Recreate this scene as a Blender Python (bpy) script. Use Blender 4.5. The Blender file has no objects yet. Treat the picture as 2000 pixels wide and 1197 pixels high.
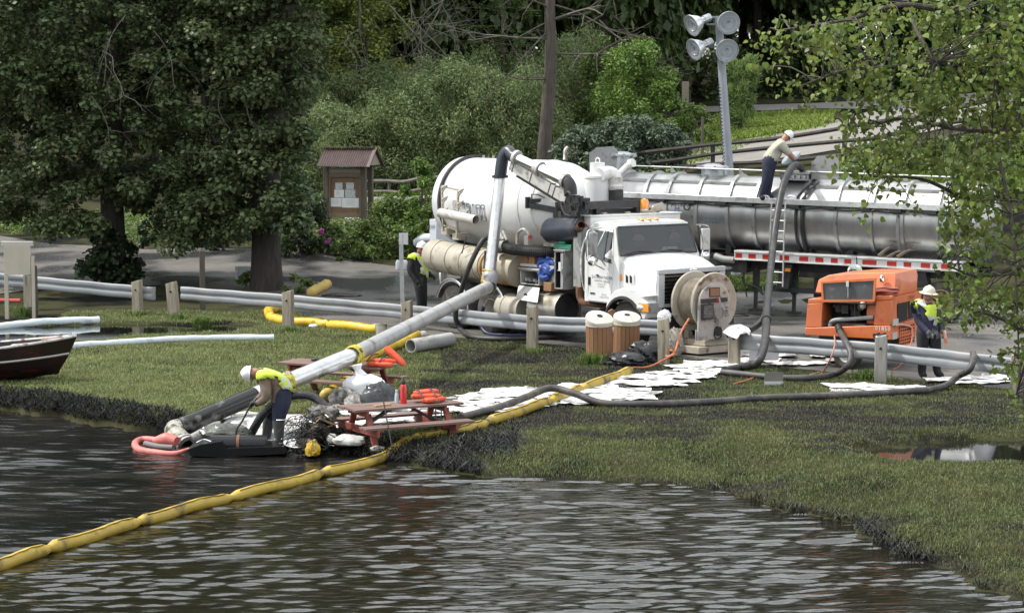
import bpy, math, random
import numpy as np
from mathutils import Vector, Matrix

random.seed(7)
rng = np.random.default_rng(7)
scene = bpy.context.scene
col = scene.collection
R = math.radians

# ------------------------------------------------------------------ camera
CAM_H, FPX = 5.42, 4500.0
PITCH = math.atan(398.5 / FPX)
cam_d = bpy.data.cameras.new('camera')
cam_d.sensor_width = 36.0
cam_d.lens = 36.0 * FPX / 2000.0
cam_d.clip_start, cam_d.clip_end = 0.5, 3000.0
cam = bpy.data.objects.new('camera', cam_d)
cam.location = (0, 0, CAM_H)
cam.rotation_euler = (math.pi / 2 - PITCH, 0, 0)
col.objects.link(cam)
scene.camera = cam

# ------------------------------------------------------------------ light
SUN_EL, SUN_AZ = R(54), R(-80)          # azimuth measured from +Y towards +X
w = bpy.data.worlds.new('World')
scene.world = w
w.use_nodes = True
nt = w.node_tree
nt.nodes.clear()
sky = nt.nodes.new('ShaderNodeTexSky')
sky.sky_type = 'NISHITA'
sky.sun_disc = False
sky.sun_elevation = SUN_EL
sky.sun_rotation = SUN_AZ
sky.air_density, sky.dust_density, sky.ozone_density = 1.0, 1.0, 1.0
tc = nt.nodes.new('ShaderNodeTexCoord')
mp = nt.nodes.new('ShaderNodeMapping')
mp.inputs['Scale'].default_value = (1, 1, 2.6)
nz = nt.nodes.new('ShaderNodeTexNoise')
nz.inputs['Scale'].default_value = 2.2
nz.inputs['Detail'].default_value = 7
nz.inputs['Roughness'].default_value = .55
rp = nt.nodes.new('ShaderNodeValToRGB')
rp.color_ramp.elements[0].position, rp.color_ramp.elements[1].position = .36, .54
mx = nt.nodes.new('ShaderNodeMix')
mx.data_type = 'RGBA'
mx.inputs[7].default_value = (18, 18.6, 19.2, 1)     # bright broken cloud
bg = nt.nodes.new('ShaderNodeBackground')
bg.inputs['Strength'].default_value = 0.098
out = nt.nodes.new('ShaderNodeOutputWorld')
L = nt.links.new
L(tc.outputs['Generated'], mp.inputs['Vector']); L(mp.outputs[0], nz.inputs['Vector'])
L(nz.outputs['Fac'], rp.inputs['Fac']); L(rp.outputs['Color'], mx.inputs['Factor'])
L(sky.outputs[0], mx.inputs[6]); L(mx.outputs[2], bg.inputs['Color']); L(bg.outputs[0], out.inputs[0])

sd = bpy.data.lights.new('sun', 'SUN')
sd.energy, sd.angle, sd.color = 4.2, R(1.2), (1.0, .955, .88)
sun = bpy.data.objects.new('sun', sd)
sun_dir = Vector((math.sin(SUN_AZ) * math.cos(SUN_EL), math.cos(SUN_AZ) * math.cos(SUN_EL), math.sin(SUN_EL)))
sun.rotation_euler = sun_dir.to_track_quat('Z', 'Y').to_euler()
sun.location = (0, 40, 60)
col.objects.link(sun)
vs = scene.view_settings
vs.view_transform, vs.look, vs.exposure, vs.gamma = 'Standard', 'None', 0.24, 1.0
vs.use_curve_mapping = False
scene.cycles.max_bounces = 8
scene.cycles.transparent_max_bounces = 8
scene.cycles.caustics_reflective = False
scene.cycles.caustics_refractive = False
scene.cycles.use_denoising = True

# ------------------------------------------------------------------ view rays: a picture point to a place in the world
_cp, _sp = math.cos(PITCH), math.sin(PITCH)
def ray(x, y):
    u, v = (x - 1000) / FPX, (598.5 - y) / FPX
    return np.array([u, _cp + _sp * v, -_sp + _cp * v])
def at(x, y, D):
    r = ray(x, y)
    return np.array([0, 0, CAM_H]) + r * (D / r[1])
def gz(x, y, z=0.0):
    r = ray(x, y)
    return np.array([0, 0, CAM_H]) + r * ((z - CAM_H) / r[2])
class Frame:
    """origin + heading (degrees): local x points along (cos h, sin h); helps to measure a thing on its own planes"""
    def __init__(s, o, h, pit=0.0):
        s.pit = pit; s.o, s.h = np.array(o, float), R(h)
        s.x = np.array([math.cos(s.h), math.sin(s.h), 0]); s.y = np.array([-math.sin(s.h), math.cos(s.h), 0])
    def side(s, px, py, yl=0.0):
        r = ray(px, py); c = np.array([0, 0, CAM_H]); t = ((s.o - c) @ s.y + yl) / (r @ s.y); p = c + r * t - s.o
        return np.array([p @ s.x, yl, p[2] + s.pit * (p @ s.x)])
    def end(s, px, py, xl=0.0):
        r = ray(px, py); c = np.array([0, 0, CAM_H]); t = ((s.o - c) @ s.x + xl) / (r @ s.x); p = c + r * t - s.o
        return np.array([xl, p @ s.y, p[2]])
    def loc(s, p):
        p = np.array(p, float) - s.o
        return np.array([p @ s.x, p @ s.y, p[2]])
    def wld(s, p):
        return s.o + s.x * p[0] + s.y * p[1] + np.array([0, 0, p[2] - s.pit * p[0]])

# ------------------------------------------------------------------ noise (numpy) for shapes
def _hash(i, j, k):
    h = (i * 374761393 + j * 668265263 + k * 2147483647) & 0xFFFFFFFF
    h = ((h ^ (h >> 13)) * 1274126177) & 0xFFFFFFFF
    return ((h ^ (h >> 16)) & 0xFFFF) / 65535.0
def vnoise(x, y, seed=0):
    x = np.asarray(x, float); y = np.asarray(y, float)
    i, j = np.floor(x).astype(np.int64), np.floor(y).astype(np.int64)
    fx, fy = x - i, y - j
    fx, fy = fx * fx * (3 - 2 * fx), fy * fy * (3 - 2 * fy)
    a, b = _hash(i, j, seed), _hash(i + 1, j, seed)
    c, d = _hash(i, j + 1, seed), _hash(i + 1, j + 1, seed)
    return (a * (1 - fx) + b * fx) * (1 - fy) + (c * (1 - fx) + d * fx) * fy
def fbm(x, y, seed=0, o=4):
    s, a, t = 0, .5, 0
    x = np.asarray(x, float); y = np.asarray(y, float)
    for k in range(o):
        s = s + a * vnoise(x * 2 ** k + 17.3 * k, y * 2 ** k - 9.1 * k, seed + k); t += a; a *= .5
    return s / t

# ------------------------------------------------------------------ materials
MATS = {}
def mat(name, c, c2=None, sc=6.0, r=.6, met=0.0, bump=0.0, bsc=40.0, dirt=None, dsc=3.0, dpos=(.5, .62), coat=0.0,
        spec=.5, stretch=(1, 1, 1), island=0.0, trans=0.0, attr=None, ior=None, r2=None, sheen=0.0, alpha=None):
    if name in MATS: return MATS[name]
    m = bpy.data.materials.new(name); m.use_nodes = True
    MATS[name] = m
    n = m.node_tree; N = n.nodes.new; K = n.links.new
    n.nodes.clear()
    o = N('ShaderNodeOutputMaterial'); b = N('ShaderNodeBsdfPrincipled')
    b.inputs['Roughness'].default_value = r; b.inputs['Metallic'].default_value = met
    b.inputs['Specular IOR Level'].default_value = spec; b.inputs['Coat Weight'].default_value = coat
    if ior: b.inputs['IOR'].default_value = ior
    if sheen: b.inputs['Sheen Weight'].default_value = sheen
    if alpha is not None: b.inputs['Alpha'].default_value = alpha
    tc = N('ShaderNodeTexCoord'); mp = N('ShaderNodeMapping'); mp.inputs['Scale'].default_value = stretch
    oi = N('ShaderNodeObjectInfo'); va = N('ShaderNodeVectorMath'); va.operation = 'MULTIPLY_ADD'; va.inputs[1].default_value = (37, 23, 11); K(oi.outputs['Random'], va.inputs[0]); K(tc.outputs['Object'], va.inputs[2]); K(va.outputs[0], mp.inputs['Vector'])
    def noise(scale, det=5):
        t = N('ShaderNodeTexNoise'); t.inputs['Scale'].default_value = scale; t.inputs['Detail'].default_value = det
        K(mp.outputs[0], t.inputs['Vector']); return t
    def mix(a, bcol, fac):
        x = N('ShaderNodeMix'); x.data_type = 'RGBA'
        for sock, val in ((x.inputs[6], a), (x.inputs[7], bcol), (x.inputs['Factor'], fac)):
            if isinstance(val, (tuple, list)): sock.default_value = (*val, 1)[:4]
            elif isinstance(val, float): sock.default_value = val
            else: K(val, sock)
        return x.outputs[2]
    cur = tuple(c)
    if attr:
        a = N('ShaderNodeAttribute'); a.attribute_name = attr; cur = a.outputs['Color']
    elif c2 is not None:
        t = noise(sc); rp = N('ShaderNodeValToRGB')
        rp.color_ramp.elements[0].position, rp.color_ramp.elements[1].position = .35, .65
        K(t.outputs['Fac'], rp.inputs['Fac']); cur = mix(c, c2, rp.outputs['Color'])
    if dirt is not None:
        t = noise(dsc, 8); rp = N('ShaderNodeValToRGB')
        rp.color_ramp.elements[0].position, rp.color_ramp.elements[1].position = dpos
        K(t.outputs['Fac'], rp.inputs['Fac']); cur = mix(cur, dirt, rp.outputs['Color'])
        if r2 is not None:
            mr = N('ShaderNodeMapRange'); mr.inputs[3].default_value = r; mr.inputs[4].default_value = r2
            K(rp.outputs['Color'], mr.inputs[0]); K(mr.outputs[0], b.inputs['Roughness'])
    if island:
        g = N('ShaderNodeNewGeometry'); h = N('ShaderNodeHueSaturation')
        mr = N('ShaderNodeMapRange'); mr.inputs[3].default_value = 1 - island; mr.inputs[4].default_value = 1 + island
        K(g.outputs['Random Per Island'], mr.inputs[0]); K(mr.outputs[0], h.inputs['Value'])
        mh = N('ShaderNodeMapRange'); mh.inputs[3].default_value = .5 + island * .045; mh.inputs[4].default_value = .5 - island * .045
        mm = N('ShaderNodeMath'); mm.operation = 'FRACT'; mm2 = N('ShaderNodeMath'); mm2.operation = 'MULTIPLY'; mm2.inputs[1].default_value = 7.31
        K(g.outputs['Random Per Island'], mm2.inputs[0]); K(mm2.outputs[0], mm.inputs[0]); K(mm.outputs[0], mh.inputs[0]); K(mh.outputs[0], h.inputs['Hue'])
        if isinstance(cur, tuple): h.inputs['Color'].default_value = (*cur, 1)[:4]
        else: K(cur, h.inputs['Color'])
        cur = h.outputs['Color']
    if isinstance(cur, tuple): b.inputs['Base Color'].default_value = (*cur, 1)[:4]
    else: K(cur, b.inputs['Base Color'])
    if bump:
        t = noise(bsc, 6); bm = N('ShaderNodeBump'); bm.inputs['Strength'].default_value = bump; bm.inputs['Distance'].default_value = .02
        K(t.outputs['Fac'], bm.inputs['Height']); K(bm.outputs[0], b.inputs['Normal'])
    sh = b.outputs[0]
    if trans:
        t = N('ShaderNodeBsdfTranslucent'); ms = N('ShaderNodeMixShader'); ms.inputs[0].default_value = trans
        if isinstance(cur, tuple): t.inputs[0].default_value = (*cur, 1)[:4]
        else: K(cur, t.inputs[0])
        K(sh, ms.inputs[1]); K(t.outputs[0], ms.inputs[2]); sh = ms.outputs[0]
    K(sh, o.inputs[0])
    return m

# ------------------------------------------------------------------ mesh helper
def V3(p): return np.array(p, float)
def spline(pts, k=6):
    P = [np.array(p, float) for p in pts]
    if len(P) < 3: return P
    Q = [2 * P[0] - P[1]] + P + [2 * P[-1] - P[-2]]
    o = []
    for i in range(1, len(Q) - 2):
        a, b, c, d = Q[i - 1:i + 3]
        for j in range(k):
            t = j / k
            o.append(.5 * (2 * b + (c - a) * t + (2 * a - 5 * b + 4 * c - d) * t * t + (3 * b - a - 3 * c + d) * t ** 3))
    o.append(P[-1]); return o
def rotz(a):
    c, s = math.cos(a), math.sin(a); return np.array([[c, -s, 0], [s, c, 0], [0, 0, 1.]])
def rot(axis, a): return np.array(Matrix.Rotation(a, 3, axis))
class MB:
    def __init__(s): s.v, s.f, s.m = [], [], []
    def add(s, V, F, mi=0):
        o = len(s.v); s.v.extend([tuple(map(float, p)) for p in V]); s.f.extend([tuple(i + o for i in q) for q in F]); s.m.extend([mi] * len(F)); return s
    def box(s, c, d, rt=None, mi=0):
        d = np.array(d, float) / 2; c = np.array(c, float)
        V = np.array([[x, y, z] for x in (-1, 1) for y in (-1, 1) for z in (-1, 1)]) * d
        if rt is not None:
            M = rotz(rt) if isinstance(rt, (int, float)) else np.array(rt); V = V @ M.T
        return s.add(V + c, [(0, 1, 3, 2), (4, 6, 7, 5), (0, 4, 5, 1), (2, 3, 7, 6), (0, 2, 6, 4), (1, 5, 7, 3)], mi)
    def boxp(s, a, b, mi=0):
        a, b = np.array(a, float), np.array(b, float); return s.box((a + b) / 2, np.abs(b - a), None, mi)
    def bar(s, a, b, w, h, up=(0, 0, 1), mi=0):
        a, b = V3(a), V3(b); x = b - a; l = np.linalg.norm(x); x = x / l; u = V3(up)
        y = np.cross(u, x); n = np.linalg.norm(y); y = np.cross((1, 0, 0), x) if n < 1e-6 else y / n; y /= np.linalg.norm(y); z = np.cross(x, y)
        return s.box((a + b) / 2, (l, w, h), np.stack([x, y, z], 1), mi)
    def tube(s, pts, r, n=8, mi=0, cap=True, k=0, el=None):
        P = [V3(p) for p in (spline(pts, k) if k else pts)]; N = len(P)
        if hasattr(r, '__len__'):
            rr = np.interp(np.linspace(0, 1, N), np.linspace(0, 1, len(r)), r)
        else: rr = [r] * N
        V = []; pv = None
        for i in range(N):
            t = P[min(i + 1, N - 1)] - P[max(i - 1, 0)]; t = t / (np.linalg.norm(t) + 1e-12)
            if pv is None:
                a = np.array([0, 0, 1.]) if abs(t[2]) < .9 else np.array([1., 0, 0]); u = np.cross(a, t)
            else: u = pv - t * (pv @ t)
            u /= np.linalg.norm(u) + 1e-12; pv = u; w_ = np.cross(t, u)
            for j in range(n):
                A = 2 * math.pi * j / n
                V.append(P[i] + rr[i] * (u * math.cos(A) + w_ * math.sin(A) * (el or 1)))
        F = [(i * n + j, i * n + (j + 1) % n, (i + 1) * n + (j + 1) % n, (i + 1) * n + j) for i in range(N - 1) for j in range(n)]
        if cap: F += [tuple(range(n - 1, -1, -1)), tuple((N - 1) * n + j for j in range(n))]
        return s.add(V, F, mi)
    def lathe(s, prof, o=(0, 0, 0), ax=(0, 0, 1), n=16, mi=0, cap=False, arc=None, el=1.0):
        """prof: (radius, distance along axis)"""
        ax = V3(ax); ax /= np.linalg.norm(ax); a = np.array([0, 0, 1.]) if abs(ax[2]) < .9 else np.array([1., 0, 0])
        u = np.cross(a, ax); u /= np.linalg.norm(u); w_ = np.cross(ax, u); o = V3(o)
        full = arc is None; a0, a1 = (0, 2 * math.pi) if full else arc; m = n if full else n + 1
        V = [o + ax * t + r * (u * math.cos(a0 + (a1 - a0) * j / n) * el + w_ * math.sin(a0 + (a1 - a0) * j / n)) for r, t in prof for j in range(m)]
        F = []
        for i in range(len(prof) - 1):
            for j in range(n):
                k = (j + 1) % m; F.append((i * m + j, i * m + k, (i + 1) * m + k, (i + 1) * m + j))
        if cap: F += [tuple(range(m - 1, -1, -1)), tuple((len(prof) - 1) * m + j for j in range(m))]
        return s.add(V, F, mi)
    def cyl(s, a, b, r, n=16, mi=0, r2=None):
        a, b = V3(a), V3(b); l = np.linalg.norm(b - a)
        return s.lathe([(r, 0), (r if r2 is None else r2, l)], a, b - a, n, mi, True)
    def pipe(s, a, b, r, th=.01, n=16, mi=0):
        a, b = V3(a), V3(b); l = np.linalg.norm(b - a)
        return s.lathe([(r - th, 0), (r, 0), (r, l), (r - th, l), (r - th, 0)], a, b - a, n, mi)
    def ell(s, c, r, n=10, m=7, mi=0, M=None):
        r = np.array([r] * 3 if np.isscalar(r) else r, float); V = []
        for i in range(m + 1):
            ph = math.pi * i / m
            for j in range(n):
                A = 2 * math.pi * j / n; V.append([math.sin(ph) * math.cos(A), math.sin(ph) * math.sin(A), math.cos(ph)])
        V = np.array(V) * r
        if M is not None: V = V @ np.array(M).T
        F = [(i * n + j, (i + 1) * n + j, (i + 1) * n + (j + 1) % n, i * n + (j + 1) % n) for i in range(m) for j in range(n)]
        return s.add(V + V3(c), F, mi)
    def prism(s, poly, d, mi=0):
        """poly: 3-D outline (planar), d: extrusion vector"""
        P = [V3(p) for p in poly]; d = V3(d); n = len(P)
        F = [tuple(range(n - 1, -1, -1)), tuple(range(n, 2 * n))] + [(i, (i + 1) % n, n + (i + 1) % n, n + i) for i in range(n)]
        return s.add(P + [p + d for p in P], F, mi)
    def sheet(s, G, mi=0, th=0.0):
        """G[i][j] grid of points; th>0 gives it thickness downwards"""
        G = np.array(G, float); a, b = G.shape[:2]
        F = [(i * b + j, (i + 1) * b + j, (i + 1) * b + j + 1, i * b + j + 1) for i in range(a - 1) for j in range(b - 1)]
        s.add(G.reshape(-1, 3), F, mi)
        if th:
            s.add((G - [0, 0, th]).reshape(-1, 3), [q[::-1] for q in F], mi)
            n = a * b; e = [(i, 0) for i in range(a)] + [(a - 1, j) for j in range(1, b)] + [(i, b - 1) for i in range(a - 2, -1, -1)] + [(0, j) for j in range(b - 2, 0, -1)]
            V = [G[i, j] for i, j in e] + [G[i, j] - [0, 0, th] for i, j in e]; m = len(e)
            s.add(V, [(i, i + m, (i + 1) % m + m, (i + 1) % m) for i in range(m)], mi)
        return s
    def mesh(s, name, mats, angle=38, flat=False):
        me = bpy.data.meshes.new(name); me.from_pydata(s.v, [], s.f)
        for m in (mats if isinstance(mats, (list, tuple)) else [mats]): me.materials.append(m)
        me.polygons.foreach_set('material_index', s.m)
        if not flat:
            me.polygons.foreach_set('use_smooth', [True] * len(s.f)); me.set_sharp_from_angle(angle=R(angle))
        me.update(); return me
    def build(s, name, mats, parent=None, world=False, angle=38, flat=False, bevel=0.0, label=None):
        if world and parent is not None:
            o = parent.matrix_basis.translation; s.v = [(p[0] - o[0], p[1] - o[1], p[2] - o[2]) for p in s.v]
        loc = (0, 0, 0)
        if parent is None:
            A = np.array(s.v); loc = ((A[:, 0].min() + A[:, 0].max()) / 2, (A[:, 1].min() + A[:, 1].max()) / 2, A[:, 2].min())
            s.v = [tuple(q) for q in (A - np.array(loc))]
        ob = bpy.data.objects.new(name, s.mesh(name, mats, angle, flat)); ob.location = loc
        col.objects.link(ob)
        if parent is not None: ob.parent = parent
        if bevel:
            md = ob.modifiers.new('bevel', 'BEVEL'); md.width = bevel; md.segments = 2; md.limit_method = 'ANGLE'; md.angle_limit = R(40)
        if label: ob['label'] = label
        return ob
def tag(o, label=None, cat=None, group=None, kind=None):
    if label: o['label'] = label
    if cat: o['category'] = cat
    if group: o['group'] = group
    if kind: o['kind'] = kind
    return o
def thing(name, label, cat, loc, rz=0.0, group=None):
    o = bpy.data.objects.new(name, None); o.empty_display_size = .2
    o.location = tuple(map(float, loc)); o.rotation_euler = (0, 0, rz); o.matrix_basis = Matrix.LocRotScale(o.location, o.rotation_euler, None)
    col.objects.link(o); return tag(o, label, cat, group)
def dup(o, parent=None):
    c = o.copy(); col.objects.link(c)
    if parent is not None: c.parent = parent
    for ch in o.children: dup(ch, c)
    return c
def text_mb(txt, size, M, th=.004, outline=0.0):
    """lettering as mesh; M maps text plane x,y to 3-D: (origin, xdir, ydir, normal)"""
    cu = bpy.data.curves.new('lettering', 'FONT'); cu.body = txt; cu.size = size; cu.align_x = 'CENTER'; cu.resolution_u = 1
    ob = bpy.data.objects.new('lettering', cu); col.objects.link(ob)
    bpy.context.view_layer.update()
    me = bpy.data.meshes.new_from_object(ob.evaluated_get(bpy.context.evaluated_depsgraph_get()))
    o, xd, yd, nd = [V3(q) for q in M]
    b = MB(); b.add([o + xd * v.co.x + yd * v.co.y + nd * th for v in me.vertices], [tuple(p.vertices) for p in me.polygons])
    bpy.data.objects.remove(ob); bpy.data.meshes.remove(me); bpy.data.curves.remove(cu)
    return b
# ================================================================== SETTING
# terrain control points: picture x, y and distance -> height, plus plain flat ones
_ctrl = []
for x, y, D in [(100,490,74),(600,490,72),(300,482,77),(660,500,73),(700,455,76),(830,500,74),(700,390,88),(620,375,92),(900,350,95),(760,385,90),(1100,340,92),
                (60,440,90),(-300,470,80),(900,250,115),(500,300,105),(200,300,110),(1250,330,86),(1300,320,92),
                (1650,322,80),(1392,332,84),(1767,297,79),(1880,250,79),(1700,250,90),(1500,300,88),(1400,280,95),(1450,245,105),(1600,215,112),(1780,196,118),(1500,202,125),
                (2050,220,84),(2300,200,90),(2200,180,120),(1150,250,112)]:
    _ctrl.append(at(x, y, D))
for X, Y in [(-3.5,59),(-9.6,59),(-5.5,56.5),(.4,50.3),(3,48),(4.5,47.4),(7.2,44.7),(9.7,43.5),(12,42),(-14,60),(-20,60),(-3.5,50),(-8,50),(-14,50),(-22,50),(0,44),(4,42),(8,39),(12,36),
             (-3,62),(0,60),(3,58),(3,63),(6,62),(6,55),(9,53),(9,60),(12,57),(16,54),(16,45),(2,53),(-5,62.5),(-10,63),(-20,64),(18,58)]:
    _ctrl.append(np.array([X, Y, 0.0]))
for X, Y, Z in [(0,150,7.0),(40,150,7.0),(-40,150,7.0),(0,300,11),(150,300,11),(-150,300,11),(0,900,14),(500,900,14),(-500,900,14),(-100,60,.5),(100,60,2),(60,90,6),(-60,90,2),
                (0,-30,-.2),(60,20,-.2),(-60,20,-.2),(500,100,6),(-500,100,3)]:
    _ctrl.append(np.array([X, Y, Z]))
_ctrl = np.array(_ctrl); _cx = _ctrl[:, :2]
_A = np.sqrt(((_cx[:, None] - _cx[None]) ** 2).sum(-1)) + np.eye(len(_cx)) * -.6
_z0 = _ctrl[:, 2].mean()
_w = np.linalg.solve(_A, _ctrl[:, 2] - _z0)
WATER = -.32
_shore = np.array([gz(x, y, WATER)[:2] for x, y in [(-900,760),(-300,790),(0,806),(100,818),(200,836),(300,850),(380,860),(460,868),(560,884),(640,893),(700,899),(760,905),(830,914),(900,926),
    (1000,936),(1150,940),(1300,947),(1400,958),(1440,975),(1500,992),(1580,1006),(1650,1025),(1700,1062),(1760,1092),(1850,1122),(1900,1152),(2000,1192),(2150,1260),(2500,1500)]])
def shore_d(X, Y):
    P = np.stack([X, Y], -1); best = np.full(X.shape, 1e9)
    for a, b in zip(_shore[:-1], _shore[1:]):
        t = np.clip(((P - a) @ (b - a)) / ((b - a) @ (b - a)), 0, 1)
        best = np.minimum(best, np.sqrt(((P - (a + t[..., None] * (b - a))) ** 2).sum(-1)))
    ys = np.interp(X, _shore[:, 0], _shore[:, 1])
    return np.where(Y > ys, best, -best) + (fbm(X * 1.7, Y * 1.7, 31, 4) - .5) * .55
PUD_R, PUD_L = -.14, -.07
_pr = [(gz(1865, 890, PUD_R), 1.5, 1.25), (gz(2030, 884, PUD_R), 1.8, 1.6)]
_pl = [(gz(250, 645, PUD_L), 2.9, 1.5), (gz(60, 655, PUD_L), 2.6, 1.9), (gz(430, 640, PUD_L), 1.0, 1.0)]
def pud(X, Y, lst, seed):
    e = np.full(X.shape, 9.0)
    for c, a, b in lst: e = np.minimum(e, np.sqrt(((X - c[0]) / a) ** 2 + ((Y - c[1]) / b) ** 2))
    return e + (fbm(X * 2.2, Y * 2.2, seed, 4) - .5) * .9
def zt(X, Y, fine=True):
    X = np.asarray(X, float); Y = np.asarray(Y, float)
    sh = X.shape; x, y = X.ravel(), Y.ravel()
    z = np.empty(x.shape)
    for i in range(0, len(x), 20000):
        d = np.sqrt((x[i:i + 20000, None] - _cx[None, :, 0]) ** 2 + (y[i:i + 20000, None] - _cx[None, :, 1]) ** 2)
        z[i:i + 20000] = _z0 + d @ _w
    near = (y < 62) & (np.abs(x) < 40)
    z = np.where(near & (y < 58), np.clip(z, -.04, .05) * np.clip((58 - y) / 4, 0, 1) * .3 + z * (1 - np.clip((58 - y) / 4, 0, 1)), z)
    near = y < 62
    if near.any():
        xn, yn = x[near], y[near]; d = shore_d(xn, yn)
        wd = np.interp(xn, [-6, -4.2, -1.5, 0, 3, 5], [.55, .8, 1.6, 3.2, 4.0, 2.6])
        t = np.clip(d / wd, 0, 1)
        hs = WATER - .02 + (.33) * (1 - (1 - t) ** 1.9)
        hs = np.where(d < 0, WATER - .02 + np.maximum(d * .35, -1.3), hs)
        zn = np.minimum(z[near], hs) + (fbm(xn * .9, yn * .9, 5, 3) - .5) * .06 * np.clip(d, 0, 1)
        for lst, pz, sd_ in ((_pr, PUD_R, 3), (_pl, PUD_L, 4)):
            e = pud(xn, yn, lst, sd_); k = np.clip((1.35 - e) / .35, 0, 1)
            zn = np.where(e < 1.35, np.minimum(zn, zn * (1 - k) + (pz + .03 - .07 * np.clip((1.05 - e) / .3, -1, 1)) * k), zn)
        z[near] = zn
    return z.reshape(sh)
def z1(X, Y): return float(zt(np.array([X]), np.array([Y]))[0])
_gy = np.arange(20, 140, .35)
def ground(x, y, lift=0.0):
    """the spot of the terrain seen at picture point x, y"""
    r = ray(x, y); P = np.array([0, 0, CAM_H])[None] + r[None] * (_gy / r[1])[:, None]
    dz = P[:, 2] - zt(P[:, 0], P[:, 1]); k = np.argmax(dz < 0)
    a, b = dz[k - 1], dz[k]; t = a / (a - b + 1e-9); p = P[k - 1] + (P[k] - P[k - 1]) * t
    return p + np.array([0, 0, lift])
def dist_ground(x, y): return ground(x, y)[1]

xs = np.unique(np.round(np.concatenate([np.arange(-14, 16.01, .13), np.arange(-40, -14, .8), np.arange(16, 45, .8), np.arange(-600, -40, 20), np.arange(45, 601, 20)]), 3))
ys = np.unique(np.round(np.concatenate([np.arange(22, 62, .13), np.arange(62, 135, .7), np.arange(135, 300, 6), np.arange(300, 1001, 50), np.arange(-30, 22, 2)]), 3))
GX, GY = np.meshgrid(xs, ys, indexing='ij')
GZ = zt(GX, GY)
m = MB(); m.sheet(np.stack([GX, GY, GZ], -1))
M_soil = mat('soil', (.034, .036, .016), (.05, .047, .026), sc=1.2, r=1.0, spec=.05, bump=.6, bsc=9, dirt=(.008, .008, .008), dsc=.55, dpos=(.47, .6))
terr = tag(m.build('lawn_ground', M_soil, angle=180), kind='structure')

def strip(name, near_px, far_px, mt, n=90, k=26, lift=.02, near_w=None):
    def curve(px):
        P = np.array([ground(x, y) if len((x, y)) == 2 else None for x, y in px]); l = np.concatenate([[0], np.cumsum(np.linalg.norm(np.diff(P[:, :2], axis=0), axis=1))])
        t = np.linspace(0, l[-1], n); return np.stack([np.interp(t, l, P[:, i]) for i in range(2)], 1)
    A, B = curve(near_px), curve(far_px)
    A = A + (fbm(A[:, 0] * 1.5, A[:, 1] * 1.5, 77)[:, None] - .5) * np.array([[0, .5]])
    G = A[:, None] * (1 - np.linspace(0, 1, k))[None, :, None] + B[:, None] * np.linspace(0, 1, k)[None, :, None]
    Z = zt(G[..., 0], G[..., 1]) + lift
    b = MB(); b.sheet(np.concatenate([G, Z[..., None]], -1)); return tag(b.build(name, mt, angle=180), kind='structure')
M_asph = mat('asphalt', (.085, .079, .070), (.135, .122, .106), sc=.8, r=.75, bump=.35, bsc=120, dirt=(.045, .045, .047), dsc=.35, dpos=(.45, .58), r2=.22)
M_road = mat('road_surface', (.185, .172, .16), (.225, .21, .195), sc=.9, r=.85, bump=.3, bsc=60)
park_near = [(-250,590),(0,575),(80,566),(300,560),(430,575),(520,598),(640,628),(740,648),(850,658),(1000,667),(1150,682),(1290,700),(1420,706),(1500,716),(1700,736),(1850,750),(2000,764),(2200,778),(2600,800)]
park_far = [(-250,452),(0,462),(100,478),(300,486),(600,492),(680,508),(760,520),(850,528),(960,540),(1100,548),(1300,556),(1440,566),(1520,568),(1700,572),(1850,575),(2000,580),(2200,590),(2600,606)]
strip('parking_lot', park_near, park_far, M_asph, n=240, k=60, lift=.025)
strip('back_road', [(1250,338),(1330,328),(1450,318),(1600,300),(1700,282),(1800,262),(1900,240),(2100,205)], [(1250,322),(1330,298),(1450,275),(1600,250),(1680,225),(1740,205),(1800,192),(2000,175)], M_road, n=60, k=14, lift=.03)
strip('upper_road', [(1340,222),(1450,219),(1600,214),(1700,215)], [(1340,212),(1450,207),(1600,203),(1760,195)], M_road, n=40, k=8, lift=.05)
strip('far_path', [(560,408),(640,402),(720,401),(820,398),(900,392)], [(560,394),(640,388),(720,386),(820,384),(900,378)], M_road, n=40, k=8, lift=.03)

def puddle(lst, pz, name):
    b = MB(); X0, X1 = min(c[0] - a * 1.4 for c, a, _ in lst), max(c[0] + a * 1.4 for c, a, _ in lst)
    Y0, Y1 = min(c[1] - q * 1.4 for c, _, q in lst), max(c[1] + q * 1.4 for c, _, q in lst)
    b.add([(X0, Y0, pz), (X1, Y0, pz), (X1, Y1, pz), (X0, Y1, pz)], [(0, 1, 2, 3)]); return tag(b.build(name, M_pud), kind='structure')
M_pud = mat('puddle_water', (.010, .010, .008), r=.035, bump=.015, bsc=3, spec=.7, ior=1.4)
puddle(_pr, PUD_R, 'puddle'); puddle(_pl, PUD_L, 'puddle')

# ---- the river: a wavy sheet; the oily film inside the boom lies on it
BOOM_PX = [(-40,1122),(0,1110),(95,1078),(270,1025),(450,975),(628,930),(805,885),(830,876)]
_boom = np.array([gz(x, y, WATER)[:2] for x, y in BOOM_PX])
def waves(X, Y, amp, seed=0):
    h = np.zeros_like(X); r_ = np.random.default_rng(3 + seed)
    wx, wy = X + .5 * (fbm(X * .5, Y * .5, 11) - .5), Y + .7 * (fbm(X * .45, Y * .45, 12) - .5)
    for lam, a in ((1.1, .15), (.55, .35), (.38, .75), (.28, 1.0), (.21, .9), (.16, .5)):
        for q in range(3):
            th = math.pi / 2 + r_.normal(0, .24); k = 2 * math.pi / lam; ph = r_.uniform(0, 6.28)
            env = np.clip(.05 + 2.2 * (fbm(X * .45 + 9 * q, Y * .8, 40 + q + seed, 3) - .28), .06, 2)
            h += a * lam * .013 * env * np.sin(k * (wx * math.cos(th) + wy * math.sin(th)) + ph)
    return h * amp
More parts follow.
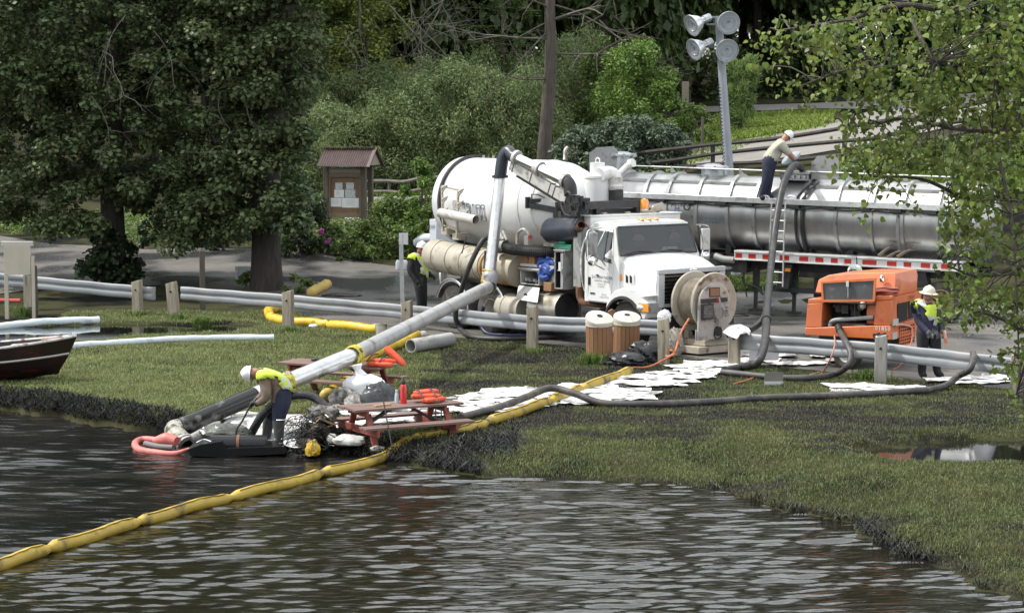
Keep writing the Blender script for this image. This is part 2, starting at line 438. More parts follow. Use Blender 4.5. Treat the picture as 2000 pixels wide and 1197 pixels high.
def wsheet(X0, X1, Y0, Y1, s, amp, z, seed):
    gx, gy = np.arange(X0, X1, s), np.arange(Y0, Y1, s * .8)
    A, B_ = np.meshgrid(gx, gy, indexing='ij'); return np.stack([A, B_, z + waves(A, B_, amp, seed)], -1)
M_river = mat('river_water', (.012, .011, .007), r=.07, bump=.16, bsc=18, spec=.5, ior=1.56, stretch=(.6, 1.4, 1))
M_oil = mat('oily_water', (.006, .006, .006), (.011, .010, .009), sc=.7, r=.10, bump=.35, bsc=15, spec=.45, ior=1.45, dirt=(.02, .018, .015), dsc=1.1, dpos=(.5, .75), r2=.26, stretch=(.6, 1.4, 1))
b = MB(); b.sheet(wsheet(-9.5, 9.5, 24.5, 37.6, .046, 1.25, WATER, 0))
far_w = [(-300, -40), (300, -40), (300, 24.6), (9.4, 24.6), (-9.4, 24.6), (-300, 24.6)]
b.add([(-300, -40, WATER - .03), (300, -40, WATER - .03), (300, 24.6, WATER - .03), (-300, 24.6, WATER - .03)], [(0, 1, 2, 3)])
b.add([(9.4, 24.5, WATER - .03), (300, 24.5, WATER - .03), (300, 33, WATER - .03), (9.4, 33, WATER - .03)], [(0, 1, 2, 3)])
b.add([(-300, 24.5, WATER - .03), (-9.4, 24.5, WATER - .03), (-9.4, 50, WATER - .03), (-300, 50, WATER - .03)], [(0, 1, 2, 3)])
tag(b.build('river', M_river, angle=180), kind='structure')
G = wsheet(-12, -.6, 27.5, 43.5, .055, 1.25, WATER + .03, 9)
yb = np.interp(G[..., 0], _boom[:, 0], _boom[:, 1])
cut = np.clip(G[..., 1] - yb, -.4, 0)
keep = (G[..., 1] > yb + .02)
b = MB(); a_, b_ = keep.shape; idx = np.arange(a_ * b_).reshape(a_, b_)
kf = keep[:-1, :-1] & keep[1:, :-1] & keep[:-1, 1:] & keep[1:, 1:]
I, J = np.nonzero(kf)
used = np.unique(np.concatenate([idx[I, J], idx[I + 1, J], idx[I, J + 1], idx[I + 1, J + 1]])); rm = np.full(a_ * b_, -1); rm[used] = np.arange(len(used))
b.add(G.reshape(-1, 3)[used], list(zip(rm[idx[I, J]], rm[idx[I + 1, J]], rm[idx[I + 1, J + 1]], rm[idx[I, J + 1]])))
tag(b.build('oil_slick', M_oil, angle=180), kind='structure')

# ---- grass blades
def blades(name, P, hgt, wid, lean, colr, mt, kinks=1, dirv=None):
    """one triangle (or two) per blade; P base points, colr per blade rgb"""
    n = len(P); a = rng.uniform(0, 2 * np.pi, n)
    sx = np.stack([np.cos(a), np.sin(a), np.zeros(n)], 1) * wid[:, None] / 2
    la = rng.uniform(0, 2 * np.pi, n); ld = np.stack([np.cos(la), np.sin(la), np.zeros(n)], 1)
    if dirv is not None: ld = ld * .8 + dirv; ld /= np.linalg.norm(ld, axis=1)[:, None]
    up = np.array([0, 0, 1.])[None]
    mid = P + (up * .62 + ld * lean[:, None] * .35) * hgt[:, None]
    tip = P + (up * (1 - .45 * lean[:, None]) + ld * lean[:, None] * 1.05) * hgt[:, None]
    V = np.stack([P - sx, P + sx, mid + sx * .8, mid - sx * .8, tip], 1).reshape(-1, 3)
    o = np.arange(n)[:, None] * 5
    me = bpy.data.meshes.new(name)
    q = (o + np.array([[0, 1, 2, 3]])); t = (o + np.array([[3, 2, 4]]))
    loops = np.concatenate([np.concatenate([q, t], 1).ravel()])
    me.vertices.add(n * 5); me.vertices.foreach_set('co', V.ravel())
    me.loops.add(len(loops)); me.loops.foreach_set('vertex_index', loops)
    me.polygons.add(n * 2); st = (np.arange(n)[:, None] * 7 + np.array([[0, 4]])).ravel(); me.polygons.foreach_set('loop_start', st)
    me.update(calc_edges=True)
    ca = me.color_attributes.new('tint', 'FLOAT_COLOR', 'POINT')
    ca.data.foreach_set('color', np.repeat(np.concatenate([colr, np.ones((n, 1))], 1), 5, 0).ravel())
    me.materials.append(mt); me.validate()
    ob = bpy.data.objects.new(name, me); col.objects.link(ob); return ob
def in_poly(X, Y, poly):
    c = np.zeros(X.shape, bool); n = len(poly)
    for i in range(n):
        (x0, y0), (x1, y1) = poly[i], poly[i - 1]
        c ^= ((y0 > Y) != (y1 > Y)) & (X < (x1 - x0) * (Y - y0) / (y1 - y0 + 1e-12) + x0)
    return c
_near = [tuple(ground(x, y)[:2]) for x, y in park_near]; _far = [tuple(ground(x, y)[:2]) for x, y in park_far]
PARK = _near + _far[::-1]
def project(P):
    d = P - np.array([0, 0, CAM_H]); k = d[:, 1] * _cp - d[:, 2] * _sp
    return 1000 + FPX * d[:, 0] / k, 598.5 - FPX * (d[:, 1] * _sp + d[:, 2] * _cp) / k
M_grass = mat('grass', (.06, .08, .02), attr='tint', r=.55, trans=.25, spec=.3)
M_thatch = mat('oiled_thatch', (.012, .012, .012), attr='tint', r=.24, spec=.5)
_ny = np.array(_near); _ny = _ny[np.argsort(_ny[:, 0])]
def scatter(n, X0, X1, Y0, Y1): return rng.uniform(X0, X1, n), rng.uniform(Y0, Y1, n)
def grass_cols(X, Y, n):
    f = fbm(X * .8, Y * .8, 21, 4); g = fbm(X * 3, Y * 3, 23, 3)
    c = np.array([.155, .188, .066])[None] * (.62 + .85 * g[:, None]) + np.array([.05, .036, .012])[None] * np.clip(f - .5, 0, 1)[:, None] * 3
    c *= rng.uniform(.7, 1.3, (n, 1)); dry = rng.random(n) < .09
    c[dry] = np.array([.32, .28, .15]) * rng.uniform(.6, 1.25, (dry.sum(), 1)); return c
def oil_amount(X, Y):
    px, py = project(np.stack([X, Y, zt(X, Y)], 1))
    f = fbm(X * .75 + 3, Y * 1.6, 61, 5); f2 = fbm(X * 3, Y * 4, 63, 4)
    wgt = np.interp(px, [0, 520, 700, 950, 1900], [-.22, -.18, .02, .05, .02])
    band = .22 * np.exp(-((py - 790 - 25 * np.sin(px / 210)) / 46) ** 2) * (px > 820) + .20 * np.exp(-((py - 700) / 22) ** 2) * ((px > 860) & (px < 1300))
    b2 = .30 * np.exp(-((py - np.interp(px, [820, 1000, 1100], [890, 850, 800])) / 26) ** 2) * ((px > 800) & (px < 1120))
    green = -.22 * np.exp(-((py - np.interp(px, [900, 1500, 2000], [915, 900, 960])) / 34) ** 2) * (px > 900)
    return np.clip((f * .7 + f2 * .3 - .56 + wgt + band + b2 + green) * 5, 0, 1)
def lawn_points(n, X0, X1, Y0, Y1):
    X, Y = scatter(n, X0, X1, Y0, Y1)
    ok = (Y < np.interp(X, _ny[:, 0], _ny[:, 1]) + .1)
    X, Y = X[ok], Y[ok]; d = shore_d(X, Y); ok = d > .12
    X, Y, d = X[ok], Y[ok], d[ok]
    Z = zt(X, Y); P = np.stack([X, Y, Z], 1); px, py = project(P)
    e = np.minimum(pud(X, Y, _pr, 3), pud(X, Y, _pl, 4))
    ok = (px > -60) & (px < 2160) & (py < 1230) & (e > .93 + .25 * rng.random(len(X)) ** 2)
    return P[ok], d[ok], px[ok], py[ok]
P, d, px, py = lawn_points(1560000, -11.5, 13.5, 25, 60)
dens = np.interp(P[:, 1], [30, 42, 50, 60], [1.0, .8, .55, .4]); keep = rng.random(len(P)) < dens
P, d, px, py = P[keep], d[keep], px[keep], py[keep]
n = len(P); oil = oil_amount(P[:, 0], P[:, 1])
oil = np.maximum(oil, np.clip(1.1 - d / np.interp(P[:, 0], [-6, -2, 1, 4], [.5, .6, .25, .5]), 0, 1))
c = grass_cols(P[:, 0], P[:, 1], n)
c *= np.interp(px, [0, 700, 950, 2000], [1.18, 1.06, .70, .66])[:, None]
oc = np.array([.034, .032, .030])[None] * rng.uniform(.4, 2.4, (n, 1))
mk = (rng.random(n) < oil * .9)[:, None]; c = np.where(mk, oc, c)
h = rng.uniform(.03, .08, n) * np.interp(oil, [0, 1], [1, .8]); wd = rng.uniform(.006, .012, n)
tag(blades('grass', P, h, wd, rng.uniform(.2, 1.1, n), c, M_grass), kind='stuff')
# far verges: under the trees, behind the lot, the grassy bank on the right
def verge(polys, n, hh, ww, base, name='verge_grass'):
    Ps, cs = [], []
    for poly, cnt, tint in polys:
        q = np.array([ground(x, y)[:2] for x, y in poly]); X, Y = scatter(cnt, q[:, 0].min(), q[:, 0].max(), q[:, 1].min(), q[:, 1].max())
        ok = in_poly(X, Y, [tuple(t) for t in q]); X, Y = X[ok], Y[ok]
        Ps.append(np.stack([X, Y, zt(X, Y)], 1)); cs.append(np.array(tint)[None] * rng.uniform(.6, 1.4, (len(X), 1)) * (.6 + .8 * fbm(X, Y, 9)[:, None]))
    P = np.concatenate(Ps); c = np.concatenate(cs); k = len(P)
    return tag(blades(name, P, rng.uniform(*hh, k), rng.uniform(*ww, k), rng.uniform(.2, 1, k), c, M_grass), kind='stuff')
verge([([(1330,300),(1400,225),(1480,222),(1640,218),(1600,248),(1450,272)], 42000, (.21,.28,.05)),
       ([(1330,330),(1330,302),(1450,276),(1600,252),(1690,226),(1640,240),(1460,285)], 9000, (.19,.26,.05)),
       ([(1560,345),(1640,322),(1770,296),(1900,262),(2000,300),(2000,380),(1560,380)], 50000, (.17,.24,.045)),
       ([(1240,600),(1430,572),(1500,568),(1560,566),(1560,545),(1240,545)], 16000, (.11,.16,.035)),
       ([(600,398),(620,380),(900,372),(900,378),(720,385)], 9000, (.13,.19,.03))], 1, (.10,.24), (.03,.06), None)
# long oiled reeds hanging over the bank
P, d, px, py = lawn_points(900000, -11, 8, 24, 45)
pb = np.where(px < 360, np.clip(1.35 - d / .75, 0, 1), np.where(px < 940, np.clip(1.1 - d / .9, 0, 1) * (px > 560), np.where((px > 1380), np.clip(1.0 - d / .38, 0, 1) * .7 * (fbm(P[:, 0] * 1.1, P[:, 1] * 1.1, 91) > .44), 0)))
pb = np.maximum(pb, .55 * np.exp(-((py - np.interp(px, [800, 1000], [895, 865])) / 22) ** 2) * ((px > 800) & (px < 1010)))
bx_ = np.interp(P[:, 0], *np.array([gz(x, y, -.1)[:2] for x, y in ((628, 930), (805, 885), (952, 838), (1076, 796))]).T); pb = np.where((px > 620) & (np.abs(P[:, 1] - bx_) < .28), 0, pb)
keep = rng.random(len(P)) < pb * .75
P, d = P[keep], d[keep]; n = len(P)
c = np.array([.010, .010, .0105])[None] * rng.uniform(.5, 2.6, (n, 1)); dirv = np.tile(np.array([[.25, -1.0, 0]]), (n, 1))
tag(blades('oiled_reeds', P, rng.uniform(.05, .20, n) * (.6 + .8 * fbm(P[:, 0] * 3, P[:, 1] * 3, 55)), rng.uniform(.008, .017, n), rng.uniform(1.1, 2.0, n), c, M_thatch, dirv=dirv), kind='stuff')
# ================================================================== VACUUM TRUCK
M_white = mat('white_paint', (.70, .70, .69), (.64, .64, .62), sc=2, r=.32, dirt=(.40, .36, .30), dsc=2.6, dpos=(.56, .80), coat=.3)
M_tankw = mat('white_tank_paint', (.72, .72, .72), (.66, .66, .65), sc=1.2, r=.4, dirt=(.40, .37, .32), dsc=1.8, dpos=(.55, .80), coat=.15)
M_beige = mat('cream_painted_steel', (.42, .385, .315), (.35, .32, .26), sc=3, r=.45, dirt=(.20, .15, .09), dsc=3.5, dpos=(.56, .72))
M_alu = mat('aluminium', (.70, .70, .69), (.55, .55, .54), sc=5, r=.33, met=.85, dirt=(.25, .23, .20), dsc=4, dpos=(.58, .75), stretch=(1, 1, 1))
M_steel = mat('galvanised_steel', (.50, .52, .54), (.42, .44, .46), sc=7, r=.42, met=.7, dirt=(.22, .2, .18), dsc=3, dpos=(.6, .8))
M_grey = mat('grey_paint', (.30, .30, .295), (.25, .25, .245), sc=4, r=.5, dirt=(.12, .10, .08), dsc=5, dpos=(.55, .7))
M_lgrey = mat('light_grey_paint', (.50, .49, .46), (.44, .43, .40), sc=4, r=.5, dirt=(.22, .18, .14), dsc=5, dpos=(.55, .72))
M_black = mat('black_steel', (.018, .018, .02), (.03, .03, .03), sc=5, r=.45, dirt=(.07, .06, .05), dsc=4, dpos=(.55, .75))
M_navy = mat('dark_blue_steel', (.022, .027, .04), (.03, .035, .05), sc=4, r=.35, dirt=(.06, .055, .05), dsc=3, dpos=(.55, .75))
M_rub = mat('black_rubber', (.016, .016, .017), (.028, .027, .026), sc=6, r=.5, dirt=(.06, .055, .05), dsc=4, dpos=(.52, .72))
M_tyre = mat('tyre_rubber', (.028, .027, .026), (.045, .042, .038), sc=5, r=.8, dirt=(.12, .105, .085), dsc=3, dpos=(.5, .7))
M_rim = mat('painted_wheel_rim', (.50, .47, .41), (.38, .35, .30), sc=5, r=.45, dirt=(.12, .1, .08), dsc=5, dpos=(.5, .7))
M_glass = mat('dark_window_glass', (.018, .026, .028), r=.04, spec=.8, ior=1.5)
M_glassw = mat('windscreen_glass', (.030, .046, .050), (.010, .016, .018), sc=2.2, r=.05, bump=.06, bsc=2.5, spec=.8, ior=1.5)
M_amber = mat('amber_lens', (.75, .27, .03), r=.2, coat=.6)
M_red = mat('red_paint', (.50, .03, .02), (.42, .03, .02), sc=5, r=.4)
M_lens = mat('clear_lens', (.55, .57, .58), r=.1, met=.3, coat=1)
M_tape = mat('yellow_tape', (.70, .43, .02), (.50, .28, .03), sc=14, r=.5, dirt=(.16, .14, .12), dsc=9, dpos=(.5, .62))
M_tapeg = mat('grey_wrap', (.28, .29, .31), (.42, .42, .42), sc=16, r=.35, dirt=(.1, .09, .08), dsc=8, dpos=(.5, .65))
M_dark = mat('black_and_recess_shade', (.008, .008, .008), r=.8)  # near-black for black fittings and for shade painted into recesses
M_ink = mat('dark_lettering', (.03, .035, .04), r=.5)
M_inkl = mat('grey_lettering', (.22, .23, .25), r=.5)
M_inkb = mat('blue_lettering', (.03, .07, .20), r=.5)
M_rust = mat('rusty_steel', (.20, .09, .045), (.12, .06, .035), sc=9, r=.8, bump=.2)
M_card = mat('brown_cardboard', (.28, .15, .075), (.22, .12, .06), sc=6, r=.8)
M_chrome = mat('polished_metal', (.75, .75, .74), r=.18, met=1.0, dirt=(.3, .28, .25), dsc=5, dpos=(.55, .75))

T = Frame(gz(880, 642, 0), -52)
S = T.side
trk = thing('vacuum_truck', 'white vacuum truck with cream side tanks and a hose reel on its nose', 'truck', T.o, T.h)
def B(name, b, m, parent=None, **k): return b.build(name, m, parent if parent is not None else trk, **k)

# ---- debris tank
TC, TR = np.array([0, 1.22, 3.02]), 1.05
xr = S(862, 410, .2)[0]; xs_ = S(1012, 400, .2)[0]
b = MB(); prof = [(TR, xr), (TR, xs_)] + [(TR * q, xs_ + d_) for q, d_ in ((.985, .22), (.94, .5), (.86, .8), (.74, 1.05), (.58, 1.25), (.36, 1.4), (.15, 1.47), (.01, 1.48))]
b.lathe(prof, TC, (1, 0, 0), 56)
tank = B('debris_tank', b, M_tankw, angle=30)
b = MB()
for xx in (xs_, xs_ + .46): b.lathe([(TR * (1 if xx == xs_ else .955) - .01, -.02), (TR * (1 if xx == xs_ else .955) + .012, -.012), (TR * (1 if xx == xs_ else .95) + .012, .012), (TR * (1 if xx == xs_ else .945) - .01, .02)], TC + [xx, 0, 0], (1, 0, 0), 56)
B('weld_seam', b, M_tankw, tank)
b = MB(); b.lathe([(TR + .01, -.03), (TR + .075, -.03), (TR + .075, .03), (TR + .01, .03)], TC + [xr, 0, 0], (1, 0, 0), 48); B('tank_flange', b, M_black)
b = MB(); b.lathe([(TR - .2, -.5), (TR - .05, -.42), (TR + .03, -.3), (TR + .05, -.05), (TR + .02, -.035), (0.01, -.035)], TC + [xr, 0, 0], (1, 0, 0), 48)
b.lathe([(.01, -.62), (.4, -.6), (TR - .2, -.5)], TC + [xr, 0, 0], (1, 0, 0), 48); B('rear_door', b, mat('pale_grey_paint', (.62, .64, .66), (.56, .58, .6), sc=3, r=.4))
for q in range(5):
    p = TC + np.array([xr + .35 + q * .42, -.02 * q, TR + .02]); B('lifting_lug', MB().cyl(p - [0, 0, .03], p + [0, 0, .05], .03, 6), M_grey, tank)
# lettering on the tank's side
def tank_txt(txt, x0, x1, z, size, mt, name, outline=False):
    b_ = text_mb(txt, 1.0, ((0, 0, 0), (1, 0, 0), (0, 1, 0), (0, 0, 1)))
    A = np.array(b_.v); wdt = A[:, 0].max() - A[:, 0].min(); A[:, 0] = (A[:, 0] - A[:, 0].min()) / wdt * (x1 - x0) + x0; A[:, 1] *= size
    off = math.asin(max(-1, min(1, (z - TC[2]) / TR))); an = off + A[:, 1] / TR; rr = TR + .006
    b_.v = [tuple(q) for q in np.stack([A[:, 0], TC[1] - np.cos(an) * rr, TC[2] + np.sin(an) * rr], 1)]
    return B(name, b_, mt, tank, flat=True)
xa, xb = S(913, 405, .2)[0], S(948, 415, .2)[0]; za = S(930, 422, .2)[2]
# block digits 2 1 0 0 drawn as outlines
def seg_outline(cells, x, wd_, z, hh):
    b_ = MB()
    for loop in cells:
        P = []
        for u, v in loop + loop[:1]:
            an = math.asin((z - TC[2]) / TR) + v * hh / TR; P.append((x + u * wd_, TC[1] - math.cos(an) * (TR + .004), TC[2] + math.sin(an) * (TR + .004)))
        b_.tube(P, .013, 4)
    return b_
two = [[(0, 1), (.8, 1), (1, .9), (1, .5), (.85, .42), (.3, .42), (.3, .15), (1, .15), (1, 0), (0, 0), (0, .5), (.15, .58), (.7, .58), (.7, .85), (0, .85)]]
one = [[(.3, 1), (.7, 1), (.7, 0), (.3, 0)]]
zero = [[(0, .1), (0, .9), (.15, 1), (.85, 1), (1, .9), (1, .1), (.85, 0), (.15, 0)], [(.28, .18), (.28, .82), (.72, .82), (.72, .18)]]
zb_, hh = S(935, 430, .2)[2], .38
for i, ch in enumerate((two, one, zero, zero)):
    wx = (xb - xa) / 3.6; B('digit_outline', seg_outline(ch, xa + wx * (i * .95 + .0), wx * .8, zb_, hh), M_inkl, tank)
tank_txt('VACTOR', S(891, 402, .2)[0], S(911, 405, .2)[0], S(902, 409, .2)[2], .2, M_inkl, 'lettering')
b = MB(); x0_, x1_ = S(897, 400, .2)[0], S(910, 402, .2)[0]; z0_ = S(903, 400, .2)[2]; an = math.asin((z0_ - TC[2]) / TR); q = lambda x, a: (x, TC[1] - math.cos(a) * (TR + .006), TC[2] + math.sin(a) * (TR + .006))
b.add([q(x0_, an), q(x1_, an), q(x1_, an + .05), q(x0_, an + .05)], [(0, 1, 2, 3)]); B('blue_stripe', b, M_inkb, tank)

# ---- pipe rack on the tank's side
b = MB(); yr = -.02
for (p0, p1) in (((863, 364), (866, 452)), ((895, 371), (892, 466))):
    A, C_ = S(*p0, yr), S(*p1, yr); b.bar(A, C_, .05, .05, up=(1, 0, 0))
    for k, f in enumerate((.02, .27, .52)):
        c0 = A + (C_ - A) * f
        arc = [c0 + np.array([-.0 + .25 * math.sin(t_), -.03, -.16 + .16 * math.cos(t_) - .02]) * [1, 1, 1] for t_ in np.linspace(0, 1.2, 5)]
        b.tube([c0 + [0, 0, .0], c0 + [.06, -.02, -.02], c0 + [.18, -.02, .03], c0 + [.24, -.02, .05]], .028, 6)
        b.tube([c0 + [0, 0, -.2], c0 + [.05, -.02, -.12], c0 + [.12, -.02, -.05], c0 + [.2, -.02, .0]], .022, 6)
b.bar(S(863, 364, yr), S(895, 371, yr), .05, .05); b.bar(S(866, 440, yr), S(893, 450, yr), .04, .04)
for px, py in ((868, 452), (890, 462)): b.box(S(px, py, .1) + [.05, .1, 0], (.25, .3, .16))
B('hose_rack', b, M_beige, bevel=.008)
b = MB(); b.pipe(S(860, 416, -.1), S(930, 430, -.1), .115, .012, 20); B('spare_pipe', b, M_lgrey)

# ---- long cream side tank, with bands
c0, c1 = S(846, 497, .12), S(957, 519, .12); ax = (c1 - c0) / np.linalg.norm(c1 - c0); ln = np.linalg.norm(c1 - c0); b = MB()
b.lathe([(.01, -.03), (.3, -.02), (.37, .03), (.38, .06), (.38, ln - .02), (.3, ln)], c0, ax, 32); wt = B('side_tank', b, M_beige)
for f in (.17, .42, .66, .9):
    b = MB(); b.lathe([(.378, -.03), (.395, -.025), (.395, .025), (.378, .03)], c0 + ax * ln * f, ax, 32); B('tank_band', b, M_beige, wt)
c2 = S(1017, 530, .12); d2 = c2 - c1; l2 = np.linalg.norm(d2); b = MB()
b.lathe([(.2, 0), (.37, .01), (.40, .06), (.40, .12), (.365, .14), (.365, .25), (.385, .27), (.385, .6 * l2), (.37, .62 * l2), (.37, l2 - .02), (.0, l2)], c1, d2, 32)
B('filter_drum', b, mat('stained_cream_steel', (.41, .37, .28), (.34, .30, .23), sc=2, r=.45, dirt=(.30, .17, .05), dsc=2.2, dpos=(.5, .66)))
B('strap', MB().bar(S(948, 490, -.3), S(945, 540, -.3), .03, .05, up=(1, 0, 0)), M_black)
B('strap', MB().bar(S(911, 462, -.28), S(902, 495, -.28), .02, .02, up=(1, 0, 0)), M_black)

# ---- chassis, axles, wheels
b = MB(); b.boxp((-.7, .75, .85), (7.4, .95, 1.12)); b.boxp((-.7, 1.55, .85), (7.4, 1.75, 1.12))
for xx in (-.6, 1.0, 2.2, 3.6, 5.0): b.boxp((xx, .951, .9), (xx + .12, 1.549, 1.08))
b.boxp((.0, .3, 1.13), (3.4, 2.1, 1.28)); b.boxp((3.0, .35, 1.12), (4.9, 2.1, 1.5))
xw = [S(885, 601, 0)[0], S(957, 611, 0)[0]]; xf = 6.38
for xx in xw + [xf]: b.cyl((xx, .1, .53), (xx, 2.35, .53), .09, 10)
B('chassis', b, M_black)
def wheel(x, y, sgn, rr=.53, wd_=.3, front=False):
    t = bpy.data.objects.new('wheel', None); col.objects.link(t); t.parent = trk; t.location = (x, y, rr + .01)
    b_ = MB(); b_.lathe([(rr * .56, -wd_ / 2), (rr * .75, -wd_ * .53), (rr * .93, -wd_ * .5), (rr, -wd_ * .38), (rr, wd_ * .38), (rr * .93, wd_ * .5), (rr * .75, wd_ * .53), (rr * .56, wd_ / 2)], (0, 0, 0), (0, 1, 0), 36)
    for k in range(36):
        a_ = k * math.pi / 18
        b_.box((rr * math.sin(a_), 0, rr * math.cos(a_)), (.05, wd_ * .72, .022), rot('Y', a_))
    b_.build('tyre', M_tyre, t)
    b_ = MB(); s_ = sgn; dp = .04 if front else -.1
    b_.lathe([(rr * .57, s_ * wd_ * .48), (rr * .52, s_ * wd_ * .46), (rr * .47, s_ * wd_ * .1), (rr * .40, s_ * (dp)), (rr * .2, s_ * dp), (rr * .18, s_ * (dp + .12)), (.01, s_ * (dp + .13))], (0, 0, 0), (0, 1, 0), 28)
    for k in range(10):
        a_ = k * math.pi / 5; b_.cyl((rr * .3 * math.sin(a_), s_ * dp, rr * .3 * math.cos(a_)), (rr * .3 * math.sin(a_), s_ * (dp + .035), rr * .3 * math.cos(a_)), .016, 6)
    b_.build('rim', M_rim, t)
    return t
for xx in xw:
    for y_ in (.16, .52, 1.92, 2.28): wheel(xx, y_, -1 if y_ < 1.2 else 1)
wheel(xf, .2, -1, front=True); wheel(xf, 2.28, 1, front=True)
for xx in xw:
    b = MB(); th = np.linspace(R(-8), R(165), 15)
    G = [[(xx + .66 * math.cos(t), yy, .55 + .66 * math.sin(t)) for t in th] for yy in (-.04, .7)]; b.sheet(G)
    b.sheet([[(xx + r_ * math.cos(t), -.04, .55 + r_ * math.sin(t)) for t in th] for r_ in (.66, .60)])
    b.tube([(xx + .66 * math.cos(t), -.045, .55 + .66 * math.sin(t)) for t in th], .022, 6); B('mudguard', b, M_alu)

# ---- lower tanks
b = MB(); p0, p1 = S(984, 600, .16), S(1030, 606, .16); b.lathe([(0.01, 0), (.3, .01), (.34, .05), (.34, .25), (.355, .26), (.355, .29), (.34, .30), (.34, np.linalg.norm(p1 - p0)), (.01, np.linalg.norm(p1 - p0) + .01)], p0, p1 - p0, 28); B('air_tank', b, M_beige)
p0, p1 = S(1050, 600, .2), S(1107, 604, .2); ln = np.linalg.norm(p1 - p0); b = MB()
b.lathe([(.01, 0), (.32, .01), (.35, .03)] + [(.35 + .012 * (k % 2), .05 + (ln - .1) * k / 11) for k in range(12)] + [(.36, ln - .03), (.355, ln)], p0, p1 - p0, 32); ft = B('fuel_tank', b, mat('dirty_aluminium', (.52, .50, .44), (.40, .37, .31), sc=4, r=.35, met=.6, dirt=(.2, .14, .08), dsc=3, dpos=(.52, .7)))
b = MB(); b.lathe([(.355, ln - .005), (.34, ln + .012), (.01, ln + .03)], p0, p1 - p0, 32); B('tank_end', b, M_black, ft)
# step box and exhaust pipe under the door
b = MB(); q0, q1 = S(1136, 600, .02), S(1172, 612, .02); b.boxp((q0[0], .0, q0[2] - .3), (q1[0], .35, q0[2] + .02)); b.boxp((q0[0] + .03, -.02, q0[2] - .12), (q1[0] - .03, .0, q0[2] - .03)); B('step_box', b, M_black, bevel=.01)
b = MB(); b.tube([S(1132, 560, .1), S(1133, 580, .12), S(1142, 593, .15), S(1160, 597, .3), S(1185, 603, .5)], .085, 10, k=5); B('exhaust_pipe', b, M_rust)

# ---- tool boxes
def openbox(b, a, c, th=.025, face='y'):
    """open towards -y"""
    (x0, y0, z0), (x1, y1, z1) = a, c
    b.boxp((x0, y0, z0), (x0 + th, y1, z1)); b.boxp((x1 - th, y0, z0), (x1, y1, z1)); b.boxp((x0 + th, y0, z0), (x1 - th, y1, z0 + th)); b.boxp((x0 + th, y0, z1 - th), (x1 - th, y1, z1)); b.boxp((x0 + th, y1 - th, z0 + th), (x1 - th, y1, z1 - th))
tl, br = S(1016, 523, -.02), S(1053, 558, -.02); b = MB(); zt0, zb0 = tl[2] - .03, br[2] + .0
openbox(b, (tl[0], -.02, zb0), (br[0], .6, zt0)); b.boxp((tl[0] - .04, -.05, zt0 + .003), (br[0] + .03, .6, zt0 + .04))
bx1 = B('tool_box', b, M_lgrey, bevel=.006)
b = MB(); b.boxp((tl[0] + .03, .565, zb0 + .03), (br[0] - .03, .57, zt0 - .03)); b.boxp((tl[0] + .03, .0, zb0 + .028), (br[0] - .03, .56, zb0 + .032)); B('box_inner_shade', b, M_dark, bx1)  # near-black sheets put the shade of the open box into colour
b = MB(); r_ = random.Random(3)
for k in range(14): b.box((r_.uniform(tl[0] + .1, br[0] - .1), r_.uniform(.05, .4), zb0 + .07 + r_.random() * .05), (r_.uniform(.05, .2), r_.uniform(.03, .08), r_.uniform(.03, .08)), r_.random() * 3)
B('tools', b, M_grey, bx1)
b = MB(); F0 = [S(1014, 557, -.05), S(1054, 562, -.05), S(1050, 590, -.3), S(1009, 583, -.3)]; b.prism(F0, np.array([0, -.02, -.012])); fl = B('box_flap', b, M_lgrey)
b = MB(); cc = (F0[0] * .3 + F0[1] * .2 + F0[2] * .25 + F0[3] * .25) + [0, -.03, -.05]; b.lathe([(.03, 0), (.06, 0), (.06, -.02), (.03, -.02)], cc, (0, 1, .3), 14); B('handle', b, M_dark, fl)
tl, br = S(1083, 490, -.05), S(1103, 566, -.05); b = MB(); openbox(b, (tl[0], -.05, br[2]), (br[0], .62, tl[2])); b.boxp((tl[0] - .02, -.07, tl[2] + .003), (br[0] + .02, .64, tl[2] + .03)); bx2 = B('tall_cabinet', b, M_grey, bevel=.006)
b = MB(); b.boxp((tl[0] + .03, .585, br[2] + .03), (br[0] - .03, .59, tl[2] - .03)); b.boxp((tl[0] + .028, -.03, br[2] + .03), (tl[0] + .032, .58, tl[2] - .03)); B('box_inner_shade', b, M_dark, bx2)  # dark sheets paint the shade inside the cabinet
b = MB(); b.boxp((tl[0] + .04, .0, tl[2] - .45), (br[0] - .04, .5, tl[2] - .43)); b.boxp((tl[0] + .08, .0, tl[2] - .43), (tl[0] + .22, .2, tl[2] - .25)); B('shelf', b, M_white, bx2)
b = MB(); b.boxp((br[0] - .10, -.09, br[2] + .03), (br[0] - .015, -.055, tl[2] - .04)); b.box((br[0] - .05, -.1, (br[2] + tl[2]) / 2), (.03, .03, .1)); B('cabinet_door_edge', b, M_grey, bx2)
q0, q1 = S(1016, 512, .0), S(1083, 520, .0); b = MB(); b.boxp((q0[0], .0, q1[2] - .06), (q1[0] - .03, .7, q1[2])); b.boxp((q0[0], .68, q1[2]), (q1[0] - .03, .72, q1[2] + .5)); q2, q3 = S(1058, 528, 0), S(1083, 556, 0); b.boxp((q2[0] + .03, .1, q3[2]), (q3[0] - .04, .7, q1[2] - .061)); B('shelf_tray', b, M_lgrey)
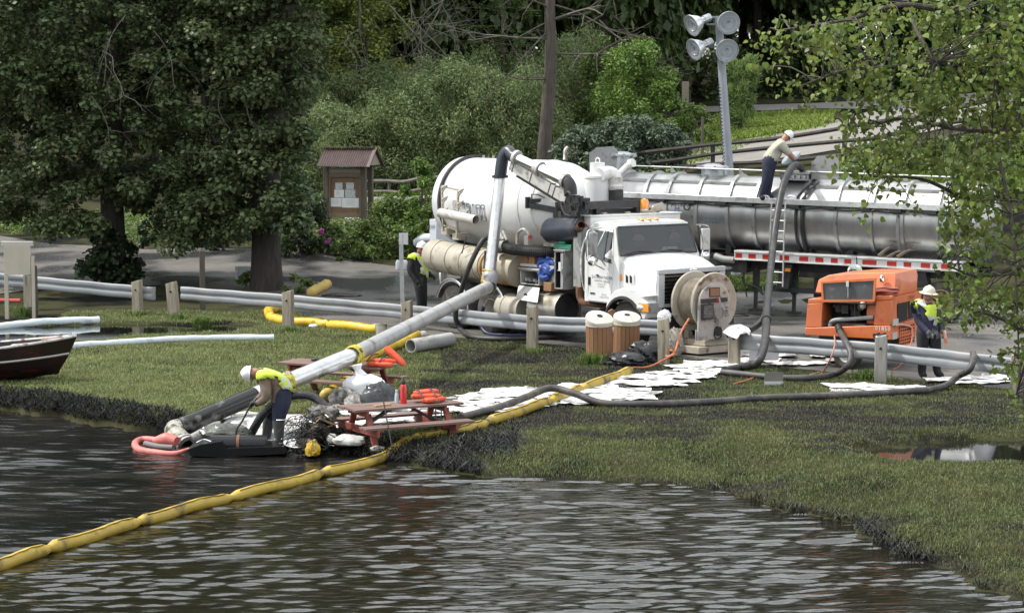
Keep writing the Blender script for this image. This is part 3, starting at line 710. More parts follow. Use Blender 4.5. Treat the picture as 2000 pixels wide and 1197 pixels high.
# ---- air cleaner drum, stack and shields
A, C_ = S(1074, 451, .22), S(1141, 446, .28); ln = np.linalg.norm(C_ - A); b = MB(); b.lathe([(.01, -.14), (.17, -.14), (.18, -.1), (.26, -.02), (.29, .04), (.29, ln), (.01, ln)], A, C_ - A, 30); dr = B('silencer_drum', b, M_navy)
b = MB(); b.lathe([(.01, -.21), (.13, -.21), (.15, -.19), (.15, -.13), (.17, -.12)], A, C_ - A, 20); B('drum_cap', b, M_card, dr)
b = MB(); b.pipe(S(1131, 446, .1), S(1136, 440, -.05), .1, .012, 14); b.tube([S(1133, 445, .12), S(1138, 455, .3), S(1139, 475, .4)], .09, 10, k=4); B('outlet_pipe', b, M_rust)
p0, p1 = S(1121, 443, .08), S(1137, 563, .08); b = MB(); b.boxp((p0[0], .06, p1[2] + .02), (p1[0] - .02, .10, p0[2])); b.boxp((p0[0], .10, p1[2] + .02), (p0[0] + .03, .34, p0[2])); b.boxp((p1[0] - .05, .10, p1[2] + .02), (p1[0] - .02, .34, p0[2])); sh = B('stack_shield', b, M_grey, bevel=.008)
b = MB(); b.cyl((p0[0] + .16, .22, p1[2]), (p0[0] + .16, .22, p0[2] + .05), .085, 14); B('exhaust_stack', b, M_rust)
b = MB(); b.boxp((p1[0] - .02, .3, S(1140, 448, .3)[2] - .06), (p1[0] + .35, .36, S(1140, 448, .3)[2])); B('stack_bracket', b, M_grey)
# corrugated hose, small valve and pipes
b = MB(); P = spline([S(984, 483, -.12), S(1000, 487, -.12), S(1030, 490, -.05), S(1060, 492, .05), S(1082, 493, .2)], 16); b.tube(P, [.115 + .018 * (k % 2) for k in range(len(P))], 14); B('corrugated_hose', b, M_rub, angle=20)
b = MB(); b.tube([S(1010, 478, .1), S(1011, 458, .1), S(1021, 448, .1), S(1031, 455, .1), S(1032, 468, .1)], .035, 8, k=6); B('breather_pipe', b, M_lgrey)
b = MB(); b.box(S(1032, 470, .1), (.16, .16, .22)); B('valve', b, M_lgrey, bevel=.02); b = MB(); b.box(S(1035, 463, .02) , (.1, .03, .08)); B('valve_lever', b, M_red)
b = MB(); b.lathe([(.14, -.1), (.17, -.1), (.17, .05), (.13, .06), (.13, .22)], S(976, 481, -.15), (1, 0, .05), 18); b.tube([S(984, 470, -.1), S(975, 455, .1), S(968, 440, .15)], .05, 8, k=3); b.tube([S(990, 470, -.1), S(982, 452, .1)], .03, 8); B('coupling', b, M_grey)

# ---- boom, turret and hanging pipe
pv, en = S(1112, 390, .02), S(1000, 322, -.22); d_ = en - pv; u_ = d_ / np.linalg.norm(d_)
b = MB(); b.bar(pv + u_ * .05, en, .16, .24); bm_ = B('boom_beam', b, M_lgrey, bevel=.01)
for f in (.22, .3, .62, .93):
    b = MB(); b.bar(pv + d_ * f, pv + d_ * (f + .012), .172, .262); B('boom_band', b, M_black, bm_)
b = MB(); b.bar(pv + d_ * .1 - [0, 0, .17], pv + d_ * .9 - [0, 0, .17], .1, .06); B('boom_ram', b, M_black, bm_)
t0, t1 = S(1106, 354, .0), S(1004, 306, -.25); dt = t1 - t0
b = MB(); b.tube([t0, t0 + dt * .52], .135, 18); b.tube([t0 + dt * .52, t1], .115, 18); tb = B('boom_pipe', b, M_chrome)
for f in (.0, .48, .52, .93):
    b = MB(); b.lathe([(.10, 0), (.175, 0), (.175, .07), (.10, .07)], t0 + dt * f, dt, 18); B('pipe_flange', b, M_lgrey, tb)
for f in (.06, .5, .9):
    b = MB(); a_ = t0 + dt * f; c_ = pv + d_ * f * 1.0; b.bar(a_ - [0, 0, .08], np.array([a_[0], a_[1], a_[2] - .38]), .06, .12, up=(1, 0, 0)); B('pipe_bracket', b, M_lgrey, tb)
b = MB(); b.tube([t0 - dt * .0, t0 - dt * .03 - [0, 0, .02], t0 - dt * .07 - [0, 0, .1], t0 - dt * .08 - [0, 0, .26]], .15, 14, k=4); B('rubber_elbow', b, M_rub)
e0 = t1; e1 = S(977, 346, -.35); b = MB(); b.tube([t1 - dt * .02, t1 + dt * .02, S(993, 296, -.25), S(984, 305, -.3), S(980, 322, -.33), e1], .145, 18, k=6); B('drop_elbow', b, M_navy)
b = MB(); b.lathe([(.12, -.02), (.19, -.02), (.19, .04), (.12, .04)], e1, (0, 0, 1), 18); B('clamp_ring', b, M_black)
PB = S(957, 532, -.75); b = MB(); b.tube([e1, PB], .135, 20); hp = B('hanging_pipe', b, M_alu)
b = MB(); b.lathe([(.15, -.02), (.16, .02), (.15, .06)], PB + [0, 0, 0.0], e1 - PB, 18); b.tube([PB, PB + (PB - e1) * .02], .15, 18); B('tape_wrap', b, M_tape, hp)
PJ = S(955, 556, -.82)
b = MB(); b.tube([PB + [0, 0, .02], (PB + PJ) / 2 + [.02, 0, .03], PJ], [.16, .2, .17], 16, k=4); B('wrapped_joint', b, M_tapeg, hp)
b = MB(); rr_ = random.Random(5)
for k in range(7): z_ = rr_.uniform(0, 1); c_ = PB * (1 - z_) + PJ * z_; b.lathe([(.19, -.015), (.2, 0), (.19, .02)], c_, np.array([rr_.uniform(-.5, .5), rr_.uniform(-.5, .5), 1]), 14)
B('tape_strips', b, M_tape, hp)
# turret, dark arms
b = MB(); tp = S(1110, 395, .3); b.cyl((tp[0] + .25, .45, 1.9), (tp[0] + .25, .45, tp[2] + .1), .22, 16); b.box(pv + [.05, .05, -.02], (.26, .2, .24), .2)
for k in range(26): b.box(pv + [rr_.uniform(-.1, .45), rr_.uniform(-.3, .2), rr_.uniform(-.4, .12)], (rr_.uniform(.03, .13), .06, rr_.uniform(.03, .13)), rr_.random())
b.boxp((tp[0] - .05, .2, tp[2] - .55), (tp[0] + .3, .5, tp[2] - .1)); b.tube([pv + [.1, -.2, .1], pv + [.3, -.25, .18], pv + [.4, -.2, -.1], pv + [.2, -.15, -.3]], .03, 6, k=4); b.tube([pv + [-.1, -.15, -.1], pv + [.1, -.22, -.3], pv + [.3, -.2, -.35]], .025, 6, k=4); B('boom_turret', b, M_black)
b = MB(); b.bar(S(1031, 400, .15), S(1095, 412, .5), .1, .13); b.bar(S(1034, 392, .15), S(1090, 390, .6), .08, .08); b.box(S(1031, 396, .12), (.05, .12, .26)); b.tube([S(1038, 390, .1), S(1038, 380, .1), S(1050, 380, .1), S(1064, 387, .2)], .014, 6); b.cyl(S(1090, 405, .5), S(1090, 425, .5), .12, 12); B('outrigger_arm', b, M_black)
# headboard behind the cab
q0, q1 = T.end(1100, 402, 4.2), T.end(1234, 394, 4.75)
b = MB(); zz = S(1148, 403, .4)[2]; b.boxp((4.45, .35, zz - .07), (4.62, 2.15, zz + .1)); b.boxp((3.3, .45, zz - .12), (4.449, .6, zz + .05)); b.boxp((4.46, .7, zz - .5), (4.6, .8, zz - .071)); b.boxp((4.46, 1.9, zz - .5), (4.6, 2.05, zz - .071)); b.boxp((3.9, .9, zz - .6), (4.4, 2.5, zz - .1)); b.tube([S(1100, 428, .5), S(1112, 416, .6), S(1135, 414, .8), S(1150, 425, 1.0)], .06, 8, k=4)
B('headboard', b, M_black)
# white cyclone canister and elbow
cb = S(1167, 396, 1.35); b = MB(); b.lathe([(.01, 0), (.3, 0), (.3, .66), (.32, .67), (.32, .72), (.3, .73), (.17, .74), (.17, 1.02), (.01, 1.03)], (cb[0], 1.35, cb[2] - .1), (0, 0, 1), 28); cy = B('cyclone_canister', b, M_tankw)
b = MB(); tz = cb[2] + .93; b.tube([(cb[0] - .07, 1.35, tz), (cb[0] - .07, 1.35, tz + .07), (cb[0] + .0, 1.35, tz + .1), (cb[0] + .07, 1.35, tz + .07), (cb[0] + .07, 1.35, tz)], .014, 6); B('lifting_eye', b, M_white, cy)
b = MB(); b.tube([S(1172, 342, 1.2), S(1188, 338, 1.45), S(1200, 345, 1.6), S(1203, 372, 1.6)], .16, 16, k=5); wp = B('white_elbow_pipe', b, M_white); b = MB()
b.lathe([(.15, 0), (.18, 0), (.18, .05), (.15, .05)], S(1203, 368, 1.6), (0, 0, 1), 18); b.lathe([(.15, 0), (.172, 0), (.172, .14), (.15, .14)], S(1202, 358, 1.6), (0, 0, 1), 18); B('pipe_collar', b, M_lgrey, wp)
b = MB(); b.cyl(S(1203, 371, 1.6), S(1203, 394, 1.6), .17, 18); B('rubber_sleeve', b, M_rub)
b = MB(); b.tube([S(1203, 345, 1.6), S(1224, 324, 1.9), S(1233, 318, 2.0)], .06, 10); b.cyl(S(1230, 320, 1.98), S(1237, 318, 2.0), .1, 12); B('vent_pipe', b, M_white)
b = MB(); b.tube([S(1103, 312, 2.1), S(1104, 294, 2.1), S(1109, 287, 2.15)], .05, 8, k=4); B('exhaust_tip', b, M_chrome)

# ---- cab
X0, X1 = S(1143, 580, .1)[0], S(1213, 503, .2)[0]
ZB, ZT = S(1165, 588, .1)[2], S(1204, 436, .25)[2]
XR = S(1206, 443, .28)[0]; ZW = S(1213, 503, .2)[2]
YA, YB = .10, 2.48; YM = (YA + YB) / 2
def hw(z): return (YB - YA) / 2 - max(0, z - ZW) * .14
prof = [(X0, ZB), (X0, ZW), (X0 + .05, ZT - .1), (X0 + .14, ZT - .01), (XR - .25, ZT + .02), (XR - .04, ZT - .01), (XR + .02, ZT - .08), (X1 + .03, ZW - .02), (X1 + .03, ZB)]
b = MB(); n_ = len(prof); rows = []
for f in (-1, -.93, -.6, 0, .6, .93, 1):
    cr = .03 * (1 - f * f)
    rows.append([(x, YM + f * hw(z), z - (.05 if (abs(f) == 1 and z > ZT - .12) else 0) + (cr if z > ZT - .06 else 0)) for x, z in prof])
V = [p for rw in rows for p in rw]; b.add(V, [(i * n_ + j, (i + 1) * n_ + j, (i + 1) * n_ + (j + 1) % n_, i * n_ + (j + 1) % n_) for i in range(len(rows) - 1) for j in range(n_)] + [tuple(range(n_ - 1, -1, -1)), tuple((len(rows) - 1) * n_ + j for j in range(n_))])
B('cab', b, M_white, bevel=.02)
# windscreen on its sloping plane
def wsp(u, t, off=.012):      # u: -1..1 across, t: 0 bottom..1 top
    za_, zb2 = ZW + .04, ZT - .10; z_ = za_ + (zb2 - za_) * t; x_ = (X1 + .03) + (XR + .02 - X1 - .03) * ((z_ - (ZW - .02)) / (ZT - .08 - ZW + .02))
    nx, nz_ = .92, .36; return np.array([x_ + nx * off, YM + u * (hw(z_) - .06), z_ + nz_ * off])
b = MB(); b.prism([wsp(-1, 0, .006), wsp(1, 0, .006), wsp(1, 1, .006), wsp(-1, 1, .006)], np.array([-.004, 0, -.001])); ci = B('cab_shade_plate', b, M_dark)  # flat dark plate on the closed cab; its colour stands for interior shade
for u in (-.5, .5):
    b = MB(); b.ell(wsp(u, .42, .012), (.02, .22, .2), 14, 8); b.ell(wsp(u, .72, .012), (.02, .11, .08), 12, 7); B('seat', b, mat('grey_seat_cloth', (.10, .10, .10), r=.9), ci)
b = MB(); P = [wsp(.42 + .2 * math.cos(a_), .2 + .2 * math.sin(a_), .02) for a_ in np.linspace(0, 2 * math.pi, 16)]; b.tube(P, .012, 5); B('steering_wheel', b, mat('grey_rim_plastic', (.05, .05, .05), r=.5), ci)
b = MB(); b.prism([wsp(-.97, .0, .014), wsp(.97, .0, .014), wsp(.93, .13, .014), wsp(-.93, .16, .014)], np.array([.01, 0, .004])); B('dashboard', b, mat('grey_dashboard', (.14, .15, .15), r=.7), ci)
b = MB(); b.prism([wsp(-1, 0, .046), wsp(1, 0, .046), wsp(1, 1, .046), wsp(-1, 1, .046)], np.array([-.006, 0, -.002])); wsn = B('windscreen', b, mat('clear_windscreen', (.02, .03, .032), r=.04, spec=.8, ior=1.5, alpha=.45, bump=.05, bsc=2.5))
b = MB()
for a_, c_ in (((-1.0, 0), (1.0, 0)), ((1.0, 0), (1.0, 1)), ((1.0, 1), (-1.0, 1)), ((-1.0, 1), (-1.0, 0))): b.tube([wsp(*a_, .03), wsp(*c_, .03)], .026, 6)
B('rubber_seal', b, M_black, wsn)
for u0, u1 in ((-.85, -.2), (-.02, .62)):
    b = MB(); b.tube([wsp(u0, .03, .06), wsp((u0 + u1) / 2, .1, .068), wsp(u1, .06, .062)], .013, 5); B('wiper', b, M_black)
b = MB(); b.prism([wsp(.05, .1, .026), wsp(.55, .1, .026), wsp(.5, .22, .026), wsp(.15, .24, .026)], np.array([.002, 0, .001])); B('paper_on_dashboard', b, mat('pale_paper', (.6, .68, .68), r=.5), ci)
# side door
xd0, xd1 = X0 + .1, S(1193, 590, .1)[0]
def sdp(x, z, off=.0): return np.array([x, YM - hw(z) - off, z])
b = MB(); b.prism([sdp(xd0, ZB + .0, .004), sdp(xd1, ZB + .0, .004), sdp(xd1 + .1, ZW - .25, .004), sdp(xd1 + .1, ZW, .004), sdp(xd0, ZW, .004)], np.array([0, -.012, 0]))
b.prism([sdp(xd0, ZW + .003, .004), sdp(xd1 + .1, ZW + .003, .004), sdp(xd1 - .02, ZT - .12, .004), sdp(xd0 + .03, ZT - .12, .004)], np.array([0, -.012, 0]))
door = B('cab_door', b, M_white, bevel=.004)
b = MB(); b.prism([sdp(xd0 + .14, ZW - .02, .020), sdp(xd1 + .04, ZW - .14, .020), sdp(xd1 + .0, ZT - .2, .020), sdp(xd0 + .14, ZT - .17, .020)], np.array([0, -.006, 0])); B('window', b, M_glass, door)
b = MB(); b.bar(sdp(xd1 - .22, ZW - .07, .028), sdp(xd1 - .16, ZT - .18, .028), .03, .012, up=(0, 1, 0)); B('window_bar', b, M_black, door)
hx, _, hz = S(1144, 548, .05); b = MB(); b.box((xd0 + .07, YA - .025, hz), (.07, .03, .18)); B('handle', b, M_dark, door, bevel=.01)
b = MB(); b.box((xd0 + .18, YA - .02, ZB + .17), (.16, .02, .03)); B('door_vent', b, M_dark, door)
def dtxt(t, px, py, sz, mt=M_ink): c_ = S(px, py, YA - .022); return B('lettering', text_mb(t, sz, (c_, (1, 0, 0), (0, 0, 1), (0, -1, 0))), mt, door, flat=True)
dtxt('DOWNUNDER', 1176, 545, .105, mat('slate_lettering', (.09, .10, .12), r=.5)); dtxt('MUNICIPAL  SERVICES', 1176, 550.5, .055); dtxt('Comstock, MI', 1174, 556, .05); dtxt('269.344.8117', 1174, 561, .045); dtxt('Services Inc', 1184, 552.5, .035); dtxt('MC 132', 1180, 577, .05); dtxt('USDOT 703 N', 1180, 582, .05)
b = MB(); c_ = S(1163, 536, YA - .022); b.prism([c_, c_ + [.10, 0, -.05], c_ + [.14, 0, -.03], c_ + [.09, 0, .01]], (0, -.004, 0)); B('bird_emblem', b, M_ink, door)
b = MB(); b.tube([sdp(X0 + .03, ZB + .2, .06), sdp(X0 + .0, ZB + .5, .12), sdp(X0 + .0, ZW + .1, .12), sdp(X0 + .12, ZW + .42, .12), sdp(X0 + .3, ZT - .2, .03)], .02, 8, k=5); B('grab_rail', b, M_chrome)
for k, (u, z_) in enumerate([(-.86, 0), (-.2, 1), (.0, 1), (.2, 1), (.86, 0)]):
    b = MB(); b.ell((XR - .12 - (.08 if not z_ else 0), YM + u * (hw(ZT)), ZT + (.045 if z_ else -.0)), (.1, .06, .035), 10, 6); B('clearance_light', b, M_amber)
# roof box behind, beacon
b = MB(); b.boxp((X0 - .55, .3, 2.2), (X0 - .06, 3.0, ZT + .10)); b.boxp((X0 - .58, .27, ZT + .103), (X0 - .03, 3.03, ZT + .13)); rb = B('roof_box', b, M_white, bevel=.01)
for yy in (.9, 1.6, 2.4):
    b = MB(); b.cyl((X0 - .3, yy, ZT + .13), (X0 - .3, yy, ZT + .17), .07, 8); B('cap', b, M_beige, rb)
bp = T.end(1258, 410, X0 - .3); b = MB(); b.boxp((X0 - .4, bp[1] - .1, ZT + .13), (X0 - .2, bp[1] + .35, ZT + .18)); b.cyl((X0 - .3, bp[1] + .3, ZT + .2), (X0 - .1, bp[1] + .4, ZT + .28), .1, 12); B('horn', b, M_beige)
b = MB(); b.lathe([(.01, 0), (.11, 0), (.11, .16), (.085, .22), (.01, .24)], (X0 - .3, bp[1], ZT + .22), (0, 0, 1), 16); B('beacon', b, M_amber)
b = MB(); b.cyl((X0 - .3, bp[1], ZT + .18), (X0 - .3, bp[1], ZT + .22), .1, 12); B('beacon_base', b, M_white)

# ---- hood, fenders, grille
XH = S(1284, 531, .3)[0]; ZH = S(1284, 531, .3)[2]; ZG = S(1292, 597, .3)[2]; YH0, YH1 = .28, 2.22
b = MB(); secs = []
for t in np.linspace(0, 1, 6):
    x = X1 + .03 + (XH - X1 - .03) * t; zt_ = (ZW + .02) * (1 - t) + ZH * t + .05 * math.sin(math.pi * t); y0 = (YA + .06) * (1 - t) + YH0 * t; y1 = (YB - .06) * (1 - t) + YH1 * t; ym = (y0 + y1) / 2
    secs.append([(x, y0, ZG), (x, y0, zt_ - .30), (x, y0 + .02, zt_ - .12), (x, y0 + .12, zt_ - .02), (x, y0 + .45, zt_ + .03), (x, ym, zt_ + .05), (x, y1 - .45, zt_ + .03), (x, y1 - .12, zt_ - .02), (x, y1 - .02, zt_ - .12), (x, y1, zt_ - .30), (x, y1, ZG)])
k_ = len(secs[0]); b.add([p for s_ in secs for p in s_], [(i * k_ + j, (i + 1) * k_ + j, (i + 1) * k_ + (j + 1) % k_, i * k_ + (j + 1) % k_) for i in range(5) for j in range(k_)] + [tuple(5 * k_ + j for j in range(k_))]); hood = B('hood', b, M_white, bevel=.015)
b = MB(); b.boxp((XH + .003, YH0 - .01, ZG - .06), (XH + .09, YH0 + .16, ZH - .06)); b.boxp((XH + .003, YH1 - .16, ZG - .06), (XH + .09, YH1 + .01, ZH - .06)); b.boxp((XH + .003, YH0 - .01, ZH - .057), (XH + .10, YH1 + .01, ZH + .05)); b.boxp((XH + .003, YH0 + .163, ZG - .06), (XH + .06, YH1 - .163, ZG + .02)); B('grille_frame', b, mat('silver_plastic', (.42, .43, .44), (.36, .37, .38), sc=5, r=.4), bevel=.015)
b = MB(); b.boxp((XH + .002, YH0 + .165, ZG + .022), (XH + .01, YH1 - .165, ZH - .06)); B('grille_back', b, M_dark)
for k in range(8):
    z_ = ZG + .06 + k * (ZH - ZG - .16) / 7; b = MB(); b.box((XH + .045, (YH0 + YH1) / 2, z_), (.06, YH1 - YH0 - .34, .028), rot('Y', .35)); B('grille_slat', b, M_chrome)
b = MB(); b.ell((XH + .105, (YH0 + YH1) / 2, ZH + .0), (.01, .12, .05), 14, 8); B('oval_badge', b, M_chrome)
b = MB(); ep = np.array([XH - .18, .9, ZH + .075])
for x_, y_, l_, a_ in ((0, 0, .16, .4), (.02, .14, .2, -.5), (-.03, .26, .16, .3), (.06, .12, .3, 1.57)): b.box(ep + [x_, y_, .002], (l_, .035, .006), a_)
B('hood_emblem', b, M_ink, hood)
FC = np.array([xf, .55])
def fender(y0, y1):
    o_ = [(xf - .62, .82), (xf - .55, 1.08), (xf - .32, 1.30), (xf + .0, 1.40), (xf + .4, 1.38), (xf + .8, 1.26), (XH - .12, 1.2), (XH + .02, 1.12), (XH + .05, .98), (XH + .0, .80), (xf + .72, .74)]
    arc = [(xf + .61 * math.cos(t), .55 + .61 * math.sin(t)) for t in np.linspace(R(18), R(158), 12)]
    return MB().prism([(x, y0, z) for x, z in o_ + arc], (0, y1 - y0, 0))
B('fender', fender(-.03, .42), M_white, angle=50, bevel=.03); B('fender', fender(2.08, 2.5), M_white, angle=50, bevel=.03)
b = MB(); th = np.linspace(R(10), R(165), 16); b.sheet([[(xf + r_ * math.cos(t), y_, .55 + r_ * math.sin(t)) for t in th] for y_, r_ in ((-.06, .60), (-.055, .66), (-.03, .665), (.4, .605))]); b.sheet([[(xf + .6 * math.cos(t), y_, .55 + .6 * math.sin(t)) for t in th] for y_ in (.41, -.06)]); B('wheel_arch_flare', b, M_rub)
# headlight cluster on the near corner, one on the far corner
for y_, s_ in ((-.035, 1), (2.505, -1)):
    b = MB(); b.boxp((xf + .52, y_ - .012, .90), (XH + .055, y_ + .012, 1.10)); b.boxp((XH + .054, y_ if s_ > 0 else y_ - .36, .90), (XH + .068, y_ + .36 if s_ > 0 else y_, 1.10)); hb = B('headlight_housing', b, M_grey)
    b = MB(); b.boxp((xf + .54, y_ - s_ * .026, .915), (xf + .86, y_ - s_ * .013, 1.085)); B('turn_signal', b, M_amber, hb, bevel=.01)
    b = MB(); b.ell((XH - .16, y_ - s_ * .012, 1.0), (.13, .04, .07), 14, 8); B('headlight', b, M_lens, hb)
b = MB(); b.boxp((XH - .25, .05, .52), (XH + .16, 2.45, .78)); B('bumper', b, M_black, bevel=.03)
vx, _, vz = S(1225, 545, .2); yv = .185; b = MB(); b.boxp((vx - .22, yv - .012, vz - .1), (vx + .24, yv + .03, vz + .12)); vp = B('side_vent', b, M_white, hood, bevel=.01)
b = MB(); b.ell((vx - .16, .165, vz + .02), (.05, .02, .085), 10, 6); B('side_marker', b, M_amber)
for q in (-.01, .12):
    b = MB(); b.prism([(vx + q, .17, vz - .07), (vx + q + .08, .17, vz - .08), (vx + q + .07, .17, vz + .06), (vx + q, .17, vz + .1)], (0, -.006, 0)); B('vent_slot', b, M_dark)
# mirrors
for s_, yc in ((-1, YA), (1, YB)):
    t = bpy.data.objects.new('mirror', None); col.objects.link(t); t.parent = trk; t.location = (XR - .25 if s_ < 0 else XR + .12, yc + s_ * .32, ZW + .02)
    b = MB(); b.box((0, 0, .28), (.09, .24, .50)); b.build('mirror_shell', M_grey if s_ < 0 else M_lgrey, t, bevel=.03)
    b = MB(); b.ell((0, 0, -.1), (.08, .14, .12), 14, 8); b.build('round_mirror', M_chrome, t)
    b = MB(); b.tube([(.0, -s_ * .27, .62), (-.02, 0, .60), (-.03, s_ * .14, .5), (-.03, s_ * .15, 0), (-.02, s_ * .05, -.12), (.1, -s_ * .26, -.3)], .016, 6, k=4); b.tube([(.12, -s_ * .28, .6), (.0, -s_ * .05, .1), (.12, -s_ * .28, -.22)], .014, 6); b.build('mirror_bracket', M_chrome, t)

# ---- front hose reel
RX1 = XH + .95; rc = T.end(1393, 591, RX1); RX0 = RX1 - .62; RRr = .64; cz, cyy = rc[2], rc[1]
reel = bpy.data.objects.new('hose_reel', None); col.objects.link(reel); reel.parent = trk; reel.location = (RX0, cyy, cz)
M_reel = mat('worn_cream_reel', (.44, .40, .33), (.36, .32, .26), sc=3, r=.5, dirt=(.15, .075, .04), dsc=4, dpos=(.57, .70))
LL = RX1 - RX0
b = MB(); b.lathe([(.2, -.03), (RRr, -.03), (RRr + .015, 0), (RRr, .03), (.2, .03)], (0, 0, 0), (1, 0, 0), 44); b.lathe([(.40, LL - .03), (.56, LL - .02), (RRr - .03, LL + .0), (RRr, LL - .02), (RRr + .02, LL + .02), (RRr, LL + .05), (RRr - .07, LL + .03), (.50, LL + .0), (.38, LL + .02)], (0, 0, 0), (1, 0, 0), 44); b.build('reel_flange', M_reel, reel)
b = MB(); nw = 22
for k in range(nw): x_ = .045 + (LL - .1) * k / (nw - 1); b.lathe([(.50 + .014 * math.cos(a_), x_ + .014 * math.sin(a_)) for a_ in np.linspace(0, 2 * math.pi, 6)], (0, 0, 0), (1, 0, 0), 40)
b.cyl((.03, 0, 0), (LL - .03, 0, 0), .495, 40); b.build('wound_hose', mat('muddy_hose', (.235, .20, .15), (.15, .125, .09), sc=7, r=.7), reel)
b = MB(); b.cyl((LL - .1, 0, 0), (LL + .06, 0, 0), .40, 36); b.lathe([(.40, LL - .02), (.45, LL), (.45, LL + .05), (.40, LL + .06)], (0, 0, 0), (1, 0, 0), 36); b.build('hub_drum', M_reel, reel)
M_panel = mat('pinkish_grey_panel', (.42, .39, .36), (.36, .33, .31), sc=3, r=.5, dirt=(.16, .12, .09), dsc=5, dpos=(.55, .7))
xp = LL + .09
rpan = reel
class MBo(MB):
    def build(s, *a, **k):
        s.v = [(p[0], p[1] - .13, p[2]) for p in s.v]; return MB.build(s, *a, **k)
pan = [(0, .44 * math.cos(t), .44 * math.sin(t)) for t in np.linspace(R(10), R(170), 14)]; b = MBo(); b.prism([(xp, .4, -.78), (xp, .42, .05)] + [(xp, .40 * math.cos(t), .05 + .36 * math.sin(t)) for t in np.linspace(0, math.pi, 14)] + [(xp, -.42, -.1), (xp, -.42, -.78)], (.05, 0, 0)); b.boxp((LL + .062, -.45, -.78), (xp - .003, .45, -.55)); b.build('control_panel', M_panel, rpan, bevel=.008)
xq = xp + .052
b = MBo(); b.boxp((xq, -.36, -.33), (xq + .06, -.04, .0)); b.boxp((xq, -.12, .14), (xq + .015, .18, .34)); b.boxp((xq, -.36, .02), (xq + .02, .4, .11)); b.lathe([(.1, 0), (.12, 0), (.12, .02), (.1, .02)], (xq, .13, -.66), (1, 0, 0), 14); b.cyl((xq, .13, -.6), (xq + .03, .13, -.6), .11, 14); b.build('gauge_panel', M_black, rpan)
b = MBo(); b.boxp((xq + .061, -.33, -.3), (xq + .066, -.08, -.03)); b.build('gauge_face', mat('printed_panel', (.16, .15, .15), (.04, .04, .04), sc=30, r=.5), rpan)
b = MBo(); b.boxp((xq + .016, -.1, .16), (xq + .02, .16, .32)); b.build('meter_window', M_card, rpan)
b = MBo(); b.prism([(xq, .24, .2), (xq, .36, .28), (xq, .36, .18)], (.004, 0, 0)); b.build('warning_sticker', M_tape, rpan)
b = MBo(); b.boxp((xq + .021, .06, .03), (xq + .04, .12, .1)); b.build('red_knob', M_red, rpan)
b = MBo()
b.lathe([(.11, -.015), (.135, -.015), (.135, .02), (.11, .02)], (xq + .06, .12, -.2), (1, 0, 0), 20); b.tube([(xq + .05, .12, -.33), (xq + .07, .14, -.42), (xq + .05, .12, -.5)], .03, 8); b.tube([(xq + .05, .12, .12), (xq + .09, .12, .0), (xq + .07, .12, -.08)], .02, 8); b.build('hose_ring', M_grey, rpan)
b = text_mb('HG', .16, ((xq + .004, .33 - .13, -.2), (0, 0, -1), (0, 1, 0), (1, 0, 0))); b.build('lettering', M_ink, rpan, flat=True)
b = MB(); b.boxp((-.35, -.30, -.92), (xp - .02, .48, -.8)); b.boxp((-.9, -.1, -.9), (-.36, .3, -.72)); b.boxp((-.1, -.2, -.8), (.02, -.1, -.1)); b.boxp((-.25, -.5, -1.08), (LL + .1, .5, -.93)); b.build('reel_mount', M_reel, reel, bevel=.01)
# rear: pale box with 109, cab-side light guard
q = S(841, 432, 2.2); b = MB(); b.boxp((q[0] - .05, 2.2, q[2] - .62), (q[0] + .25, 2.9, q[2] + .05)); rx = B('rear_locker', b, mat('pale_blue_grey_paint', (.50, .53, .57), r=.45), bevel=.01)
c_ = S(847, 440, .98); B('lettering', text_mb('109', .17, ((q[0] + .08, 2.185, q[2] - .2), (1, 0, 0), (0, 0, 1), (0, -1, 0))), M_ink, rx, flat=True)
b = MB(); b.tube([S(815, 474, 3.6), S(830, 466, 3.5), S(846, 465, 3.3), S(860, 462, 3.1)], .13, 10, k=4); B('rear_hose_guard', b, mat('pale_blue_grey_paint', (.5, .53, .57)))
b = MB(); b.lathe([(.16, 0), (.28, 0), (.31, .05), (.28, .1), (.16, .1)], S(862, 535, .6), (1, .9, 0), 20); B('spare_rim', b, M_white)

# ---- loose things carried on the truck
def onT(p): return T.wld(p)
def loose(name, b, m, label, cat, group=None, **k):
    b.v = [tuple(onT(v)) for v in b.v]; return tag(b.build(name, m, **k), label, cat, group)
sz = S(1016, 520, 0)[2] - .02
for k, (px, lab) in enumerate(((1030, 'left brown carton on the vacuum truck shelf beside the open tool box'), (1043, 'right brown carton on the vacuum truck shelf next to the blue hose'))):
    c_ = S(px, 508, .1); b = MB(); b.boxp((c_[0] - .11, .02, S(px, 519, .1)[2]), (c_[0] + .11, .3, S(px, 519, .1)[2] + .24)); loose('carton', b, M_card, lab, 'box', 'cartons on the truck shelf', bevel=.008)
c_ = S(1070, 562, -.04); b = MB(); b.boxp((c_[0] - .16, -.04, c_[2] - .08), (c_[0] + .12, .25, c_[2] + .12)); loose('carton', b, M_card, 'small brown carton with a white label under the tall open cabinet of the truck', 'box', 'cartons on the truck shelf', bevel=.008)
b = MB(); rr_ = random.Random(8)
for k in range(8):
    c_ = S(1067 + rr_.uniform(-6, 7), 518 + rr_.uniform(-13, 20), .02 + rr_.uniform(0, .1)); P = [c_ + np.array([.17 * math.cos(t), rr_.uniform(-.05, .05), .11 * math.sin(t)]) for t in np.linspace(0, 6.0, 9)]; b.tube(P, .05, 7, k=2)
loose('lay_flat_hose', b, mat('blue_hose', (.02, .05, .22), (.03, .08, .30), sc=6, r=.45), 'bundle of bright blue lay flat hose hung between the truck cabinets', 'hose')
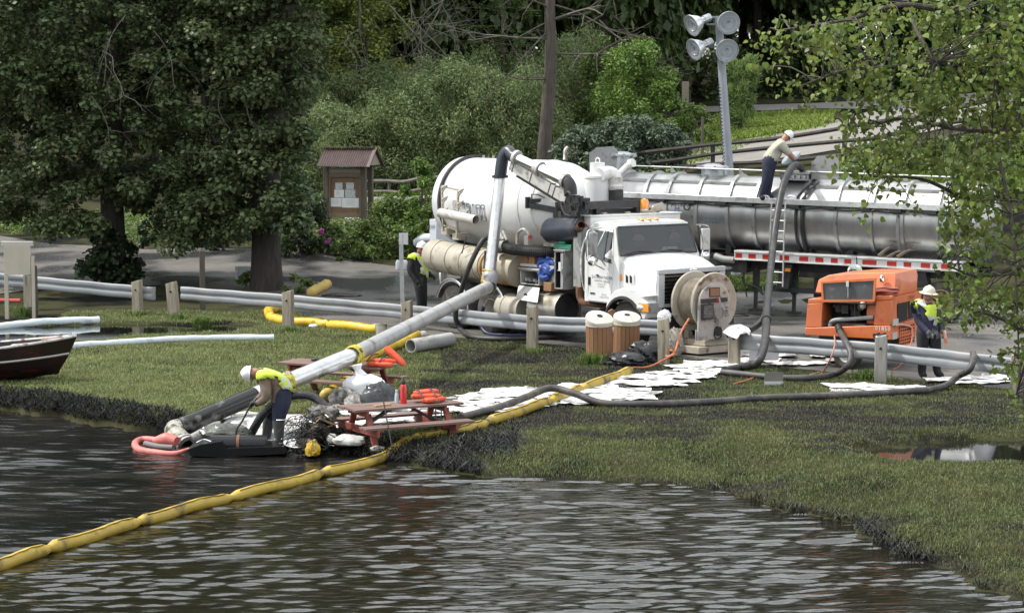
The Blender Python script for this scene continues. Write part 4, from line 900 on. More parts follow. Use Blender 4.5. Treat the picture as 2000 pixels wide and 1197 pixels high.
c_ = S(1105, 482, .2); b = MB(); b.boxp((c_[0] - .32, .1, tl[2] + .035), (c_[0] + .3, .45, c_[2] + .06)); b.boxp((c_[0] - .2, .12, c_[2] + .061), (c_[0] + .05, .4, c_[2] + .12)); loose('tool_case', b, mat('green_plastic', (.03, .22, .13), (.02, .16, .10), sc=5, r=.45), 'green plastic tool case lying on top of the tall truck cabinet', 'case', bevel=.015)
b = MB(); c_ = S(1118, 475, .7); b.cyl(c_, c_ + np.array([0, .15, 0]), .24, 20); loose('red_reel', b, M_red, 'red round reel half hidden behind the exhaust shield of the white truck', 'reel')
# ================================================================== TANK TRAILER
M_ss = mat('stainless_steel', (.46, .46, .45), (.36, .36, .35), sc=2.2, r=.36, met=.88, dirt=(.36, .35, .33), dsc=1.8, dpos=(.5, .75), stretch=(1.6, .5, .5))
M_ssb = mat('stainless_band', (.42, .42, .41), (.34, .34, .33), sc=4, r=.4, met=.75, dirt=(.2, .19, .17), dsc=4, dpos=(.55, .75))
K = Frame(at(1520, 617, 58.5) * [1, 1, 0], -27, .020); S2 = K.side
tk = thing('tank_trailer', 'long silver tank trailer with ribs and a red and white striped side rail', 'trailer', K.o, K.h)
tk.rotation_euler = (0, .020, K.h)
def B2(name, b, m, parent=None, **k): return b.build(name, m, parent if parent is not None else tk, **k)
zb_, zt_ = S2(1600, 497, .8)[2], S2(1600, 349, 1.0)[2]; TR2 = (zt_ - zb_) / 2; TZ = (zt_ + zb_) / 2; TY = 1.0
xa, xb = S2(1158, 420, 0.1)[0], S2(1905, 420, .1)[0]
b = MB(); b.lathe([(.01, xa - .32), (TR2 * .55, xa - .26), (TR2 * .85, xa - .13), (TR2, xa)] + [(TR2, xa + (xb - xa) * k / 24) for k in range(1, 25)] + [(TR2 * .85, xb + .13), (TR2 * .5, xb + .27), (.01, xb + .32)], (0, TY, TZ), (1, 0, 0), 64)
shell = B2('tank_shell', b, M_ss, angle=30)
rings = [S2(px, 393, .03)[0] for px in (1196, 1252, 1296, 1355, 1416, 1468, 1559, 1628, 1697, 1758, 1826, 1890)]
for i, x in enumerate(rings):
    b = MB(); b.lathe([(TR2 - .01, -.055), (TR2 + .05, -.045), (TR2 + .055, .045), (TR2 - .01, .055)], (x, TY, TZ), (1, 0, 0), 64); B2('stiffener_ring', b, M_ssb)
for i in range(len(rings) - 1):                       # angle bars on the tank's shoulder, rib to rib
    if i == 5: continue
    an = R(52); y_, z_ = TY - math.cos(an) * (TR2 + .02), TZ + math.sin(an) * (TR2 + .02)
    B2('shoulder_bar', MB().box(((rings[i] + rings[i + 1]) / 2, y_, z_), (rings[i + 1] - rings[i] - .12, .05, .07)), M_ssb)
zw = S2(1520, 395, -.1)[2]
b = MB(); b.boxp((xa + .2, -.14, zw - .05), (xb, -.10, zw + .09)); b.boxp((xa + .2, -.099, zw + .0), (xb, .14, zw + .03)); B2('walkway', b, M_alu, bevel=.005)
for x in rings[1:]:
    b = MB(); b.boxp((x - .28, -.13, zw - .13), (x + .02, .03, zw - .055)); B2('walkway_bracket', b, M_black)
b = MB(); P = []
for x in np.arange(rings[1], xb - .3, .25): P.append((x, -.09, zw - .10 - .05 * abs(math.sin(x * 2.7))))
b.tube(P, .022, 5, k=2); B2('sagging_cable', b, M_rub)
b = MB(); c_ = S2(1338, 404, -.1); b.lathe([(.07, -.02), (.1, -.02), (.1, .02), (.07, .02)], c_, (0, 1, 0), 14); B2('cable_loop', b, M_rub)
# rail along the top
zr = S2(1420, 332, .55)[2]
b = MB(); b.tube([(rings[1] - .6, .55, zr + .02), (S2(1545, 345, .55)[0], .55, zr + .02)], .018, 6); B2('top_rail', b, M_alu)
b = MB(); b.tube([(S2(1562, 340, .55)[0], .55, zr + .03), (xb - .4, .55, zr + .02)], .018, 6); B2('top_rail', b, M_alu)
for px in (1306, 1440, 1648, 1760):
    x = S2(px, 335, .55)[0]; B2('rail_bracket', MB().prism([(x, .5, zr - .12), (x + .14, .5, zr - .12), (x, .5, zr + .06)], (0, .06, 0)), M_ssb)
# man lids and spill plates
def lid(px, py, rr_, h_, name='manhole_lid'):
    c_ = S2(px, py, TY); b = MB(); b.lathe([(rr_ * .9, -.25), (rr_ * .9, 0), (rr_ * 1.1, .01), (rr_ * 1.1, .05), (rr_ * .95, .07), (rr_ * .5, .07 + h_), (.01, .08 + h_)], c_, (0, 0, 1), 24); l_ = B2(name, b, M_steel)
    for k in range(6):
        a_ = k * math.pi / 3; B2('clamp', MB().box(c_ + [rr_ * 1.12 * math.cos(a_), rr_ * 1.12 * math.sin(a_), .03], (.16, .06, .09), a_), M_steel, l_)
lid(1387, 329, .33, .05); lid(1211, 305, .28, .05)
b = MB(); c_ = S2(1211, 325, TY); b.cyl(c_ - [0, 0, .3], c_ + [0, 0, .1], .26, 20); B2('manhole_neck', b, M_ssb)
def plate(p, yl, name='spill_plate'):
    b = MB(); q = [S2(x, y, yl) for x, y in p]; b.prism(q, (0, .04, 0)); b.prism([q[0], q[0] + [0, .0, 0], q[1] + [0, 0, 0], q[1]] if False else [q[0] - [.05, 0, 0], q[0], q[1], q[1] - [.05, 0, 0]], (0, .5, 0)); B2(name, b, M_grey)
plate([(1149, 345), (1149, 297), (1159, 288), (1192, 286), (1200, 296), (1201, 345)], .75)
plate([(1583, 350), (1583, 315), (1590, 305), (1624, 303), (1632, 314), (1632, 350)], .55)
# open manway where the worker bends
c_ = S2(1549, 343, .62); b = MB(); b.boxp((c_[0] - .36, .45, c_[2] - .12), (c_[0] + .40, 1.3, c_[2] + .04)); b.boxp((c_[0] - .40, .41, c_[2] + .043), (c_[0] + .44, 1.34, c_[2] + .10)); B2('manway_box', b, M_ssb, bevel=.01)
for k in range(5): B2('box_clip', MB().box((c_[0] - .28 + k * .15, .405, c_[2] - .02), (.05, .02, .08)), M_steel)
b = MB(); cc = S2(1542, 313, .62); b.lathe([(.01, 0), (.2, .02), (.27, .05), (.28, .07), (.27, .08), (.01, .05)], cc, (-.35, -.5, .75), 24); B2('open_lid', b, mat('blue_grey_metal', (.24, .28, .32), (.30, .33, .37), sc=4, r=.4, met=.2))
# dark hoses wrapped down the tank's side
for px, o_, r_ in ((1551, 0, .035), (1563, .03, .045)):
    x = S2(px, 410, 0)[0]; P = [(x + .0 + .5 * t * t * 0, TY - math.cos(a_) * (TR2 + .08), TZ + math.sin(a_) * (TR2 + .08)) for t, a_ in zip(np.linspace(0, 1, 12), np.linspace(R(12 if px < 1560 else 15), R(-72), 12))]
    B2('side_hose', MB().tube(P, r_, 8, k=2), M_rub)
    P = [(x - .1 + .9 * 0, TY - math.cos(a_) * (TR2 + .06), TZ + math.sin(a_) * (TR2 + .06)) for a_ in np.linspace(R(20), R(60), 8)]
    B2('top_hose', MB().tube([np.array(p) + [.35 * i / 7, 0, 0] for i, p in enumerate(P)], .03, 6), M_rub)
xh = [S2(1750, 410, 0)[0]]
B2('side_strap', MB().tube([(xh[0], TY - math.cos(a_) * (TR2 + .04), TZ + math.sin(a_) * (TR2 + .04)) for a_ in np.linspace(R(10), R(-60), 10)], .045, 6), M_grey)
# ladder with hand loops
la, lb = S2(1503, 398, -.16), S2(1530, 398, -.16); zlo = S2(1515, 560, -.3)[2]
for p in (la, lb): B2('ladder_rail', MB().tube([p + [0, 0, .02], (p[0], -.2, TZ - .5), (p[0] + .02, -.24, zlo)], .022, 6), M_alu)
for k in range(8):
    f = (k + .6) / 8; B2('rung', MB().tube([(la[0], -.16 - .07 * f, la[2] * (1 - f) + zlo * f), (lb[0], -.16 - .07 * f, la[2] * (1 - f) + zlo * f)], .017, 6), M_alu)
for px in (1490, 1542):
    c_ = S2(px, 396, -.1); B2('hand_loop', MB().tube([c_ + [-.11, 0, 0], c_ + [-.11, 0, .12], c_ + [-.07, 0, .17], c_ + [.07, 0, .17], c_ + [.11, 0, .12], c_ + [.11, 0, 0]], .017, 6, k=3), M_alu)
# striped side rail
zr0, zr1 = S2(1640, 516, -.12)[2], S2(1640, 503, -.12)[2]; xs0, xs1 = S2(1432, 500, -.12)[0], S2(1875, 520, -.12)[0]
b = MB(); b.boxp((xs0, -.12, zr0), (xs1, .05, zr1)); b.boxp((xs0, -.15, zr1 + .003), (xs1, .35, zr1 + .045)); b.boxp((xs0 - .0, -.14, zr0 - .03), (xs1, .05, zr0 - .003)); sr = B2('side_rail', b, M_white, bevel=.004)
x = xs0 + .03; k = 0; rr_ = random.Random(4)
while x < xs1 - .2:
    l_ = rr_.uniform(.16, .26) * (1.5 if k in (2, 8) else 1); B2('red_tape', MB().boxp((x, -.126, zr0 + .025), (x + l_, -.1205, zr1 - .025)), M_red, sr); x += l_ + rr_.uniform(.16, .30); k += 1
# underframe
b = MB(); b.boxp((xa, .3, 1.15), (xb, .45, 1.5)); b.boxp((xa, 1.6, 1.15), (xb, 1.75, 1.5))
for x in np.arange(xa, xb, .9): b.boxp((x, .451, 1.2), (x + .1, 1.599, 1.4)); b.boxp((x, .0, zr0 - .03), (x + .07, .299, zr0 + .1))
for x in np.arange(xa + .3, xb, 1.1): b.boxp((x, .45, 1.5), (x + .15, 1.6, zb_ + .35))
b.boxp((xs0 - .9, .0, 1.05), (xs0 + .3, 1.9, 1.35)); B2('underframe', b, M_black)
for px in (1470, 1545):
    x = S2(px, 560, .3)[0]; b = MB(); b.boxp((x, .25, .55), (x + .14, .4, 1.2)); b.boxp((x + .03, .28, .1), (x + .11, .37, .55)); b.boxp((x - .08, .2, .04), (x + .22, .5, .1)); B2('landing_leg', b, M_black)
q0, q1 = S2(1515, 515, -.05), S2(1545, 565, -.05); b = MB(); b.prism([(q0[0] + .12, -.05, q0[2]), (q1[0], -.05, q0[2]), (q1[0] - .1, -.05, q1[2]), (q0[0], -.05, q1[2])], (0, .3, 0)); b.boxp((q1[0] + .1, .2, 1.0), (q1[0] + 2.2, .9, 1.15)); b.boxp((q1[0] - .8, .1, q1[2] - .1), (q1[0] + .9, .25, q1[2] + .02)); B2('ladder_guard', b, M_black)
b = MB(); b.box(S2(1537, 527, -.16), (.14, .05, .08)); B2('marker_light', b, M_amber)
for px in (1600, 1630, 1690, 1720): b = MB(); c_ = S2(px, 545, .4); b.boxp((c_[0] - .12, .3, .5), (c_[0] + .12, .9, 1.15)); B2('frame_box', b, M_black)
# fittings glimpsed underneath
b = MB(); b.tube([S2(1395, 500, -.05), S2(1410, 506, -.1), S2(1432, 508, -.1)], .09, 10); b.tube([S2(1390, 515, .1), S2(1420, 524, .0), S2(1440, 522, .1)], .05, 8); B2('outlet_pipe', b, M_grey)
b = MB(); b.tube([S2(1448, 540, .2), S2(1455, 555, .2), S2(1475, 560, .2), S2(1490, 575, .2)], .03, 6, k=5); b.tube([S2(1450, 525, .1), S2(1452, 545, .1), S2(1458, 580, .1)], .02, 6); B2('air_line', b, M_rub)
b = MB(); c_ = S2(1668, 529, -.3); b.ell(c_, (.20, .06, .17), 16, 10); b.box(c_ + [0, -.03, 0], (.28, .06, .22)); mr_ = B2('mirror', b, M_white, bevel=.02)
b = MB(); b.ell(c_ + [0, -.065, -.02], (.15, .01, .1), 14, 8); B2('mirror_glass', b, mat('mirror_glass', (.35, .42, .33), r=.05, met=.9), mr_)
b = MB(); b.tube([c_ + [.05, .0, .1], c_ + [.03, .0, .35]], .015, 6); B2('mirror_arm', b, M_black, mr_)
# rear wheels with tan rims under a white mudguard
wz = S2(1770, 640, .1)[2]
for px in (1752, 1836):
    c_ = S2(px, 592, .05); c_[2] = max(.52, c_[2]); t = bpy.data.objects.new('wheel', None); col.objects.link(t); t.parent = tk; t.location = tuple(c_)
    b = MB(); b.lathe([(.30, -.15), (.40, -.16), (.5, -.15), (.53, -.1), (.53, .12), (.48, .15), (.3, .15)], (0, .15, 0), (0, 1, 0), 32); b.build('tyre', M_tyre, t)
    b = MB(); b.lathe([(.31, -.15), (.34, -.16), (.31, -.12), (.25, .05), (.12, .05), (.11, -.1), (.01, -.1)], (0, .15, 0), (0, 1, 0), 28); b.build('rim', mat('tan_rim', (.50, .38, .22), (.42, .31, .18), sc=6, r=.5, dirt=(.15, .11, .07), dsc=5, dpos=(.55, .7)), t)
b = MB(); ctr = S2(1836, 592, .05); P = [S2(1725, 545, -.02), S2(1732, 534, -.02), S2(1745, 528, -.02), S2(1775, 526, -.02), S2(1830, 530, -.02)]
b.sheet([[p for p in P], [p + [0, .4, .0] for p in P]], th=.03); b.tube(P, .03, 6); B2('mudguard', b, M_white)
b = MB(); b.prism([S2(1788, 532, .0), S2(1805, 530, .0), S2(1812, 560, .0), S2(1790, 562, .0)], (0, .3, 0)); B2('mud_flap', b, M_black)
# lettering
def t2(txt, px, py, sz, mt, name='lettering', dz=0):
    c_ = S2(px, py, 0.02); an = math.asin(max(-1, min(1, (c_[2] - TZ) / TR2))); rr_ = TR2 + .006
    b = text_mb(txt, sz, ((0, 0, 0), (1, 0, 0), (0, 1, 0), (0, 0, 1))); A = np.array(b.v); a2 = an + A[:, 1] / TR2
    b.v = [tuple(q) for q in np.stack([c_[0] + A[:, 0], TY - np.cos(a2) * rr_, TZ + np.sin(a2) * rr_], 1)]; B2(name, b, mt, shell, flat=True)
M_teal = mat('faded_teal_lettering', (.10, .22, .26), r=.5)
t2('Mt. Clemens, MI', 1378, 429, .14, M_teal); t2('468-4040', 1386, 437, .11, M_teal); t2('H', 1311, 405, .2, M_teal); t2('M', 1318, 414, .2, mat('blue_emblem', (.05, .2, .45), r=.5)); t2('K', 1328, 404, .15, M_teal)
# driftwood lying on the side rail
for k, (p0, p1, r_, lab) in enumerate([((1716, 500), (1750, 481), .05, 'thick forked driftwood limb leaning on the trailer side rail'), ((1733, 503), (1768, 491), .04, 'thin driftwood stick lying along the trailer side rail'), ((1752, 502), (1792, 487), .045, 'right end driftwood limb on the trailer side rail near the hanging leaves')]):
    A, C_ = S2(*p0, .0), S2(*p1, .12); A, C_ = K.wld(A), K.wld(C_); b = MB(); b.tube([A, (A + C_) / 2 + [0, 0, .05], C_], [r_, r_ * .8, r_ * .4], 7, k=4); b.tube([(A + C_) / 2 + [0, 0, .04], (A + C_) / 2 + [.15, 0, .2]], [r_ * .6, r_ * .2], 6)
    tag(b.build('driftwood', mat('driftwood', (.16, .13, .10), (.09, .07, .05), sc=6, r=.9)), lab, 'branch', 'driftwood on the trailer rail')

# ================================================================== AIR COMPRESSOR
M_or = mat('orange_paint', (.62, .165, .05), (.54, .135, .045), sc=2.2, r=.42, coat=.25, dirt=(.30, .085, .035), dsc=3.5, dpos=(.60, .80))
Cf = Frame(gz(1738, 727, 0), -30); SC, EC = Cf.side, Cf.end
cp = thing('air_compressor', 'orange towable air compressor with its engine bay door propped open', 'compressor', Cf.o, Cf.h)
def B3(name, b, m, parent=None, **k): return b.build(name, m, parent if parent is not None else cp, **k)
Dp = 1.8
def prismS(pts, y0, d): q = [SC(x, y, 0) for x, y in pts]; return MB().prism([p + [0, y0, 0] for p in q], (0, d, 0))
B3('lower_body', prismS([(1572, 640), (1738.5, 635), (1740.5, 664), (1572, 654)], 0, Dp), M_or, bevel=.015)
B3('left_panel', prismS([(1577, 593), (1606, 591), (1604, 638.5), (1572.5, 639.5)], .01, Dp - .02), M_or, bevel=.012)
B3('left_cap', prismS([(1578, 584), (1607, 583), (1606, 590.5), (1577, 592.5)], .01, Dp - .02), M_or, bevel=.012)
B3('right_panel', prismS([(1711, 588), (1741.5, 586), (1740, 634.3), (1706, 635)], .01, .22), M_or, bevel=.012)
B3('right_cap', prismS([(1712, 579), (1743, 577), (1741.7, 585.4), (1711, 587.4)], .01, .22), M_or, bevel=.012)
q = [SC(1606, 590, 0), SC(1708, 587, 0), SC(1706, 635, 0), SC(1604, 638, 0)]
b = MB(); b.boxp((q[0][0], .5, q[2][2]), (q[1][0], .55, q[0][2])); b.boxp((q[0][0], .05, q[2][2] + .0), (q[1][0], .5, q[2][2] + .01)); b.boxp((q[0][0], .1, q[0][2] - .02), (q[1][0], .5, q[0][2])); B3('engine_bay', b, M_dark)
b = MB(); rr_ = random.Random(11)
for k in range(16): b.box((rr_.uniform(q[0][0] + .15, q[1][0] - .15), rr_.uniform(.25, .45), rr_.uniform(q[2][2] + .05, q[0][2] - .08)), (rr_.uniform(.06, .25), .1, rr_.uniform(.05, .2)), rr_.random())
c_ = SC(1683, 599, .2); b.cyl(c_, c_ + [0, -.06, 0], .075, 14); b.cyl(SC(1670, 590, .2), SC(1670, 632, .2), .022, 8); B3('engine', b, mat('oily_engine', (.045, .04, .035), (.02, .02, .02), sc=8, r=.5))
b = MB(); b.tube([SC(1621, 637, .1), SC(1623, 629, .1), SC(1632, 625, .1), SC(1650, 624, .12), SC(1706, 620, .15)], .045, 10, k=4); B3('intake_pipe', b, M_grey)
b = MB(); c_ = SC(1685, 596, .15); b.ell(c_, (.07, .05, .08), 10, 8); B3('air_filter', b, M_lgrey)
dq = [SC(x, y, -.10) for x, y in ((1603, 550), (1710.5, 543), (1708, 589), (1605, 590))]
b = MB(); ctr = sum(dq) / 4; inn = [ctr + (p - ctr) * np.array([.93, 1, .80]) for p in dq]
for i in range(4): b.prism([dq[i], dq[(i + 1) % 4], inn[(i + 1) % 4], inn[i]], (0, .05, 0))
dr = B3('engine_door', b, M_or)
b = MB(); b.prism([p + [0, .02, 0] for p in inn], (0, .025, 0)); B3('door_lining', b, mat('scuffed_dark_panel', (.050, .052, .055), (.075, .077, .08), sc=3, r=.55, dirt=(.15, .15, .15), dsc=6, dpos=(.62, .75)), dr)
b = MB(); c_ = (dq[0] + dq[1]) / 2; b.box(c_ + [0, -.02, -.08], (.06, .03, .12)); b.bar(c_ + [0, .0, -.12], (dq[2] + dq[3]) / 2 + [0, 0, .08], .012, .012, up=(1, 0, 0)); B3('latch', b, M_chrome, dr)
L0 = SC(1577, 590, 0)[0]
zs = SC(1742, 578, 0)[2]; zc = SC(1742, 536, .3)[2] + .02
b = MB(); b.prism([(L0 + .02, .35, zs - .03), (-.05, .35, zs - .03), (-.06, .40, zc - .12), (-.12, .5, zc), (L0 + .9, .5, zc - .03), (L0 + .25, .5, zc - .1), (L0 + .05, .45, zc - .2)], (0, Dp - .5, 0)); B3('hood', b, M_or, bevel=.02)
c_ = EC(1726, 548, -.5); b = MB(); b.box((-.33, .37, zc - .12), (.09, .05, .13)); b.tube([(-.33, .33, zc - .05), (-.33, .28, zc - .1), (-.3, .33, zc - .17)], .012, 6); B3('hood_catch', b, M_chrome)
# right end
b = MB(); b.prism([(0.0, .232, SC(1740, 662, 0)[2] + .36), (0, Dp, SC(1740, 662, 0)[2] + .36), (-.02, Dp, zs - .03), (-.02, .232, zs - .03)], (-.04, 0, 0)); b.boxp((-.6, .232, SC(1740, 640, 0)[2]), (-.045, Dp - .01, zs - .031)); B3('end_panel', b, M_or)
def endbox(p0, p1, d=.012): a_, c_ = EC(*p0, 0), EC(*p1, 0); return MB().boxp((0.003, min(a_[1], c_[1]), min(a_[2], c_[2])), (d, max(a_[1], c_[1]), max(a_[2], c_[2])))
B3('instrument_window', endbox((1753, 593), (1771, 625)), M_dark); B3('instrument_window', endbox((1774, 588), (1786, 620)), M_dark)
e0, e1 = EC(1756, 637, 0), EC(1784, 668, 0)
B3('grille_back', MB().boxp((.002, e0[1], e1[2]), (.008, e1[1], e0[2])), M_dark)
for k in range(7): z_ = e1[2] + (e0[2] - e1[2]) * k / 6; B3('grille_bar', MB().boxp((.009, e0[1], z_ - .012), (.03, e1[1], z_ + .012)), M_or)
for k in range(8): y_ = e0[1] + (e1[1] - e0[1]) * k / 7; B3('grille_bar', MB().boxp((.009, y_ - .012, e1[2]), (.028, y_ + .012, e0[2])), M_or)
B3('tail_light', endbox((1742, 624), (1752, 634), .03), M_lgrey); B3('tail_light', endbox((1741, 650), (1750, 661), .03), M_lgrey)
b = MB(); b.tube([EC(1748, 636, .03), EC(1760, 634, .06), EC(1778, 638, .06), EC(1783, 648, .05), EC(1780, 668, .05)], .022, 6, k=4); B3('end_hose', b, mat('pinkish_hose', (.5, .3, .24), r=.5))
B3('lettering', text_mb('01850', .135, (SC(1724, 646, -.004), (1, 0, 0), (0, 0, 1), (0, -1, 0))), M_white, flat=True)
B3('lettering', text_mb('75', .06, (SC(1722, 628, .006), (1, 0, 0), (0, 0, 1), (0, -1, 0))), M_red, flat=True)
B3('lettering', text_mb('SULLAIR', .10, (EC(1780, 583, .003), (0, 1, 0), (0, 0, 1), (1, 0, 0))), M_ink, flat=True)
# wheels, tow bar
for y_ in (.02, 1.5):
    c_ = SC(1652, 700, y_); t = bpy.data.objects.new('wheel', None); col.objects.link(t); t.parent = cp; t.location = (c_[0], y_, .31)
    b = MB(); b.lathe([(.17, -.1), (.26, -.11), (.30, -.08), (.31, -.04), (.31, .04), (.30, .08), (.26, .11), (.17, .1)], (0, .12, 0), (0, 1, 0), 30); b.build('tyre', M_tyre, t)
    b = MB(); b.lathe([(.18, -.09), (.16, -.09), (.13, .0), (.07, -.01), (.06, -.06), (.01, -.06)], (0, .12, 0), (0, 1, 0), 24); b.build('rim', M_white, t)
b = MB(); b.boxp((L0 + .2, .15, .45), (-.15, Dp - .15, SC(1740, 663, 0)[2])); b.cyl((SC(1652, 700, 0)[0], .1, .31), (SC(1652, 700, 0)[0], 1.6, .31), .04, 8); b.bar((L0 + .3, Dp / 2, .5), (L0 - .8, Dp / 2, .42), .1, .08); B3('running_gear', b, M_black)
# coil of red hose resting on the shoulder
b = MB(); rr_ = random.Random(2)
for k in range(7):
    zz = zs - .02 + .022 * k; y_ = .10 + .03 * (k % 3); P = [Cf.wld((-.55 + .04 * rr_.random() + t, y_ + .03 * math.sin(t * 5 + k), zz + .035 * math.sin(t * 3.4) + rr_.uniform(-.01, .01))) for t in np.linspace(-.05, .62, 6)]
    b.tube(P, .022, 7, k=3)
tag(b.build('hose_coil', mat('red_brown_hose', (.30, .07, .045), (.22, .05, .035), sc=8, r=.45)), 'bunched red brown air hose resting on the orange compressor', 'hose')

# ================================================================== FLOODLIGHT POLE
pb = at(1424, 335, 66.0); pbz = z1(pb[0], pb[1]); ptop = at(1403, 33, 66.0)
fp = thing('floodlight_pole', 'tall grey steel pole carrying four round floodlights behind the tank trailer', 'light pole', (pb[0], pb[1], pbz))
def FP(p): return np.array(p) - [pb[0], pb[1], pbz]
M_pole = mat('grey_pole_paint', (.30, .32, .35), (.26, .28, .31), sc=3, r=.5)
base = FP(pb + (pb - ptop) * (pb[2] - pbz) / (ptop[2] - pb[2])); b = MB(); b.tube([base, FP(ptop)], [.15, .105], 8); b.build('pole', M_pole, fp, angle=60)
def arm(p0, p1): return MB().bar(FP(at(*p0, 66)), FP(at(*p1, 66)), .05, .05).build('cross_arm', M_pole, fp)
arm((1372, 34), (1425, 34)); arm((1380, 48), (1404, 48)); arm((1374, 92), (1425, 92)); arm((1384, 102), (1408, 102))
M_bell = mat('spun_aluminium', (.70, .72, .73), (.60, .62, .63), sc=6, r=.3, met=.55)
M_bell2 = mat('dull_lamp_glass', (.34, .37, .39), (.28, .31, .33), sc=5, r=.25, coat=.5)
def flood(px, py, d, rr_):
    c_ = FP(at(px, py, 65.6)); d = np.array(d, float); d /= np.linalg.norm(d)
    t = bpy.data.objects.new('floodlight', None); col.objects.link(t); t.parent = fp; t.location = tuple(c_)
    b = MB(); b.lathe([(.09, -.42), (.10, -.36), (.13, -.32), (.19, -.25), (rr_ * .84, -.13), (rr_ * .96, -.04), (rr_, 0), (rr_ + .02, .0), (rr_ + .02, .03), (rr_, .03)], (0, 0, 0), d, 32); b.lathe([(.01, -.42), (.09, -.42)], (0, 0, 0), d, 32); b.build('reflector', M_bell, t)
    b = MB(); b.lathe([(.01, -.04), (.05, -.04), (.06, -.01), (rr_ * .55, -.0), (rr_ * .57, .012), (rr_ * .6, .0), (rr_ - .01, .02)], (0, 0, 0), d, 32); b.build('lens', M_bell2, t)
    b = MB(); b.lathe([(.07, -.66), (.11, -.64), (.12, -.43), (.09, -.42)], (0, 0, 0), d, 14, cap=True); b.build('socket', M_steel, t)
    s_ = np.cross(d, (0, 0, 1)); s_ /= np.linalg.norm(s_)
    b = MB(); b.tube([s_ * (.18) - d * .25, s_ * .18 - d * .58, -s_ * .18 - d * .58, -s_ * .18 - d * .25], .02, 6); b.build('yoke', M_steel, t)
flood(1352, 50, (-.80, -.45, -.38), .30); flood(1356, 97, (-.80, -.48, -.36), .30); flood(1423, 45, (.20, -.95, -.22), .31); flood(1420, 99, (.20, -.95, -.22), .31)
b = MB(); P = []
for t in np.linspace(0, 1, 120): p = FP(at(1404 + 10 * t, 165 + 160 * t, 65.7)); a_ = t * 150; P.append(p + [.035 * math.cos(a_), .035 * math.sin(a_), 0])
b.tube(P, .012, 4); b.build('coiled_cable', M_rub, fp)
# ================================================================== GUARDRAILS
M_post = mat('weathered_post_wood', (.34, .30, .225), (.25, .22, .165), sc=7, r=.85, bump=.4, bsc=25, stretch=(3, 3, .35), dirt=(.09, .085, .07), dsc=4, dpos=(.5, .7))
M_postd = mat('dark_post_wood', (.10, .085, .065), (.07, .06, .045), sc=7, r=.9, bump=.4, bsc=25, stretch=(3, 3, .35))
M_rail = mat('galvanised_rail', (.27, .285, .30), (.21, .225, .24), sc=2.5, r=.58, met=.2, dirt=(.30, .30, .30), dsc=2, dpos=(.52, .72), stretch=(.4, 1, 1))
WB = [(.022, .158), (.038, .152), (.052, .13), (.056, .10), (.056, .065), (.052, .04), (.034, .015), (.030, 0), (.034, -.015), (.052, -.04), (.056, -.065), (.056, -.10), (.052, -.13), (.038, -.152), (.022, -.158)]
def guardrail(label, rail_px, posts, curl=None):
    """rail_px: rail centre line (x, y, distance); posts: (x base, y base, top y, width m, material, lean)"""
    P = [at(*q) for q in rail_px]; base = P[len(P) // 2].copy(); base[2] = z1(base[0], base[1])
    g = thing('guardrail', label, 'guardrail', base, 0, 'guardrails along the lot edge')
    for a_, c_ in zip(P[:-1], P[1:]):
        d = (c_ - a_); l_ = np.linalg.norm(d); d /= l_; n_ = np.cross(d, (0, 0, 1)); n_ /= np.linalg.norm(n_)   # towards the viewer
        if n_[1] > 0: n_ = -n_
        b = MB(); ns = 10; G = []
        for i in range(ns + 1): G.append([a_ + d * l_ * i / ns + n_ * (h - .06) * 1 + np.array([0, 0, z * 1.08 + .006 * math.sin(i * 1.7)]) for h, z in WB])
        if curl is not None and c_ is P[-1] and curl > 0:
            for i in range(1, 7): t = i / 6 * 2.2; G.append([c_ + d * (.16 * math.sin(t)) - n_ * (.16 * (1 - math.cos(t))) + n_ * (h - .06) * math.cos(t) + np.array([0, 0, z * 1.08]) for h, z in WB])
        b.sheet(G); G2 = [[p - n_ * .006 for p in row] for row in G]; b.sheet([row[::-1] for row in G2]); b.build('rail_beam', M_rail, g, world=True, angle=60)
    for (x, y, yt, wd_, mt, lean) in posts:
        p = ground(x, y); h = (y - yt) * p[1] / FPX; p = p + [0, 0, -.15]; h += .15
        b = MB(); hh = wd_ / 2; a_ = -.25; M_ = rotz(a_); tp = np.array([lean * h, 0, 0]); V = []
        for z_, sc_ in ((0, 1), (h * .5, .99), (h - .03, .98), (h, .88)):
            for sx_, sy_ in ((-1, -1), (1, -1), (1, 1), (-1, 1)): V.append(p + M_ @ np.array([sx_ * hh * sc_, sy_ * hh * sc_, 0]) + tp * z_ / h + [0, 0, z_ + (.03 * sx_ if z_ > h - .01 else 0)])
        b.add(V, [(4 * i + j, 4 * i + (j + 1) % 4, 4 * i + 4 + (j + 1) % 4, 4 * i + 4 + j) for i in range(3) for j in range(4)] + [(12, 13, 14, 15), (3, 2, 1, 0)])
        po = b.build('post', mt, g, world=True, bevel=.012)
        f_ = p + M_ @ np.array([0, -hh, 0]) + tp * .75 + [0, 0, h * .78]; b = MB(); b.cyl(f_ + [0, .01, 0], f_ - [0, .02, 0], .025, 8); bo = b.build('bolt', M_dark, po, world=False)
        bo.data.transform(Matrix.Translation(tuple(-g.location)))
    return g
guardrail('left guardrail with a curled broken end behind the moored boat', [(-80, 538, 60.9), (70, 553, 60.3), (285, 573, 58.9)],
          [(66, 618, 520, .17, M_postd, 0), (270, 615, 548, .23, M_post, -.02), (-110, 605, 520, .2, M_postd, 0)], curl=1)
guardrail('long middle guardrail running in front of the white truck', [(352, 573, 58.9), (560, 589, 57.3), (796, 610, 55.3), (1040, 632, 51.2), (1288, 641, 49.0)],
          [(342, 620, 551, .24, M_post, -.08), (563, 638, 568, .24, M_post, 0), (795, 646, 588, .24, M_post, 0), (1040, 687, 598, .22, M_post, 0), (1297, 712, 622, .22, M_post, -.02)])
